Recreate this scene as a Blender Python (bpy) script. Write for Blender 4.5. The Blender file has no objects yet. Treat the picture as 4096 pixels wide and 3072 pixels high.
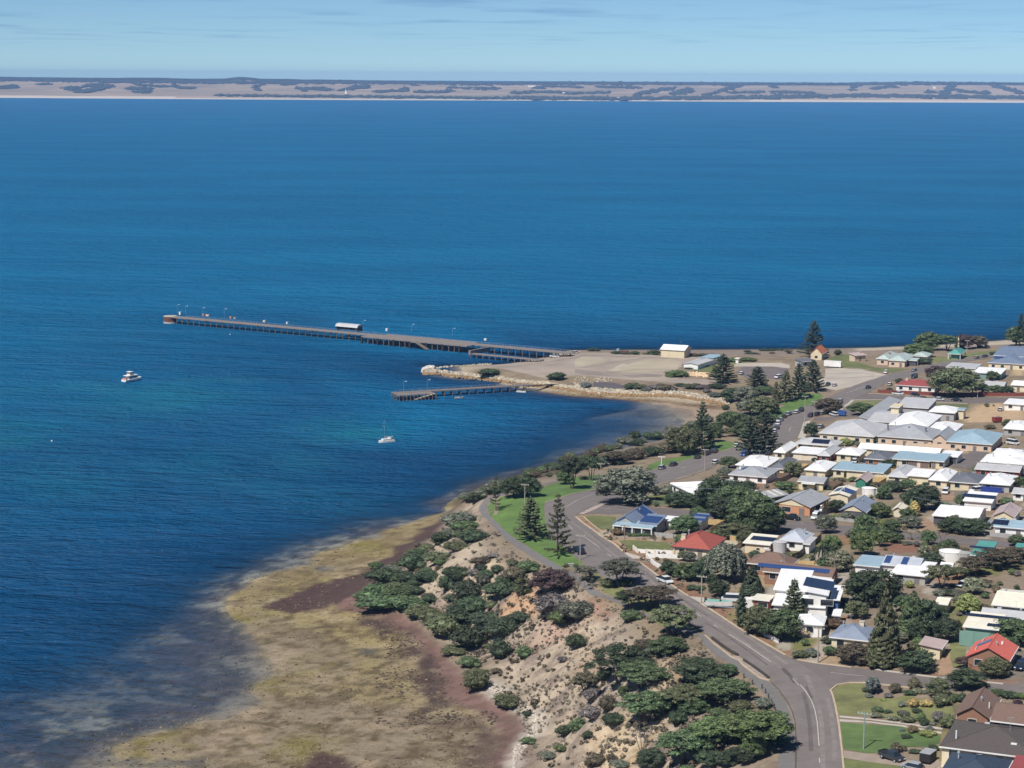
import bpy, bmesh, math, random
import numpy as np
from mathutils import Vector, Matrix
from mathutils.geometry import delaunay_2d_cdt
R = math.radians
random.seed(7)
rng = np.random.default_rng(7)
scene = bpy.context.scene
C = scene.collection
# ---------------------------------------------------------------- camera
H = 145.0            # camera height above the sea, metres
FPX = 2050.0         # focal length in pixels of a 1024 wide picture
Y0 = 76.0            # row of the true horizon
PITCH = math.atan((384 - Y0) / FPX)
ROLL = R(0.28)
_f = Vector((0, math.cos(PITCH), -math.sin(PITCH)))
_r0 = Vector((1, 0, 0)); _u0 = Vector((0, math.sin(PITCH), math.cos(PITCH)))
_r = _r0 * math.cos(ROLL) + _u0 * math.sin(ROLL)
_u = -_r0 * math.sin(ROLL) + _u0 * math.cos(ROLL)
cam_d = bpy.data.cameras.new('camera'); cam = bpy.data.objects.new('camera', cam_d); C.objects.link(cam)
M3 = Matrix((_r, _u, -_f)).transposed()
cam.matrix_world = Matrix.Translation((0, 0, H)) @ M3.to_4x4()
cam_d.sensor_width = 36; cam_d.lens = 36 * FPX / 1024
cam_d.clip_start = 1; cam_d.clip_end = 80000
scene.camera = cam
scene.render.resolution_x = 1024; scene.render.resolution_y = 768
# ---------------------------------------------------------------- world, sun, exposure
SUN_EL = R(52); SH_AZ = R(36)          # shadows fall 36 degrees right of straight away
w = bpy.data.worlds.new('World'); scene.world = w; w.use_nodes = True
nt = w.node_tree; nt.nodes.clear()
def N(nt, t, **k):
    n = nt.nodes.new(t)
    for a, b in k.items():
        if a.startswith('i_'): n.inputs[int(a[2:]) if a[2:].isdigit() else a[2:].replace('_', ' ')].default_value = b
        else: setattr(n, a, b)
    return n
def L(nt, a, b): nt.links.new(a, b)
sky = N(nt, 'ShaderNodeTexSky', sky_type='NISHITA', sun_disc=False, sun_elevation=SUN_EL,
        sun_rotation=math.pi + SH_AZ, altitude=145, air_density=.5, dust_density=0.0, ozone_density=5.0)
tc = N(nt, 'ShaderNodeTexCoord')
sep = N(nt, 'ShaderNodeSeparateXYZ'); L(nt, tc.outputs['Generated'], sep.inputs[0])
zc = N(nt, 'ShaderNodeMath', operation='MAXIMUM', i_1=0.006); L(nt, sep.outputs[2], zc.inputs[0])
dx = N(nt, 'ShaderNodeMath', operation='DIVIDE'); L(nt, sep.outputs[0], dx.inputs[0]); L(nt, zc.outputs[0], dx.inputs[1])
dy = N(nt, 'ShaderNodeMath', operation='DIVIDE'); L(nt, sep.outputs[1], dy.inputs[0]); L(nt, zc.outputs[0], dy.inputs[1])
dx2 = N(nt, 'ShaderNodeMath', operation='MULTIPLY', i_1=2.0); L(nt, dx.outputs[0], dx2.inputs[0])
cv = N(nt, 'ShaderNodeCombineXYZ'); L(nt, dx2.outputs[0], cv.inputs[0]); L(nt, dy.outputs[0], cv.inputs[1])
cn = N(nt, 'ShaderNodeTexNoise'); cn.inputs['Scale'].default_value = 0.24; cn.inputs['Detail'].default_value = 4; cn.inputs['Roughness'].default_value = .5
L(nt, cv.outputs[0], cn.inputs['Vector'])
cr = N(nt, 'ShaderNodeValToRGB'); cr.color_ramp.elements[0].position = .50; cr.color_ramp.elements[1].position = .72
cr.color_ramp.elements[0].color = (0, 0, 0, 1); cr.color_ramp.elements[1].color = (1, 1, 1, 1); L(nt, cn.outputs[0], cr.inputs[0])
cm = N(nt, 'ShaderNodeMath', operation='MULTIPLY', i_1=.75); L(nt, cr.outputs[0], cm.inputs[0])
cn2 = N(nt, 'ShaderNodeTexNoise'); cn2.inputs['Scale'].default_value = .05; cn2.inputs['Detail'].default_value = 1; L(nt, cv.outputs[0], cn2.inputs['Vector'])
cr2 = N(nt, 'ShaderNodeMapRange'); cr2.inputs[1].default_value = .36; cr2.inputs[2].default_value = .54; L(nt, cn2.outputs[0], cr2.inputs[0])
cf = N(nt, 'ShaderNodeMapRange'); cf.inputs[1].default_value = .010; cf.inputs[2].default_value = .022; L(nt, sep.outputs[2], cf.inputs[0])
c1_ = N(nt, 'ShaderNodeMath', operation='MULTIPLY'); L(nt, cm.outputs[0], c1_.inputs[0]); L(nt, cr2.outputs[0], c1_.inputs[1]); c2_ = N(nt, 'ShaderNodeMath', operation='MULTIPLY'); L(nt, c1_.outputs[0], c2_.inputs[0]); L(nt, cf.outputs[0], c2_.inputs[1]); cm = c2_
mix = N(nt, 'ShaderNodeMix', data_type='RGBA', blend_type='MIX'); L(nt, cm.outputs[0], mix.inputs[0])
hs = N(nt, 'ShaderNodeHueSaturation'); hs.inputs['Saturation'].default_value = 1.0
tint = N(nt, 'ShaderNodeMix', data_type='RGBA', blend_type='MULTIPLY'); tint.inputs[0].default_value = 1.0
tint.inputs[7].default_value = (.83, .97, 1.0, 1)
L(nt, sky.outputs[0], tint.inputs[6]); L(nt, tint.outputs[2], mix.inputs[6])
gr = N(nt, 'ShaderNodeMix', data_type='RGBA', blend_type='MULTIPLY'); gr.inputs[0].default_value = 1; gr.inputs[7].default_value = (.60, .68, .80, 1)
L(nt, tint.outputs[2], gr.inputs[6]); L(nt, gr.outputs[2], mix.inputs[7])
bg = N(nt, 'ShaderNodeBackground'); bg.inputs[1].default_value = 0.08; L(nt, mix.outputs[2], bg.inputs[0])
wo = N(nt, 'ShaderNodeOutputWorld'); L(nt, bg.outputs[0], wo.inputs[0])
sd = bpy.data.lights.new('sun', 'SUN'); sun = bpy.data.objects.new('sun', sd); C.objects.link(sun)
sd.energy = 4.9; sd.angle = R(.53); sd.color = (1, .955, .89)
_to = Vector((-math.sin(SH_AZ) * math.cos(SUN_EL), -math.cos(SH_AZ) * math.cos(SUN_EL), math.sin(SUN_EL)))
sun.rotation_euler = _to.to_track_quat('Z', 'Y').to_euler(); sun.location = (0, 0, 400)
vs = scene.view_settings; vs.view_transform = 'Standard'; vs.look = 'None'; vs.exposure = 0.1; vs.gamma = 1
vs.use_curve_mapping = False
# ---------------------------------------------------------------- pixels to places
CAMP = Vector((0, 0, H))
def ray(nx, ny):                        # native 4096 x 3072 pixel -> direction
    return _f + _r * ((nx / 4 - 512) / FPX) - _u * ((ny / 4 - 384) / FPX)
def at_z(nx, ny, z):
    d = ray(nx, ny); t = (z - H) / d.z
    return CAMP + d * t
def proj(X, Y, Z):                      # numpy arrays -> native px
    vx, vy, vz = X, Y, Z - H
    a = vx * _r.x + vy * _r.y + vz * _r.z; b = vx * _u.x + vy * _u.y + vz * _u.z; c = vx * _f.x + vy * _f.y + vz * _f.z
    return 4 * (512 + FPX * a / c), 4 * (384 - FPX * b / c)
def view(x0, y0, s):
    def g(*p):
        if len(p) == 2 and not hasattr(p[0], '__len__'): return (x0 + p[0] / s, y0 + p[1] / s)
        return [(x0 + q[0] / s, y0 + q[1] / s) for q in p]
    return g
F = view(0, 0, .54004); VA = view(2300, 1300, 3.16); VB = view(2900, 1250, 3.687); VC = view(3400, 1250, 3.178)
VD = view(2700, 1550, 3.16); VE = view(3200, 1550, 2.469); VG = view(2900, 1750, 3.687); VH = view(3400, 1750, 3.178)
VI = view(1800, 1750, 3.16); VJ = view(2300, 1850, 3.16); VK = view(2900, 2000, 3.687); VL = view(3400, 2050, 3.178)
VM = view(2500, 2250, 3.16); VN = view(3000, 2250, 3.687); VO = view(3500, 2300, 3.686); VP = view(3200, 2600, 2.469)
VQ = view(2300, 2550, 2.458); VR = view(1400, 2000, 2.011); VS = view(0, 2100, 1.58); VT = view(1000, 2300, 1.58)
VW = view(600, 1200, 2.458); VX = view(1400, 1240, 2.212)
# ---------------------------------------------------------------- terrain heights
ctl = [  # overview pixel x, y and height there
 # open water and bay floor
 (-150,640,-16),(0,800,-14),(400,690,-15),(800,720,-12),(0,1000,-8),(300,900,-9),(600,900,-8),(300,1100,-5.5),(600,1050,-5),(800,1000,-5),(-100,1250,-5),(0,1300,-4),
 (200,1270,-3.5),(400,1180,-3.8),(650,1120,-3),(800,1080,-3),(900,1040,-3.5),(1000,1000,-4),(1100,960,-4.5),(1000,900,-5),(1150,900,-3.6),
 (0,1420,-2.6),(150,1400,-2.2),(-100,1500,-1.6),(0,1510,-1.0),(120,1470,-1.1),(250,1380,-1.2),(380,1300,-1.3),(470,1240,-1.3),(560,1200,-1.2),(680,1160,-1.0),(800,1125,-.9),(900,1090,-.9),
 (960,1070,-1.2),(0,1600,-.5),(100,1560,-.55),(220,1500,-.6),(340,1420,-.55),(430,1350,-.45),(0,1700,-.3),(100,1655,-.28),(200,1620,-.2),(300,1560,-.28),(420,1500,-.3),(480,1440,-.28),(500,1390,-.22),(530,1420,-.12),
 # exposed reef
 (490,1305,.08),(515,1340,.06),(520,1280,.1),(560,1255,.1),(600,1235,.1),(700,1200,.12),(780,1170,.14),(860,1145,.2),(920,1120,.25),
 (560,1360,.06),(580,1420,.03),(560,1470,.0),(500,1530,-.03),(420,1565,-.02),(330,1590,.02),(260,1620,.02),(200,1670,.0),
 (620,1400,.12),(700,1380,.2),(720,1460,.18),(620,1500,.1),(640,1580,.12),(520,1600,.06),(420,1640,.06),(800,1440,.28),(800,1550,.26),(720,1640,.2),(900,1580,.34),(960,1640,.45),(600,1690,.1),(300,1700,.03),
 # spit and weed strip
 (600,1312,.35),(660,1290,.6),(720,1280,.8),(760,1310,1.0),(800,1240,1.2),(860,1195,1.2),(930,1140,1.2),(985,1100,1.0),(870,1352,1.1),(930,1430,1.1),(985,1500,1.2),(1080,1545,1.4),(1125,1600,1.5),(1105,1670,1.6),
 # cliff foot
 (778,1288,2.0),(885,1330,2.3),(972,1400,2.3),(1045,1500,2.3),(1120,1530,2.5),(1172,1590,2.8),(1140,1670,3),
 (905,1195,3.0),(960,1150,3.5),(1000,1108,4),
 # left face, ridge, right face
 (940,1170,8),(985,1128,10.5),(1010,1098,12),(1040,1160,15),(971,1206,12.5),(917,1268,6.5),(1010,1190,14.5),(1000,1240,13),(960,1300,6),(1060,1230,16),(1040,1330,7.5),(1100,1280,14.5),
 (1159,1262,18.5),(1132,1321,13),(1105,1397,6.5),(1212,1362,13.5),(1266,1310,19),(1266,1416,14.5),(1190,1450,8),(1308,1465,15.5),(1264,1509,10.5),(1200,1560,5),(1330,1540,14),(1297,1597,9.5),(1250,1650,6),
 (1400,1480,19),(1466,1443,20.5),(1429,1564,17),(1374,1641,13.5),(1480,1640,17),(1572,1641,19.5),(1600,1540,20.5),(1520,1500,20),(1380,1400,19.5),(1400,1690,14),(1250,1700,6.5),(1700,1720,21.5),
 # top: path, lawn, road
 (1050,1075,13.5),(1040,1110,15),(1085,1160,17),(1150,1205,18.5),(1230,1235,19.5),(1330,1290,20.3),(1450,1360,21),(1540,1440,21.3),(1640,1530,21.6),(1680,1640,21.8),
 (1745,1640,22),(1740,1500,22.3),(1650,1430,22.2),(1500,1320,21.6),(1350,1200,20.5),(1260,1130,18.8),(1230,1090,17.5),(1260,1060,15.5),(1330,1045,14),(1400,1030,12.5),(1480,1005,11),(1550,980,9.5),(1640,940,7.5),(1700,900,6),(1780,850,4.6),(1850,820,4.2),(1980,800,4.2),(2212,770,4.8),
 # behind the lawn down to the bay
 (1030,1062,9),(1060,1050,9),(1120,1040,9),(1180,1030,8.5),(1250,1020,8.5),(1330,1000,7.5),(1420,985,7.5),(1500,950,6.5),(1550,915,4.5),(1580,890,3.2),(1600,865,3.0),
 (1005,1060,.5),(1060,1040,.4),(1120,1025,.3),(1180,1010,.2),(1240,993,.3),(1300,978,.2),(1380,962,.2),(1450,945,.3),(1500,925,.4),(1540,900,.7),(1555,880,.8),
 (1000,1045,-1),(1090,1020,-1),(1160,1000,-.9),(1230,978,-.45),(1300,955,-.3),(1380,935,-.3),(1440,915,-.15),(1480,905,0.05),(1430,885,-.05),(1380,880,-.25),(1300,875,-.5),(1250,900,-.9),(1200,960,-1.5),(1330,920,-.4),(1270,940,-.55),
 # inland
 (2260,1480,27),(2000,1450,25),(2212,1560,26.5),(1950,1560,23.5),(1830,1480,22.8),(1850,1640,22.6),(2212,1690,26),(2212,1300,26),(2000,1300,25),(1800,1350,23.5),(1620,1280,22.2),(2230,1140,22),(1900,1120,20.5),(1700,1120,19.6),(1450,1100,19),(1600,1050,16.5),(1500,1150,20.3),
 (2230,1000,16.5),(1900,1020,15.5),(1750,1040,15.5),(2230,920,11.5),(1950,930,10),(1750,960,9.5),(2230,860,7.5),(2000,870,6.5),(1850,870,5.5),(1650,990,11.5),
 # flat point
 (918,800,1.6),(960,803,1.9),(1000,803,2.2),(1040,806,2.2),(1060,813,1.6),(1100,800,2.5),(1100,815,2.2),(1130,820,2.2),(1200,790,2.6),(1300,790,2.6),(1450,800,2.6),(1600,775,2.6),(1250,765,2.4),(1400,770,2.6),(1700,790,3.0),(1900,790,3.4),(1650,763,1.6),(1850,760,1.6),(2000,755,1.6),(2230,742,2),(1480,830,2.8),(1300,815,2.5),
 (1150,825,2.2),(1250,837,2.2),(1350,845,2.2),(1450,850,2.4),
 (930,806,.2),(1000,818,.1),(1080,826,.1),(1150,842,.1),(1250,855,.1),(1330,860,.15),(1430,868,.3),(1500,865,1.0),
 (905,793,-.5),(905,805,-3),(880,800,-3),(890,815,-3),(920,818,-3),(960,822,-2.6),(1040,832,-2.6),(1000,826,-2.5),(1080,834,-2.3),(1150,850,-2),(1240,866,-1.2),(1340,870,-.4),
 (1000,792,.3),(1090,788,.3),(1130,783,.3),(1190,770,.4),(1220,762,.4),(1000,788,-2.5),(1100,780,-2.5),(1180,766,-2.5),
 (1225,757,.3),(1300,757,.4),(1450,757,.4),(1650,756,.4),(1850,753,.4),(2000,747,.4),(2230,732,.4),(1225,751,-6),(1300,750,-7),(1650,749,-6),(1900,746,-5),(2230,722,-4),
 (1225,735,-14),(1225,720,-16),(1700,735,-13),(1700,720,-16),(2230,705,-12),(2230,690,-16),(1000,740,-10),(1500,690,-15),(2000,660,-15),(600,640,-16)]
_P = np.array([tuple(at_z(*F(a, b), z)) for a, b, z in ctl])
CK = 5.0
def _phi(dx, dy): return np.sqrt(dx * dx + dy * dy + CK * CK)
_n = len(_P)
_A = np.zeros((_n + 3, _n + 3))
_A[:_n, :_n] = _phi(_P[:, None, 0] - _P[None, :, 0], _P[:, None, 1] - _P[None, :, 1]) - np.eye(_n) * .6
_A[:_n, _n] = 1; _A[:_n, _n + 1] = _P[:, 0] / 500; _A[:_n, _n + 2] = _P[:, 1] / 500; _A[_n:, :_n] = _A[:_n, _n:].T
_W = np.linalg.solve(_A, np.concatenate([_P[:, 2], np.zeros(3)]))
def z_raw(x, y):
    x = np.asarray(x, float).ravel(); y = np.asarray(y, float).ravel(); out = np.empty_like(x)
    for i in range(0, len(x), 8000):
        a, b = x[i:i + 8000], y[i:i + 8000]
        out[i:i + 8000] = _phi(a[:, None] - _P[None, :, 0], b[:, None] - _P[None, :, 1]) @ _W[:_n] + _W[_n] + _W[_n + 1] * a / 500 + _W[_n + 2] * b / 500
    return out
def hash2(ix, iy, s):
    h = (ix.astype(np.int64) * 374761393 + iy.astype(np.int64) * 668265263 + s * 974634541) & 0xffffffff
    h = ((h ^ (h >> 13)) * 1274126177) & 0xffffffff
    return ((h ^ (h >> 16)) & 0xffff) / 65535.0
def vnoise(x, y, s=0):
    ix = np.floor(x); iy = np.floor(y); fx = x - ix; fy = y - iy
    fx = fx * fx * (3 - 2 * fx); fy = fy * fy * (3 - 2 * fy)
    a = hash2(ix, iy, s); b = hash2(ix + 1, iy, s); c = hash2(ix, iy + 1, s); d = hash2(ix + 1, iy + 1, s)
    return (a * (1 - fx) + b * fx) * (1 - fy) + (c * (1 - fx) + d * fx) * fy
def fbm(x, y, sc, o=4, s=0):
    t = 0; a = .5; n = 0
    for k in range(o):
        t = t + a * vnoise(x / sc, y / sc, s + k); n += a; sc *= .5; a *= .55
    return t / n
def poly_sd(px, py, poly):              # signed distance, positive inside
    P = np.array(poly); n = len(P); best = np.full(px.shape, 1e18); ins = np.zeros(px.shape, bool)
    for k in range(n):
        a = P[k]; b = P[(k + 1) % n]; e = b - a; wx = px - a[0]; wy = py - a[1]
        t = np.clip((wx * e[0] + wy * e[1]) / max(e @ e, 1e-9), 0, 1)
        best = np.minimum(best, (wx - e[0] * t) ** 2 + (wy - e[1] * t) ** 2)
        c = ((a[1] > py) != (b[1] > py)); den = (b[1] - a[1]) if b[1] != a[1] else 1e-9
        ins ^= c & (px < a[0] + (py - a[1]) / den * e[0])
    d = np.sqrt(best); return np.where(ins, d, -d)
GD0, GD1, GR = 330.0, 1900.0, 1.0031
GT0, GT1, GT = -.36, .36, .0025
_nr = int(math.log(GD1 / GD0) / math.log(GR)) + 1; _nc = int((GT1 - GT0) / GT) + 1
_d = GD0 * GR ** np.arange(_nr); _t = GT0 + GT * np.arange(_nc)
GX = _d[:, None] * _t[None, :]; GY = np.repeat(_d[:, None], _nc, 1)
GZ = z_raw(GX, GY).reshape(GX.shape)
# roughen the slope of the bluff with gullies and hummocks
_gy, _gx = np.gradient(GZ); _sl = np.hypot(_gy / (GY * (GR - 1)), _gx / (GY * GT))
_rough = np.clip((_sl - .22) * 3, 0, 1) * np.clip((GZ - 1.5) / 3, 0, 1)
GZ = GZ + _rough * ((fbm(GX, GY, 9, 4, 3) - .5) * 2.6)
_s = .2 * GX - .98 * GY; _q = .98 * GX + .2 * GY; _wv = fbm(GX, GY, 20, 3, 51) * 10
_rd = 1 - np.abs(2 * fbm(_s + _wv, _q * .22, 11, 3, 52) - 1); GZ = GZ - _rough * np.clip((_rd - .55) * 2.6, 0, 1) ** 1.5 * 1.9
_reef = np.clip(1 - np.abs(GZ) / .9, 0, 1)
GZ = GZ + _reef * (fbm(GX, GY, 14, 5, 9) - .5) * .32
def carve(pts, slope, base=.05, wob=0.0):   # water where the photograph shows water
    global GZ
    P_ = [tuple(at_z(*p, 0))[:2] for p in pts]; sd = poly_sd(GX, GY, P_) + (fbm(GX, GY, 12, 4, 41) - .5) * wob
    GZ = np.where(sd > 0, np.minimum(GZ, -base - slope * sd), GZ)
carve(F((500,760),(900,791),(906,798),(912,804),(945,810),(1000,819),(1080,827),(1150,843),(1250,856),(1330,861),(1380,866),(1400,880),(1300,900),(1200,960),(1000,1000),(600,1000)), .22)
carve(F((905,789),(1000,789),(1090,785),(1130,780),(1190,767),(1222,760),(1226,756),(1226,690),(500,600),(500,760),(890,792)), .25)
carve(F((1380,866),(1432,876),(1440,892),(1476,908),(1486,922),(1455,944),(1400,958),(1300,980),(1225,1001),(1160,1022),(1088,1039),(1054,1048),(1020,1068),(990,1084),(950,1098),(880,1118),(800,1000),(1100,900),(1300,880)), .045, .16, 6)
def Zt(x, y):
    x = np.asarray(x, float); y = np.asarray(y, float)
    i = np.clip(np.log(np.maximum(y, 1) / GD0) / math.log(GR), 0, _nr - 1.001); j = np.clip((x / y - GT0) / GT, 0, _nc - 1.001)
    i0 = i.astype(int); j0 = j.astype(int); a = i - i0; b = j - j0
    return GZ[i0, j0] * (1 - a) * (1 - b) + GZ[i0 + 1, j0] * a * (1 - b) + GZ[i0, j0 + 1] * (1 - a) * b + GZ[i0 + 1, j0 + 1] * a * b
def z1(x, y): return float(Zt(np.array([x]), np.array([y]))[0])
def hit(nx, ny, up=0.0):               # where the ray meets the ground (raised by up)
    d = ray(nx, ny); ts = np.linspace(GD0 + 5, GD1 - 5, 1600) / d.y
    zz = H + d.z * ts - up; g = np.maximum(Zt(d.x * ts, d.y * ts), -.0)
    k = np.argmax(zz < g)
    if zz[k] >= g[k]: k = len(ts) - 1
    a = zz[k - 1] - g[k - 1]; b = zz[k] - g[k]; t = ts[k - 1] + (ts[k] - ts[k - 1]) * (a / (a - b) if a != b else 0)
    p = CAMP + d * float(t); return Vector((p.x, p.y, p.z - up))
# ---------------------------------------------------------------- materials
def lin(c): return tuple(((v / 255) / 12.92 if v <= 10 else (((v / 255) + .055) / 1.055) ** 2.4) for v in c)
def K(r, g, b, k=.8): return tuple(min(.85, v * k) for v in lin((r, g, b)))
MATS = {}
def mat(name, col, rough=.8, var=.12, vscale=1.5, bump=0., bscale=8., metal=0., spec=.5, coords='Object', wave=None):
    if name in MATS: return MATS[name]
    m = bpy.data.materials.new(name); m.use_nodes = True; t = m.node_tree; b = t.nodes['Principled BSDF']
    b.inputs['Roughness'].default_value = rough; b.inputs['Metallic'].default_value = metal; b.inputs['Specular IOR Level'].default_value = spec
    tcn = N(t, 'ShaderNodeTexCoord'); src = tcn.outputs['Object']
    if coords == 'World':
        g = N(t, 'ShaderNodeNewGeometry'); src = g.outputs['Position']
    n = N(t, 'ShaderNodeTexNoise'); n.inputs['Scale'].default_value = vscale; n.inputs['Detail'].default_value = 5; n.inputs['Roughness'].default_value = .65
    L(t, src, n.inputs['Vector'])
    mr = N(t, 'ShaderNodeMapRange'); mr.inputs[1].default_value = .3; mr.inputs[2].default_value = .7; mr.inputs[3].default_value = 1 - var; mr.inputs[4].default_value = 1 + var
    L(t, n.outputs[0], mr.inputs[0])
    mx = N(t, 'ShaderNodeVectorMath', operation='SCALE'); mx.inputs[0].default_value = col[:3]; L(t, mr.outputs[0], mx.inputs['Scale'])
    out = mx.outputs[0]
    if wave:                            # corrugated sheet: narrow ribs along local axis
        wv = N(t, 'ShaderNodeTexWave', bands_direction=wave[0]); wv.inputs['Scale'].default_value = wave[1]
        L(t, tcn.outputs['Object'], wv.inputs['Vector'])
        bp = N(t, 'ShaderNodeBump'); bp.inputs['Strength'].default_value = wave[2]; bp.inputs['Distance'].default_value = .05
        L(t, wv.outputs[0], bp.inputs['Height']); L(t, bp.outputs[0], b.inputs['Normal'])
    elif bump:
        n2 = N(t, 'ShaderNodeTexNoise'); n2.inputs['Scale'].default_value = bscale; n2.inputs['Detail'].default_value = 4; L(t, src, n2.inputs['Vector'])
        bp = N(t, 'ShaderNodeBump'); bp.inputs['Strength'].default_value = bump; bp.inputs['Distance'].default_value = .3
        L(t, n2.outputs[0], bp.inputs['Height']); L(t, bp.outputs[0], b.inputs['Normal'])
    L(t, out, b.inputs['Base Color'])
    MATS[name] = m; return m
def newobj(name, verts, faces, m=None, parent=None, kind=None, smooth=False):
    me = bpy.data.meshes.new(name); me.from_pydata([tuple(v) for v in verts], [], faces); me.update()
    if smooth: me.polygons.foreach_set('use_smooth', [True] * len(me.polygons))
    o = bpy.data.objects.new(name, me); C.objects.link(o)
    if m: me.materials.append(m)
    if parent: o.parent = parent
    if kind: o['kind'] = kind
    return o
def grid_mesh(name, X, Y, Z, m, smooth=True, flip=False):
    r, c = X.shape
    v = np.stack([X, Y, Z], -1).reshape(-1, 3)
    i = np.arange((r - 1) * (c - 1)); a = (i // (c - 1)) * c + i % (c - 1)
    f = np.stack([a, a + 1, a + c + 1, a + c], -1)
    me = bpy.data.meshes.new(name); me.vertices.add(len(v)); me.vertices.foreach_set('co', v.ravel())
    me.loops.add(len(f) * 4); me.loops.foreach_set('vertex_index', f.ravel().astype(np.int32))
    me.polygons.add(len(f)); me.polygons.foreach_set('loop_start', np.arange(0, len(f) * 4, 4, dtype=np.int32))
    me.polygons.foreach_set('loop_total', np.full(len(f), 4, np.int32)); me.update(calc_edges=True)
    me.polygons.foreach_set('use_smooth', np.full(len(f), smooth))
    o = bpy.data.objects.new(name, me); C.objects.link(o); me.materials.append(m); return o
def vattr(o, name, arr, typ='FLOAT'):
    a = o.data.attributes.new(name, typ, 'POINT')
    if typ == 'FLOAT': a.data.foreach_set('value', np.asarray(arr, np.float32).ravel())
    else:
        q = np.ones((len(arr), 4), np.float32); q[:, :3] = arr; a.data.foreach_set('color', q.ravel())
# ================================================================ the ground
def wp(pts): return [tuple(hit(*p))[:2] for p in pts]
def sstep(d, w): t = np.clip(d / w * .5 + .5, 0, 1); return (t * t * (3 - 2 * t))
gx, gy, gz = GX.ravel(), GY.ravel(), GZ.ravel()
col = np.tile(np.array(K(156, 140, 122)), (len(gx), 1))
n1 = fbm(gx, gy, 40, 5, 1); n2 = fbm(gx, gy, 12, 5, 2); n3 = fbm(gx, gy, 5, 4, 5); n4 = fbm(gx, gy, 70, 5, 6); n5 = fbm(gx, gy, 3, 3, 8)
def blend(mask, c):
    global col
    col = col * (1 - mask[:, None]) + np.array(c) * mask[:, None]
def zone(pts, c, feather=2.0, wob=3.0, nz=None, k=1.0):
    d = poly_sd(gx, gy, wp(pts)); nn = (n3 if nz is None else nz) - .5
    blend(np.clip(sstep(d + nn * wob * 2, feather) * k, 0, 1), c)
blend(sstep(n2 - .55, .12) * .6, K(158, 142, 112)); blend(sstep(n3 - .56, .1) * .5, K(124, 108, 92))
# the reef flat and bay floor
low = sstep(1.0 - gz, .8)
blend(low, K(180, 163, 130))
blend(low * sstep(n1 - .50, .10) * .7, K(164, 149, 104)); blend(low * sstep(n2 - .54, .10) * .6, K(158, 144, 96))
blend(low * sstep(n4 - .54, .07) * .6, K(142, 128, 118)); blend(low * sstep(n3 - .58, .06) * .65, K(120, 104, 84)); blend(low * sstep(n5 - .62, .06) * .7, K(92, 82, 68))
blend(low * sstep(.40 - n2, .08) * .6, K(180, 162, 136))
zone(F((500,1295),(560,1250),(700,1190),(830,1150),(940,1105),(985,1090),(960,1130),(860,1185),(740,1230),(640,1270),(560,1310),(540,1350)), K(146,131,94), 5, 4, k=.6)
blend(low * sstep(n5 - .56, .08) * .45, K(112, 98, 70))
for c_, r_ in (((690,1440),7),((780,1180),7),((520,1330),7),((330,1610),8),((650,1620),8),((560,1480),6)):
    p_ = hit(*F(*c_)); blend(np.exp(-((gx - p_.x) ** 2 + (gy - p_.y) ** 2 * .5) / r_ ** 2) * sstep(n3 - .45, .2) * .7, K(140, 132, 66))
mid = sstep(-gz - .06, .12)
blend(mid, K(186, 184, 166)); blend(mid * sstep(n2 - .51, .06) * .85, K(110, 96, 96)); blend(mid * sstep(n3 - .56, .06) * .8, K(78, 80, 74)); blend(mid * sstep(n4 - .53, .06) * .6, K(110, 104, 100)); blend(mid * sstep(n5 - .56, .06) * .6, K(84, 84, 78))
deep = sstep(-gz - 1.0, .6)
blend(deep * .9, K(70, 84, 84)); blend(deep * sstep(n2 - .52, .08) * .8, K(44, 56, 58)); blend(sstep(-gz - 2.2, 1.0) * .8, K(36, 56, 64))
# dark sea-grass wrack: the spit and the strip under the bluff
zone(F((565,1312),(620,1285),(690,1262),(745,1248),(795,1232),(850,1188),(920,1140),(985,1095),(1010,1095),(960,1150),(880,1208),(800,1262),(770,1285),(740,1300),(640,1326)), K(92, 74, 70), 1.6, 3.5)
zone(F((740,1300),(775,1283),(880,1332),(965,1400),(985,1440),(1045,1510),(1125,1540),(1155,1590),(1130,1690),(1040,1690),(1085,1600),(1060,1550),(990,1525),(955,1500),(930,1430),(880,1370),(800,1330),(730,1318)), K(138, 110, 102), 1.2, 2.5)
blend(sstep(poly_sd(gx, gy, wp(F((740,1300),(775,1283),(880,1332),(965,1400),(985,1440),(1045,1510),(1125,1540),(1155,1590),(1130,1690),(1040,1690),(1085,1600),(1060,1550),(990,1525),(955,1500),(930,1430),(880,1370),(800,1330),(730,1318)))), 1.5) * sstep(n5 - .5, .1) * .6, K(112, 92, 80))
zone(F((800,1330),(870,1362),(930,1430),(955,1500),(990,1530),(930,1535),(905,1480),(900,1430),(860,1380),(790,1345)), K(92, 76, 72), 2.5, 5)
zone(F((1000,1540),(1060,1560),(1085,1600),(1040,1690),(960,1690),(1020,1640),(1030,1580),(960,1560)), K(100, 82, 76), 3, 5, k=.8)
zone(F((620,1700),(680,1625),(750,1640),(800,1700)), K(92, 74, 68), 2, 3)
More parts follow.
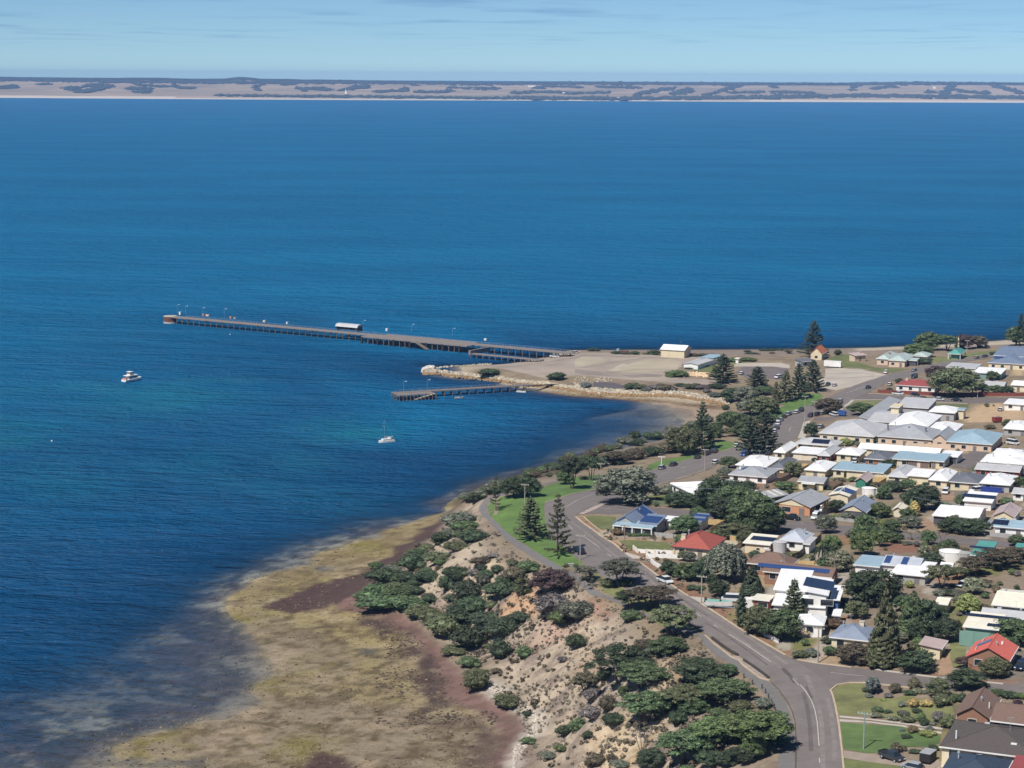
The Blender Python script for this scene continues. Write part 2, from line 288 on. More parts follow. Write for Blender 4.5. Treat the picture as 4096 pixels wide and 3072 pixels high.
# the bluff
bl = np.clip(_rough.ravel() * 1.4, 0, 1) * sstep(poly_sd(gx, gy, wp(F((780,1290),(900,1200),(985,1110),(1045,1060),(1040,1110),(1085,1165),(1150,1210),(1260,1250),(1450,1370),(1660,1560),(1690,1720),(1080,1720),(1160,1590),(1040,1500),(970,1400),(880,1330)))), 8)
blend(np.clip(_rough.ravel() * 1.4, 0, 1) * (1 - bl), K(112, 100, 82))
blend(bl, K(192, 175, 154)); blend(bl * sstep(n2 - .52, .08) * .8, K(160, 146, 136)); blend(bl * sstep(n1 - .57, .06) * .5, K(194, 170, 148)); blend(bl * sstep(n3 - .56, .06) * .65, K(132, 118, 108)); blend(bl * sstep(n5 - .60, .06) * .5, K(116, 102, 92))
blend(bl * sstep(.40 - n3, .06) * .5, K(198, 182, 158))
zone(F((1090,1310),(1150,1262),(1175,1290),(1160,1330),(1110,1350),(1060,1370)), K(206, 166, 130), 2, 3, k=.8)
zone(F((1180,1330),(1240,1310),(1260,1360),(1200,1400),(1150,1400)), K(190, 156, 138), 3, 3, k=.7)
zone(F((1250,1285),(1300,1292),(1320,1330),(1290,1350),(1255,1330)), K(166, 128, 110), 2, 2, k=.8)
zone(VQ((130,1283),(200,900),(330,840),(480,800),(560,830),(700,1000),(640,1120),(420,1283)), K(210, 188, 156), 3, 3, k=.9)
zone(VQ((830,300),(900,230),(980,250),(980,420),(960,470),(790,520),(830,430)), K(214, 190, 156), 2, 2, k=.9)
zone(VQ((0,0),(260,60),(260,300),(200,420),(0,480)), K(196, 172, 146), 4, 4, k=.6)
zone(VR((960,350),(1080,290),(1060,400),(900,500),(700,700),(600,760),(620,640),(850,460)), K(200, 184, 160), 2, 3, k=.8)
zone(VR((1040,540),(1130,470),(1200,540),(1180,580),(1050,610)), K(214, 194, 164), 2, 2, k=.8)
for pl in (VT((1680,830),(1830,850),(1870,950),(1850,1010),(1740,1070),(1700,1220),(1620,1220),(1640,1110),(1700,1050),(1770,960)), VT((1460,730),(1530,650),(1640,690),(1680,740),(1560,780)), VT((1210,400),(1260,385),(1310,410),(1270,440)), VT((930,205),(990,200),(980,225))):
    zone(pl, K(200, 190, 176), 1.6, 2.2, k=.85)
# walking track on the bluff
zone(VQ((1010,140),(1060,140),(1060,450),(960,490),(990,300)), K(170, 146, 116), .6, .5)
zone(VQ((900,800),(950,820),(760,1010),(660,1110),(560,1283),(480,1283),(620,1110),(800,910)), K(184, 158, 126), .8, .6)
# beach in the little bay and along the point
zone(F((1330,852),(1440,862),(1500,858),(1560,875),(1575,895),(1545,915),(1490,930),(1440,942),(1420,925),(1470,905),(1430,885),(1380,875)), K(172, 152, 130), 3, 2)
zone(F((1300,965),(1400,945),(1450,938),(1450,955),(1380,972),(1290,990),(1180,1022),(1060,1052),(1000,1072),(990,1062),(1160,1012)), K(118, 104, 86), 2, 2)
zone(F((1440,905),(1540,905),(1520,925),(1440,930)), K(134, 118, 102), 3, 6, k=.5)
zone(F((1260,880),(1400,866),(1440,880),(1485,908),(1490,925),(1440,948),(1330,975),(1225,1001),(1210,985),(1280,930)), K(186, 178, 160), 6, 8, k=.85); blend(sstep(poly_sd(gx, gy, wp(F((1200,880),(1400,866),(1440,880),(1485,908),(1480,930),(1440,948),(1330,975),(1180,1010)))), 4) * sstep(n2 - .53, .05) * .6, K(112, 112, 108))
zone(F((1150,842),(1250,853),(1440,862),(1560,875),(1560,884),(1440,870),(1250,862),(1150,850)), K(120, 98, 74), 2, 2)
zone(F((905,803),(920,790),(1000,792),(1090,787),(1130,780),(1190,768),(1225,758),(1225,765),(1130,790),(1000,806),(1080,822),(1150,836),(1440,850),(1540,858),(1560,872),(1440,866),(1150,843),(1000,818),(920,808)), K(186, 172, 148), 3, 2)
verge = K(160, 126, 100)
zone(VM((180,0),(400,160),(620,310),(800,430),(960,525),(1070,590),(1430,830),(2000,1170),(2080,1200),(2100,1100),(1700,900),(1450,760),(1300,560),(1000,420),(600,180),(300,0)), K(150, 114, 92), 1, 1)
zone(VJ((0,690),(100,765),(330,935),(610,1130),(870,1250),(960,1200),(640,1080),(560,990),(1200,1010),(1250,960),(900,930),(640,910),(300,850),(120,690)), verge, 1, 1)
zone(VP((0,60),(180,110),(510,165),(760,190),(1220,250),(1470,280),(2212,350),(2212,300),(1800,290),(1300,200),(700,140),(200,60)), K(156, 112, 88), 1, 1)
zone(VL((400,400),(520,370),(1050,420),(1000,500),(600,500),(350,490)), K(150, 112, 94), 1, 1.5)
zone(VK((1650,520),(1900,520),(1900,640),(1600,720),(1450,800),(1050,900),(1300,700),(1500,560)), K(154, 124, 98), 1, 1.5)
zone(VE((1640,260),(1760,170),(1960,150),(2212,240),(2212,340),(1900,340),(1640,350)), K(204, 176, 142), 2, 2)
zone(VC((2080,700),(2212,700),(2212,800),(2080,800)), K(200, 178, 140), 2, 2)
zone(F((1225,756),(1450,755),(1700,754),(1900,750),(2260,730),(2260,745),(1900,760),(1600,768),(1400,762),(1225,762)), K(150, 136, 124), 4, 3)
zone(F((1850,752),(2000,745),(2260,728),(2260,740),(2000,752),(1850,758)), K(196, 184, 164), 3, 2)
zone(F((980,1090),(1000,1060),(1060,1035),(1160,1003),(1300,962),(1310,985),(1180,1030),(1070,1064),(1020,1088)), K(108, 95, 74), 2, 2)
ground_m = bpy.data.materials.new('ground'); ground_m.use_nodes = True
def ground_mat(m, bump=.5, noise=.30, rough=.95, fine=2.2):
    t = m.node_tree; b = t.nodes['Principled BSDF']; b.inputs['Roughness'].default_value = rough; b.inputs['Specular IOR Level'].default_value = .15
    at = N(t, 'ShaderNodeAttribute', attribute_name='Col'); g = N(t, 'ShaderNodeNewGeometry')
    n = N(t, 'ShaderNodeTexNoise'); n.inputs['Scale'].default_value = fine; n.inputs['Detail'].default_value = 6; n.inputs['Roughness'].default_value = .75; L(t, g.outputs['Position'], n.inputs['Vector'])
    m2 = N(t, 'ShaderNodeTexNoise'); m2.inputs['Scale'].default_value = .35; m2.inputs['Detail'].default_value = 5; m2.inputs['Roughness'].default_value = .7; L(t, g.outputs['Position'], m2.inputs['Vector'])
    ad = N(t, 'ShaderNodeMath', operation='ADD'); L(t, n.outputs[0], ad.inputs[0]); L(t, m2.outputs[0], ad.inputs[1])
    mr = N(t, 'ShaderNodeMapRange'); mr.inputs[1].default_value = .65; mr.inputs[2].default_value = 1.35; mr.inputs[3].default_value = 1 - noise; mr.inputs[4].default_value = 1 + noise
    L(t, ad.outputs[0], mr.inputs[0])
    sc = N(t, 'ShaderNodeVectorMath', operation='SCALE'); L(t, at.outputs['Color'], sc.inputs[0]); L(t, mr.outputs[0], sc.inputs['Scale']); L(t, sc.outputs[0], b.inputs['Base Color'])
    bp = N(t, 'ShaderNodeBump'); bp.inputs['Strength'].default_value = bump; bp.inputs['Distance'].default_value = .5; L(t, ad.outputs[0], bp.inputs['Height']); L(t, bp.outputs[0], b.inputs['Normal'])
ground_mat(ground_m)
t = ground_m.node_tree; b = t.nodes['Principled BSDF']; src = b.inputs['Base Color'].links[0].from_socket; g = N(t, 'ShaderNodeNewGeometry'); rf = N(t, 'ShaderNodeAttribute', attribute_name='rf')
def spk(scale, lo, hi, k, c0):
    global src
    n_ = N(t, 'ShaderNodeTexNoise'); n_.inputs['Scale'].default_value = scale; n_.inputs['Detail'].default_value = 8; n_.inputs['Roughness'].default_value = .72; L(t, g.outputs['Position'], n_.inputs['Vector'])
    m_ = N(t, 'ShaderNodeMapRange', interpolation_type='SMOOTHSTEP'); m_.inputs[1].default_value = lo; m_.inputs[2].default_value = hi; m_.inputs[4].default_value = k; L(t, n_.outputs[0], m_.inputs[0])
    q_ = N(t, 'ShaderNodeMath', operation='MULTIPLY'); L(t, m_.outputs[0], q_.inputs[0]); L(t, rf.outputs['Fac'], q_.inputs[1])
    x_ = N(t, 'ShaderNodeMix', data_type='RGBA', blend_type='MULTIPLY'); L(t, q_.outputs[0], x_.inputs[0]); L(t, src, x_.inputs[6]); x_.inputs[7].default_value = c0; src = x_.outputs[2]
spk(.55, .53, .60, .8, (.62, .58, .52, 1)); spk(1.5, .55, .62, .75, (.50, .48, .44, 1)); spk(.9, .40, .34, .6, (1.28, 1.24, 1.14, 1))
L(t, src, b.inputs['Base Color'])
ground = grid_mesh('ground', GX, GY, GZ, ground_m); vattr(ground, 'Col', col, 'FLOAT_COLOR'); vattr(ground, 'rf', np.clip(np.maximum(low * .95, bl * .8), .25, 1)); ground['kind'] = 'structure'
# ================================================================ the sea
sd_ = np.concatenate([330 * 1.006 ** np.arange(0, 290), np.geomspace(1900, 12500, 60), [20000, 60000]])
st_ = np.concatenate([[-2, -1, -.6, -.45], np.linspace(-.36, .36, 241), [.45, .6, 1, 2]])
SX = sd_[:, None] * st_[None, :]; SY = np.repeat(sd_[:, None], len(st_), 1)
dep = np.where((SY < GD1 - 10) & (np.abs(SX / SY) < .358), -Zt(SX, np.minimum(SY, GD1 - 12)), 16.0)
SEA_REFL = .22
sea_m = bpy.data.materials.new('sea_water'); sea_m.use_nodes = True; t = sea_m.node_tree; b = t.nodes['Principled BSDF']
at = N(t, 'ShaderNodeAttribute', attribute_name='depth'); te = N(t, 'ShaderNodeAttribute', attribute_name='teal'); g = N(t, 'ShaderNodeNewGeometry')
def wnoise(sx, sy, rz, det=3, rough=.6):
    mp = N(t, 'ShaderNodeMapping'); mp.inputs['Rotation'].default_value = (0, 0, R(rz)); mp.inputs['Scale'].default_value = (sx, sy, 1); L(t, g.outputs['Position'], mp.inputs[0])
    n = N(t, 'ShaderNodeTexNoise'); n.inputs['Scale'].default_value = 1; n.inputs['Detail'].default_value = det; n.inputs['Roughness'].default_value = rough; L(t, mp.outputs[0], n.inputs['Vector']); return n.outputs[0]
a1 = wnoise(.10, .22, 25, 4, .65); a2 = wnoise(.022, .05, 15, 4, .6); a3 = wnoise(.0025, .006, 8, 4, .6); a4 = wnoise(.35, .75, 35, 3, .6)
def mth(op, x, y):
    n = N(t, 'ShaderNodeMath', operation=op)
    for i, v in enumerate((x, y)):
        if isinstance(v, (int, float)): n.inputs[i].default_value = v
        else: L(t, v, n.inputs[i])
    return n.outputs[0]
hgt = mth('ADD', mth('ADD', mth('MULTIPLY', a1, 1.0), mth('MULTIPLY', a2, 2.2)), mth('MULTIPLY', a4, .35))
bp = N(t, 'ShaderNodeBump'); bp.inputs['Strength'].default_value = 1.0; bp.inputs['Distance'].default_value = 5.0; L(t, hgt, bp.inputs['Height'])
rp = N(t, 'ShaderNodeValToRGB'); L(t, a3, rp.inputs[0])
rp.color_ramp.elements[0].position = .35; rp.color_ramp.elements[0].color = (.84, .86, .88, 1)
rp.color_ramp.elements[1].position = .68; rp.color_ramp.elements[1].color = (1.14, 1.12, 1.08, 1)
dr = N(t, 'ShaderNodeMapRange'); dr.inputs[1].default_value = 3.; dr.inputs[2].default_value = 16.; L(t, at.outputs['Fac'], dr.inputs[0])
db = N(t, 'ShaderNodeMix', data_type='RGBA'); L(t, dr.outputs[0], db.inputs[0]); db.inputs[6].default_value = (.005, .068, .178, 1); db.inputs[7].default_value = (.007, .140, .305, 1)
dm = N(t, 'ShaderNodeMix', data_type='RGBA', blend_type='MULTIPLY'); dm.inputs[0].default_value = 1; L(t, db.outputs[2], dm.inputs[6]); L(t, rp.outputs[0], dm.inputs[7])
mx = N(t, 'ShaderNodeMix', data_type='RGBA'); L(t, te.outputs['Fac'], mx.inputs[0]); L(t, dm.outputs[2], mx.inputs[6]); mx.inputs[7].default_value = (.016, .19, .25, 1)
tr = N(t, 'ShaderNodeMapRange'); tr.inputs[1].default_value = .34; tr.inputs[2].default_value = .66; tr.inputs[3].default_value = .55; tr.inputs[4].default_value = 1.45
L(t, mth('ADD', mth('MULTIPLY', a1, .6), mth('MULTIPLY', a2, .4)), tr.inputs[0])
b1 = wnoise(.012, .045, 12, 3, .7); b2 = wnoise(.05, .16, 18, 3, .7)
gr_ = N(t, 'ShaderNodeMapRange'); gr_.inputs[1].default_value = .36; gr_.inputs[2].default_value = .66; gr_.inputs[3].default_value = .15; gr_.inputs[4].default_value = 2.1; L(t, mth('ADD', mth('MULTIPLY', b1, .5), mth('MULTIPLY', b2, .5)), gr_.inputs[0]); gust = gr_.outputs[0]
df = N(t, 'ShaderNodeBsdfDiffuse'); L(t, mx.outputs[2], df.inputs[0]); L(t, bp.outputs[0], df.inputs['Normal'])
gl = N(t, 'ShaderNodeBsdfGlossy'); gl.inputs['Roughness'].default_value = .14; L(t, bp.outputs[0], gl.inputs['Normal'])
fr = N(t, 'ShaderNodeFresnel'); fr.inputs[0].default_value = 1.33; L(t, bp.outputs[0], fr.inputs['Normal'])
ms = N(t, 'ShaderNodeMixShader'); L(t, mth('MINIMUM', mth('MULTIPLY', mth('MULTIPLY', fr.outputs[0], SEA_REFL), gust), .6), ms.inputs[0]); L(t, df.outputs[0], ms.inputs[1]); L(t, gl.outputs[0], ms.inputs[2])
ex = mth('SUBTRACT', 1.0, mth('POWER', 2.718, mth('MULTIPLY', mth('MAXIMUM', at.outputs['Fac'], 0.0), -.85)))
al = mth('MINIMUM', mth('ADD', mth('MULTIPLY', ex, .88), .12), 1.0)
tp = N(t, 'ShaderNodeBsdfTransparent'); m2s = N(t, 'ShaderNodeMixShader'); L(t, al, m2s.inputs[0]); L(t, tp.outputs[0], m2s.inputs[1]); L(t, ms.outputs[0], m2s.inputs[2])
L(t, m2s.outputs[0], t.nodes['Material Output'].inputs['Surface'])
sea = grid_mesh('sea', SX, SY, np.zeros_like(SX), sea_m); sea['kind'] = 'structure'
vattr(sea, 'depth', dep)
teal = np.zeros(SX.shape)
for (fx, fy, rx, ry, k) in ((755,935,22,34,1),(790,950,14,20,.8),(680,945,18,20,.5),(380,860,30,45,.9),(420,835,30,30,.7),(150,845,60,30,.6),(40,930,28,40,1),(110,925,18,20,.6),(300,880,40,40,.4),(640,1000,20,30,.4),(450,1010,30,40,.35),(700,1080,20,30,.35),(130,1040,30,50,.35),(560,1060,30,40,.3)):
    p = at_z(*F(fx, fy), 0); teal = np.maximum(teal, k * np.exp(-((SX - p.x) / rx) ** 2 - ((SY - p.y) / ry) ** 2))
teal *= np.clip(fbm(SX, SY, 25, 4, 4) * 2.2 - .35, 0, 1); vattr(sea, 'teal', teal * .55)
# ================================================================ the far shore
ft = np.linspace(-.40, .40, 1500)
shx = np.array([-1200, 0, 700, 1400, 2048, 3000, 4096, 5300]); shy = np.array([388, 391, 396, 400, 402, 407, 411, 414.])
kx = np.array([-1200, 0, 400, 900, 940, 960, 1000, 1040, 1300, 2000, 2300, 2700, 3000, 3400, 3700, 4096, 5300]); ky = np.array([303, 306, 311, 314, 309, 307, 309, 315, 318, 327, 325, 330, 331, 332, 328, 331, 334.])
dirn = _f.y  # columns of constant X/Y; find their native column near the horizon
cx_, _ = proj(ft * 12000, np.full_like(ft, 12000.), np.full_like(ft, 60.))
ysh = np.interp(cx_, shx, shy); ysk = np.interp(cx_, kx, ky) + (fbm(ft * 12000, ft * 0, 260, 4, 11) - .5) * 5
shD = np.array([at_z(a, b_, 0).y for a, b_ in zip(cx_, ysh)])
ss = np.concatenate([[0], np.linspace(.004, 1, 70)])
qq = ss ** .75
def ang(cx, cy):                         # height over distance seen at a native pixel
    dz = []
    for a, b_ in zip(cx, cy): d = ray(a, b_); dz.append(d.z / d.y)
    return np.array(dz)
a_sh = ang(cx_, ysh); a_sk = ang(cx_, ysk)
LY = shD[None, :] + ss[:, None] * 5200; LA = a_sh[None, :] + (a_sk - a_sh)[None, :] * qq[:, None]
LX = LY * ft[None, :]; LZ = np.maximum(H + LA * LY, -.5)
lx, ly = LX.ravel(), LY.ravel(); sq = np.repeat(qq[:, None], len(ft), 1).ravel(); pxn = np.tile(cx_, len(ss))
fc = np.tile(np.array(K(182, 164, 138, .85)), (len(lx), 1))
def fb(mk, c):
    global fc
    fc = fc * (1 - mk[:, None]) + np.array(c) * mk[:, None]
fb(sstep(fbm(lx, ly, 900, 3, 21) - .52, .1) * .7, K(158, 142, 122, .85)); fb(sstep(fbm(lx, ly, 500, 3, 25) - .58, .05) * .6, K(196, 172, 152, .85))
fb(sstep(pxn - 1300, 300) * sstep(2300 - pxn, 300) * sstep(.28 - sq, .06) * .7, K(146, 152, 132, .85))
for _ in range(0): pass
fb(sstep(fbm(lx, ly, 330, 4, 31) - .60, .03) * .3, K(120, 118, 100, .8))
fb(sstep(sq - .86, .04), K(66, 78, 66, .7))
fb(sstep(.055 - sq + (pxn < 700) * .06 + .05 * (pxn > 3000), .03), K(216, 204, 186, .9))
far_m = bpy.data.materials.new('far_fields'); far_m.use_nodes = True; ground_mat(far_m, 0.0, .12, .95, .004)
far = grid_mesh('far_hills', LX, LY, LZ, far_m); vattr(far, 'Col', fc, 'FLOAT_COLOR'); far['kind'] = 'structure'
def far_at(nx, ny):
    a = np.interp(nx, cx_, a_sh); k = np.interp(nx, cx_, a_sk); d = ray(nx, ny); q = (d.z / d.y - a) / (k - a); q = min(max(q, 0.01), 1)
    Y = np.interp(nx, cx_, shD) + q ** (1 / .75) * 5200; return Vector((d.x / d.y * Y, Y, H + (a + (k - a) * q) * Y)), q
V1 = view(0, 0, 1.08); V2 = view(2048, 0, 1.08)
belts = [(V1, [(0,345),(400,352),(800,356),(1300,358),(2212,362)], 13), (V2, [(0,362),(700,363),(1500,361),(2212,360)], 12), (V1, [(15,380),(70,372)], 14), (V1, [(180,365),(215,365)], 8), (V1, [(280,386),(350,380)], 12), (V1, [(330,398),(400,390),(490,370)], 15),
 (V1, [(365,370),(450,366)], 10), (V1, [(560,384),(650,388)], 14), (V1, [(590,400),(650,396)], 14), (V1, [(600,368),(700,376),(760,374)], 8), (V1, [(770,380),(840,383)], 10), (V1, [(1110,372),(1110,390)], 14), (V1, [(1280,384),(1420,388)], 12), (V1, [(1210,368),(1240,368)], 8), (V1, [(1480,392),(1540,380),(1600,376)], 14),
 (V1, [(1630,398),(1760,390),(1750,382)], 10), (V1, [(1790,398),(1930,400)], 10), (V1, [(1935,397),(1960,378)], 8), (V1, [(2000,380),(2150,386)], 9), (V1, [(940,414),(1100,416),(1500,419),(2212,427)], 7), (V1, [(830,356),(1200,360)], 8),
 (V2, [(100,384),(150,374),(300,380)], 8), (V2, [(0,403),(150,399),(300,405),(420,400)], 10), (V2, [(360,378),(550,380)], 9), (V2, [(535,408),(600,398),(690,384)], 16), (V2, [(690,408),(770,388)], 18), (V2, [(840,412),(880,402),(950,380),(1000,366)], 10), (V2, [(940,400),(1090,400)], 8), (V2, [(1120,399),(1245,402),(1290,405)], 10),
 (V2, [(1465,396),(1475,376),(1505,364)], 16), (V2, [(1560,382),(1650,374)], 12), (V2, [(1868,408),(1890,385),(1910,364)], 24), (V2, [(2080,368),(2120,385),(2212,402)], 14), (V2, [(1790,400),(1815,398)], 14), (V2, [(1910,385),(1950,398),(2050,405)], 10), (V2, [(0,425),(500,428),(900,424),(1200,420),(1500,414),(1900,420),(2212,422)], 13), (V2, [(1120,376),(1145,378)], 9)]
ico = [(0,0,1)] + [(.9*math.cos(k*1.2566), .9*math.sin(k*1.2566), .35) for k in range(5)] + [(1*math.cos(k*1.2566+.6), 1*math.sin(k*1.2566+.6), -.4) for k in range(5)]
icf = [(0,1+k,1+(k+1)%5) for k in range(5)] + [(1+k,6+k,1+(k+1)%5) for k in range(5)] + [(1+(k+1)%5,6+k,6+(k+1)%5) for k in range(5)]
fv, ff = [], []
for V_, pl, th in belts:
    pts = V_(*pl)
    for (a, b_) in zip(pts[:-1], pts[1:]):
        ln = math.hypot(b_[0] - a[0], b_[1] - a[1]); cnt = int(ln * th / 25) + 2
        for _ in range(cnt):
            u = random.random(); nx = a[0] + (b_[0] - a[0]) * u + random.gauss(0, 7); ny = a[1] + (b_[1] - a[1]) * u + random.gauss(0, .22) * th
            p, q = far_at(nx, ny)
            if q > .97 or q < .04: continue
            s = random.choice((8, 12, 18, 26, 34)) * random.uniform(.8, 1.2); hh = random.uniform(7, 13); o = len(fv)
            for c in ico: fv.append((p.x + c[0] * s * random.uniform(.7, 1.3), p.y + c[1] * s * 3, p.z + c[2] * hh + 2))
            ff += [tuple(o + i for i in f) for f in icf]
fw_m = mat('far_foliage', (.042, .054, .046), .9, .35, .01, coords='World')
fw = newobj('far_woodland', fv, ff, fw_m, kind='stuff'); fw['label'] = 'dark belts of trees between the pale fields on the far shore'; fw['category'] = 'woodland'
# quarry scar and a few roofs on the far side
for i, (V_, x, y, wv, hv, nm) in enumerate(((V1,1494,405,9,16,'pale sand scar standing on the far shore beside dark trees'),(V2,235,407,16,4,'long white farm building in the far fields'),(V2,85,376,16,3,'pale farm roof near the top of the far fields'),(V2,1825,383,6,4,'small lone white farmhouse high on the far slope'),(V1,2010,380,9,3,'pale farmhouse among far tree belts'),(V2,460,428,7,4,'small white shore house on the far beach'))):
    p, q = far_at(*V_(x, y)); k = p.y / (FPX * 4 * 1.08); w2, h2 = wv * k, hv * k * 1.2
    if i == 0: v = [(-w2*.5,0,-1),(w2*.55,0,-1),(w2*.55,60,-1),(-w2*.5,60,-1),(-w2*.35,20,h2*.6),(w2*.1,20,h2*.5),(w2*.1,50,h2*.5),(-w2*.35,50,h2),(-w2*.4,30,h2*1.1)]; f = [(0,1,5,4),(1,2,6,5),(2,3,7,6),(3,0,4,8,7),(4,5,6,7,8)]
    else: v = [(-w2,0,-2),(w2,0,-2),(w2,14,-2),(-w2,14,-2),(-w2,0,h2),(w2,0,h2),(w2,14,h2),(-w2,14,h2),(-w2,7,h2*1.6),(w2,7,h2*1.6)]; f = [(0,1,5,4),(1,2,6,9,5),(2,3,7,6),(3,0,4,8,7),(4,5,9,8),(6,7,8,9)]
    o = newobj('sand_scar' if i == 0 else 'far_farmhouse', v, f, mat('far_white', K(236, 226, 210, 1)[:3], .8, .05)); o.location = p; o['label'] = nm; o['category'] = 'rock scar' if i == 0 else 'farmhouse'
# ================================================================ the air
def haze():
    x, y0, y1, z0, z1_ = 9500, -60, 19000, -9.5, 175
    v = [(-x,y0,z0),(x,y0,z0),(x,y1,z0),(-x,y1,z0),(-x,y0,z1_),(x,y0,z1_),(x,y1,z1_),(-x,y1,z1_)]
    o = newobj('haze', v, [(3,2,1,0),(4,5,6,7),(0,1,5,4),(1,2,6,5),(2,3,7,6),(3,0,4,7)], kind='stuff')
    m = bpy.data.materials.new('haze_air'); m.use_nodes = True; t = m.node_tree; t.nodes.clear()
    pv = N(t, 'ShaderNodeVolumePrincipled'); pv.inputs['Color'].default_value = (.30, .54, 1, 1); pv.inputs['Density'].default_value = 3.7e-5; pv.inputs['Anisotropy'].default_value = -.3
    om = N(t, 'ShaderNodeOutputMaterial'); L(t, pv.outputs[0], om.inputs['Volume']); o.data.materials.append(m)
    o['label'] = 'thin blue haze in the air over the whole bay'; o['category'] = 'haze'
haze()
# ================================================================ surfaces laid on the ground
A_DIR = Vector((.925, -.379, 0)).normalized(); B_DIR = Vector((.379, .925, 0)).normalized(); A_ANG = math.atan2(A_DIR.y, A_DIR.x)
SURF = []
def drape(name, pts, off, m, step=None, parent=None):
    P = [hit(*p) for p in pts]; dm = sum(p.y for p in P) / len(P); step = step or max(1.6, dm / 300)
    bd = []
    for a, b in zip(P, P[1:] + P[:1]):
        n = max(1, int((b - a).length / step)); bd += [a.lerp(b, k / n).to_2d() for k in range(n)]
    xs = [p.x for p in bd]; ys = [p.y for p in bd]
    ga, gb = np.meshgrid(np.arange(min(xs), max(xs), step), np.arange(min(ys), max(ys), step)); ga = ga.ravel(); gb = gb.ravel()
    sdv = poly_sd(ga, gb, [tuple(p) for p in bd]); k = sdv > step * .45
    vs_ = bd + [Vector((x, y)) for x, y in zip(ga[k], gb[k])]
    SURF.append([tuple(p) for p in bd])
    r = delaunay_2d_cdt(vs_, [], [list(range(len(bd)))], 1, 1e-4)
    X = np.array([v.x for v in r[0]]); Y = np.array([v.y for v in r[0]]); Z = Zt(X, Y) + off
    o = newobj(name, list(zip(X, Y, Z)), r[2], m, parent, smooth=True)
    if parent is None: o['kind'] = 'structure'
    # make sure it faces up
    me = o.data
    if len(me.polygons) and me.polygons[0].normal.z < 0: me.flip_normals()
    return o
def ribbon(name, pts, width, off, m, height=0.0, parent=None, step=2.0, world=False):
    P = [Vector((p[0], p[1])) for p in pts] if world else [hit(*p).to_2d() for p in pts]
    Q = []
    for a, b in zip(P[:-1], P[1:]):
        n = max(1, int((b - a).length / step)); Q += [a.lerp(b, k / n) for k in range(n)]
    Q.append(P[-1]); v = []; f = []
    for i, q in enumerate(Q):
        tdir = (Q[min(i + 1, len(Q) - 1)] - Q[max(i - 1, 0)]).normalized(); nn = Vector((-tdir.y, tdir.x)) * width / 2
        for s_ in (1, -1):
            e = q + nn * s_; z = z1(e.x, e.y) + off; v.append((e.x, e.y, z + height))
            if height: v.append((e.x, e.y, z - .1))
    st = 4 if height else 2
    for i in range(len(Q) - 1):
        a = i * st; b = a + st
        if height: f += [(a, a + 2, b + 2, b), (a + 1, a, b, b + 1), (a + 2, a + 3, b + 3, b + 2)]
        else: f.append((a, a + 1, b + 1, b))
    if height: f += [(0, 1, 3, 2), (len(v) - 4, len(v) - 2, len(v) - 1, len(v) - 3)]
    o = newobj(name, v, f, m, parent)
    if parent is None: o['kind'] = 'structure'
    return o
asph = mat('asphalt', K(128, 120, 116), .9, .14, .25, .25, 3, coords='World'); asph2 = mat('asphalt_side', K(122, 113, 110), .9, .14, .2, .25, 3, coords='World'); pathm = mat('path_asphalt', K(124, 120, 118), .9, .10, .5, coords='World')
lawn = mat('lawn_grass', (.100, .172, .040), .9, .30, .12, .5, 2, coords='World'); lawn2 = mat('lawn_dry', (.165, .170, .066), .9, .30, .2, .5, 2, coords='World'); lawn3 = mat('lawn_olive', (.13, .145, .05), .9, .3, .2, .5, 2, coords='World'); lawn4 = mat('lawn_dull_green', (.095, .15, .045), .9, .3, .15, .5, 2, coords='World')  # lawn4 is a slightly duller green than lawn
conc = mat('concrete', K(196, 188, 176), .9, .10, .4, coords='World'); kerbm = mat('kerb_concrete', K(198, 178, 152), .9, .15, .3, coords='World'); paint = mat('road_paint', K(206, 200, 192), .8, .15, 1, coords='World'); gravel = mat('yard_gravel', K(172, 158, 144), .95, .20, .035, .4, 1, coords='World'); pale = mat('pale_gravel', K(192, 182, 168), .95, .16, .06, .4, 1, coords='World'); drivem = mat('driveway', K(166, 150, 136), .95, .15, .3, coords='World'); dirt = mat('bare_dirt', K(170, 140, 114), .95, .2, .3, .4, 2, coords='World')
main_left = VQ((2175,1330),(2180,1000),(2165,850),(2120,720),(2040,575),(1940,455)) + VM((1845,1460),(1640,1310),(1440,1170),(1010,905),(800,770),(470,520)) + [(2520,2365),(2400,2300)] + VI((1690,1585),(1560,1500),(1430,1375),(1290,1300),(1230,1150),(1200,1000),(1190,880),(1210,822),(1400,763),(1620,700),(1880,642)) + VJ((500,230),(900,112),(1000,92)) + VD((0,958),(230,900),(560,820),(740,762),(1000,680),(1190,570),(1230,470),(1290,400),(1350,355),(1450,310),(1640,240),(1790,195)) + VB((1330,1355),(1430,1295),(1620,1205),(1750,1150),(1900,1080),(2212,970)) + VC((200,890),(420,805),(540,770),(770,735),(870,695),(1010,668),(1240,620),(1450,588),(1700,545),(1860,520))
main_right = VP((440,1230),(430,1165),(415,1000),(385,750),(350,560),(322,450),(300,400)) + VP((250,320),(150,230),(20,150),(-146,60)) + VN((520,1370),(0,1075)) + VM((1430,830),(1070,590),(960,525),(800,430),(620,310),(400,160),(180,0)) + VJ((610,1130),(500,1035),(330,935),(100,765),(10,690),(30,655),(200,570),(370,505),(600,430),(960,315),(1190,245),(1500,165)) + VD((0,1165),(200,1105),(400,1042),(560,960),(820,905),(1000,880),(1250,850),(1280,780),(1390,700),(1530,650),(1590,530),(1620,440),(1700,400),(1770,340)) + VB((1310,1480),(1500,1450),(1690,1430),(1870,1290)) + VC((40,1105),(230,1020),(480,880),(600,850),(770,810),(1000,738),(1240,668),(1500,622),(1700,590),(1870,565))
road = drape('main_road', main_left + main_right[::-1], .09, asph)
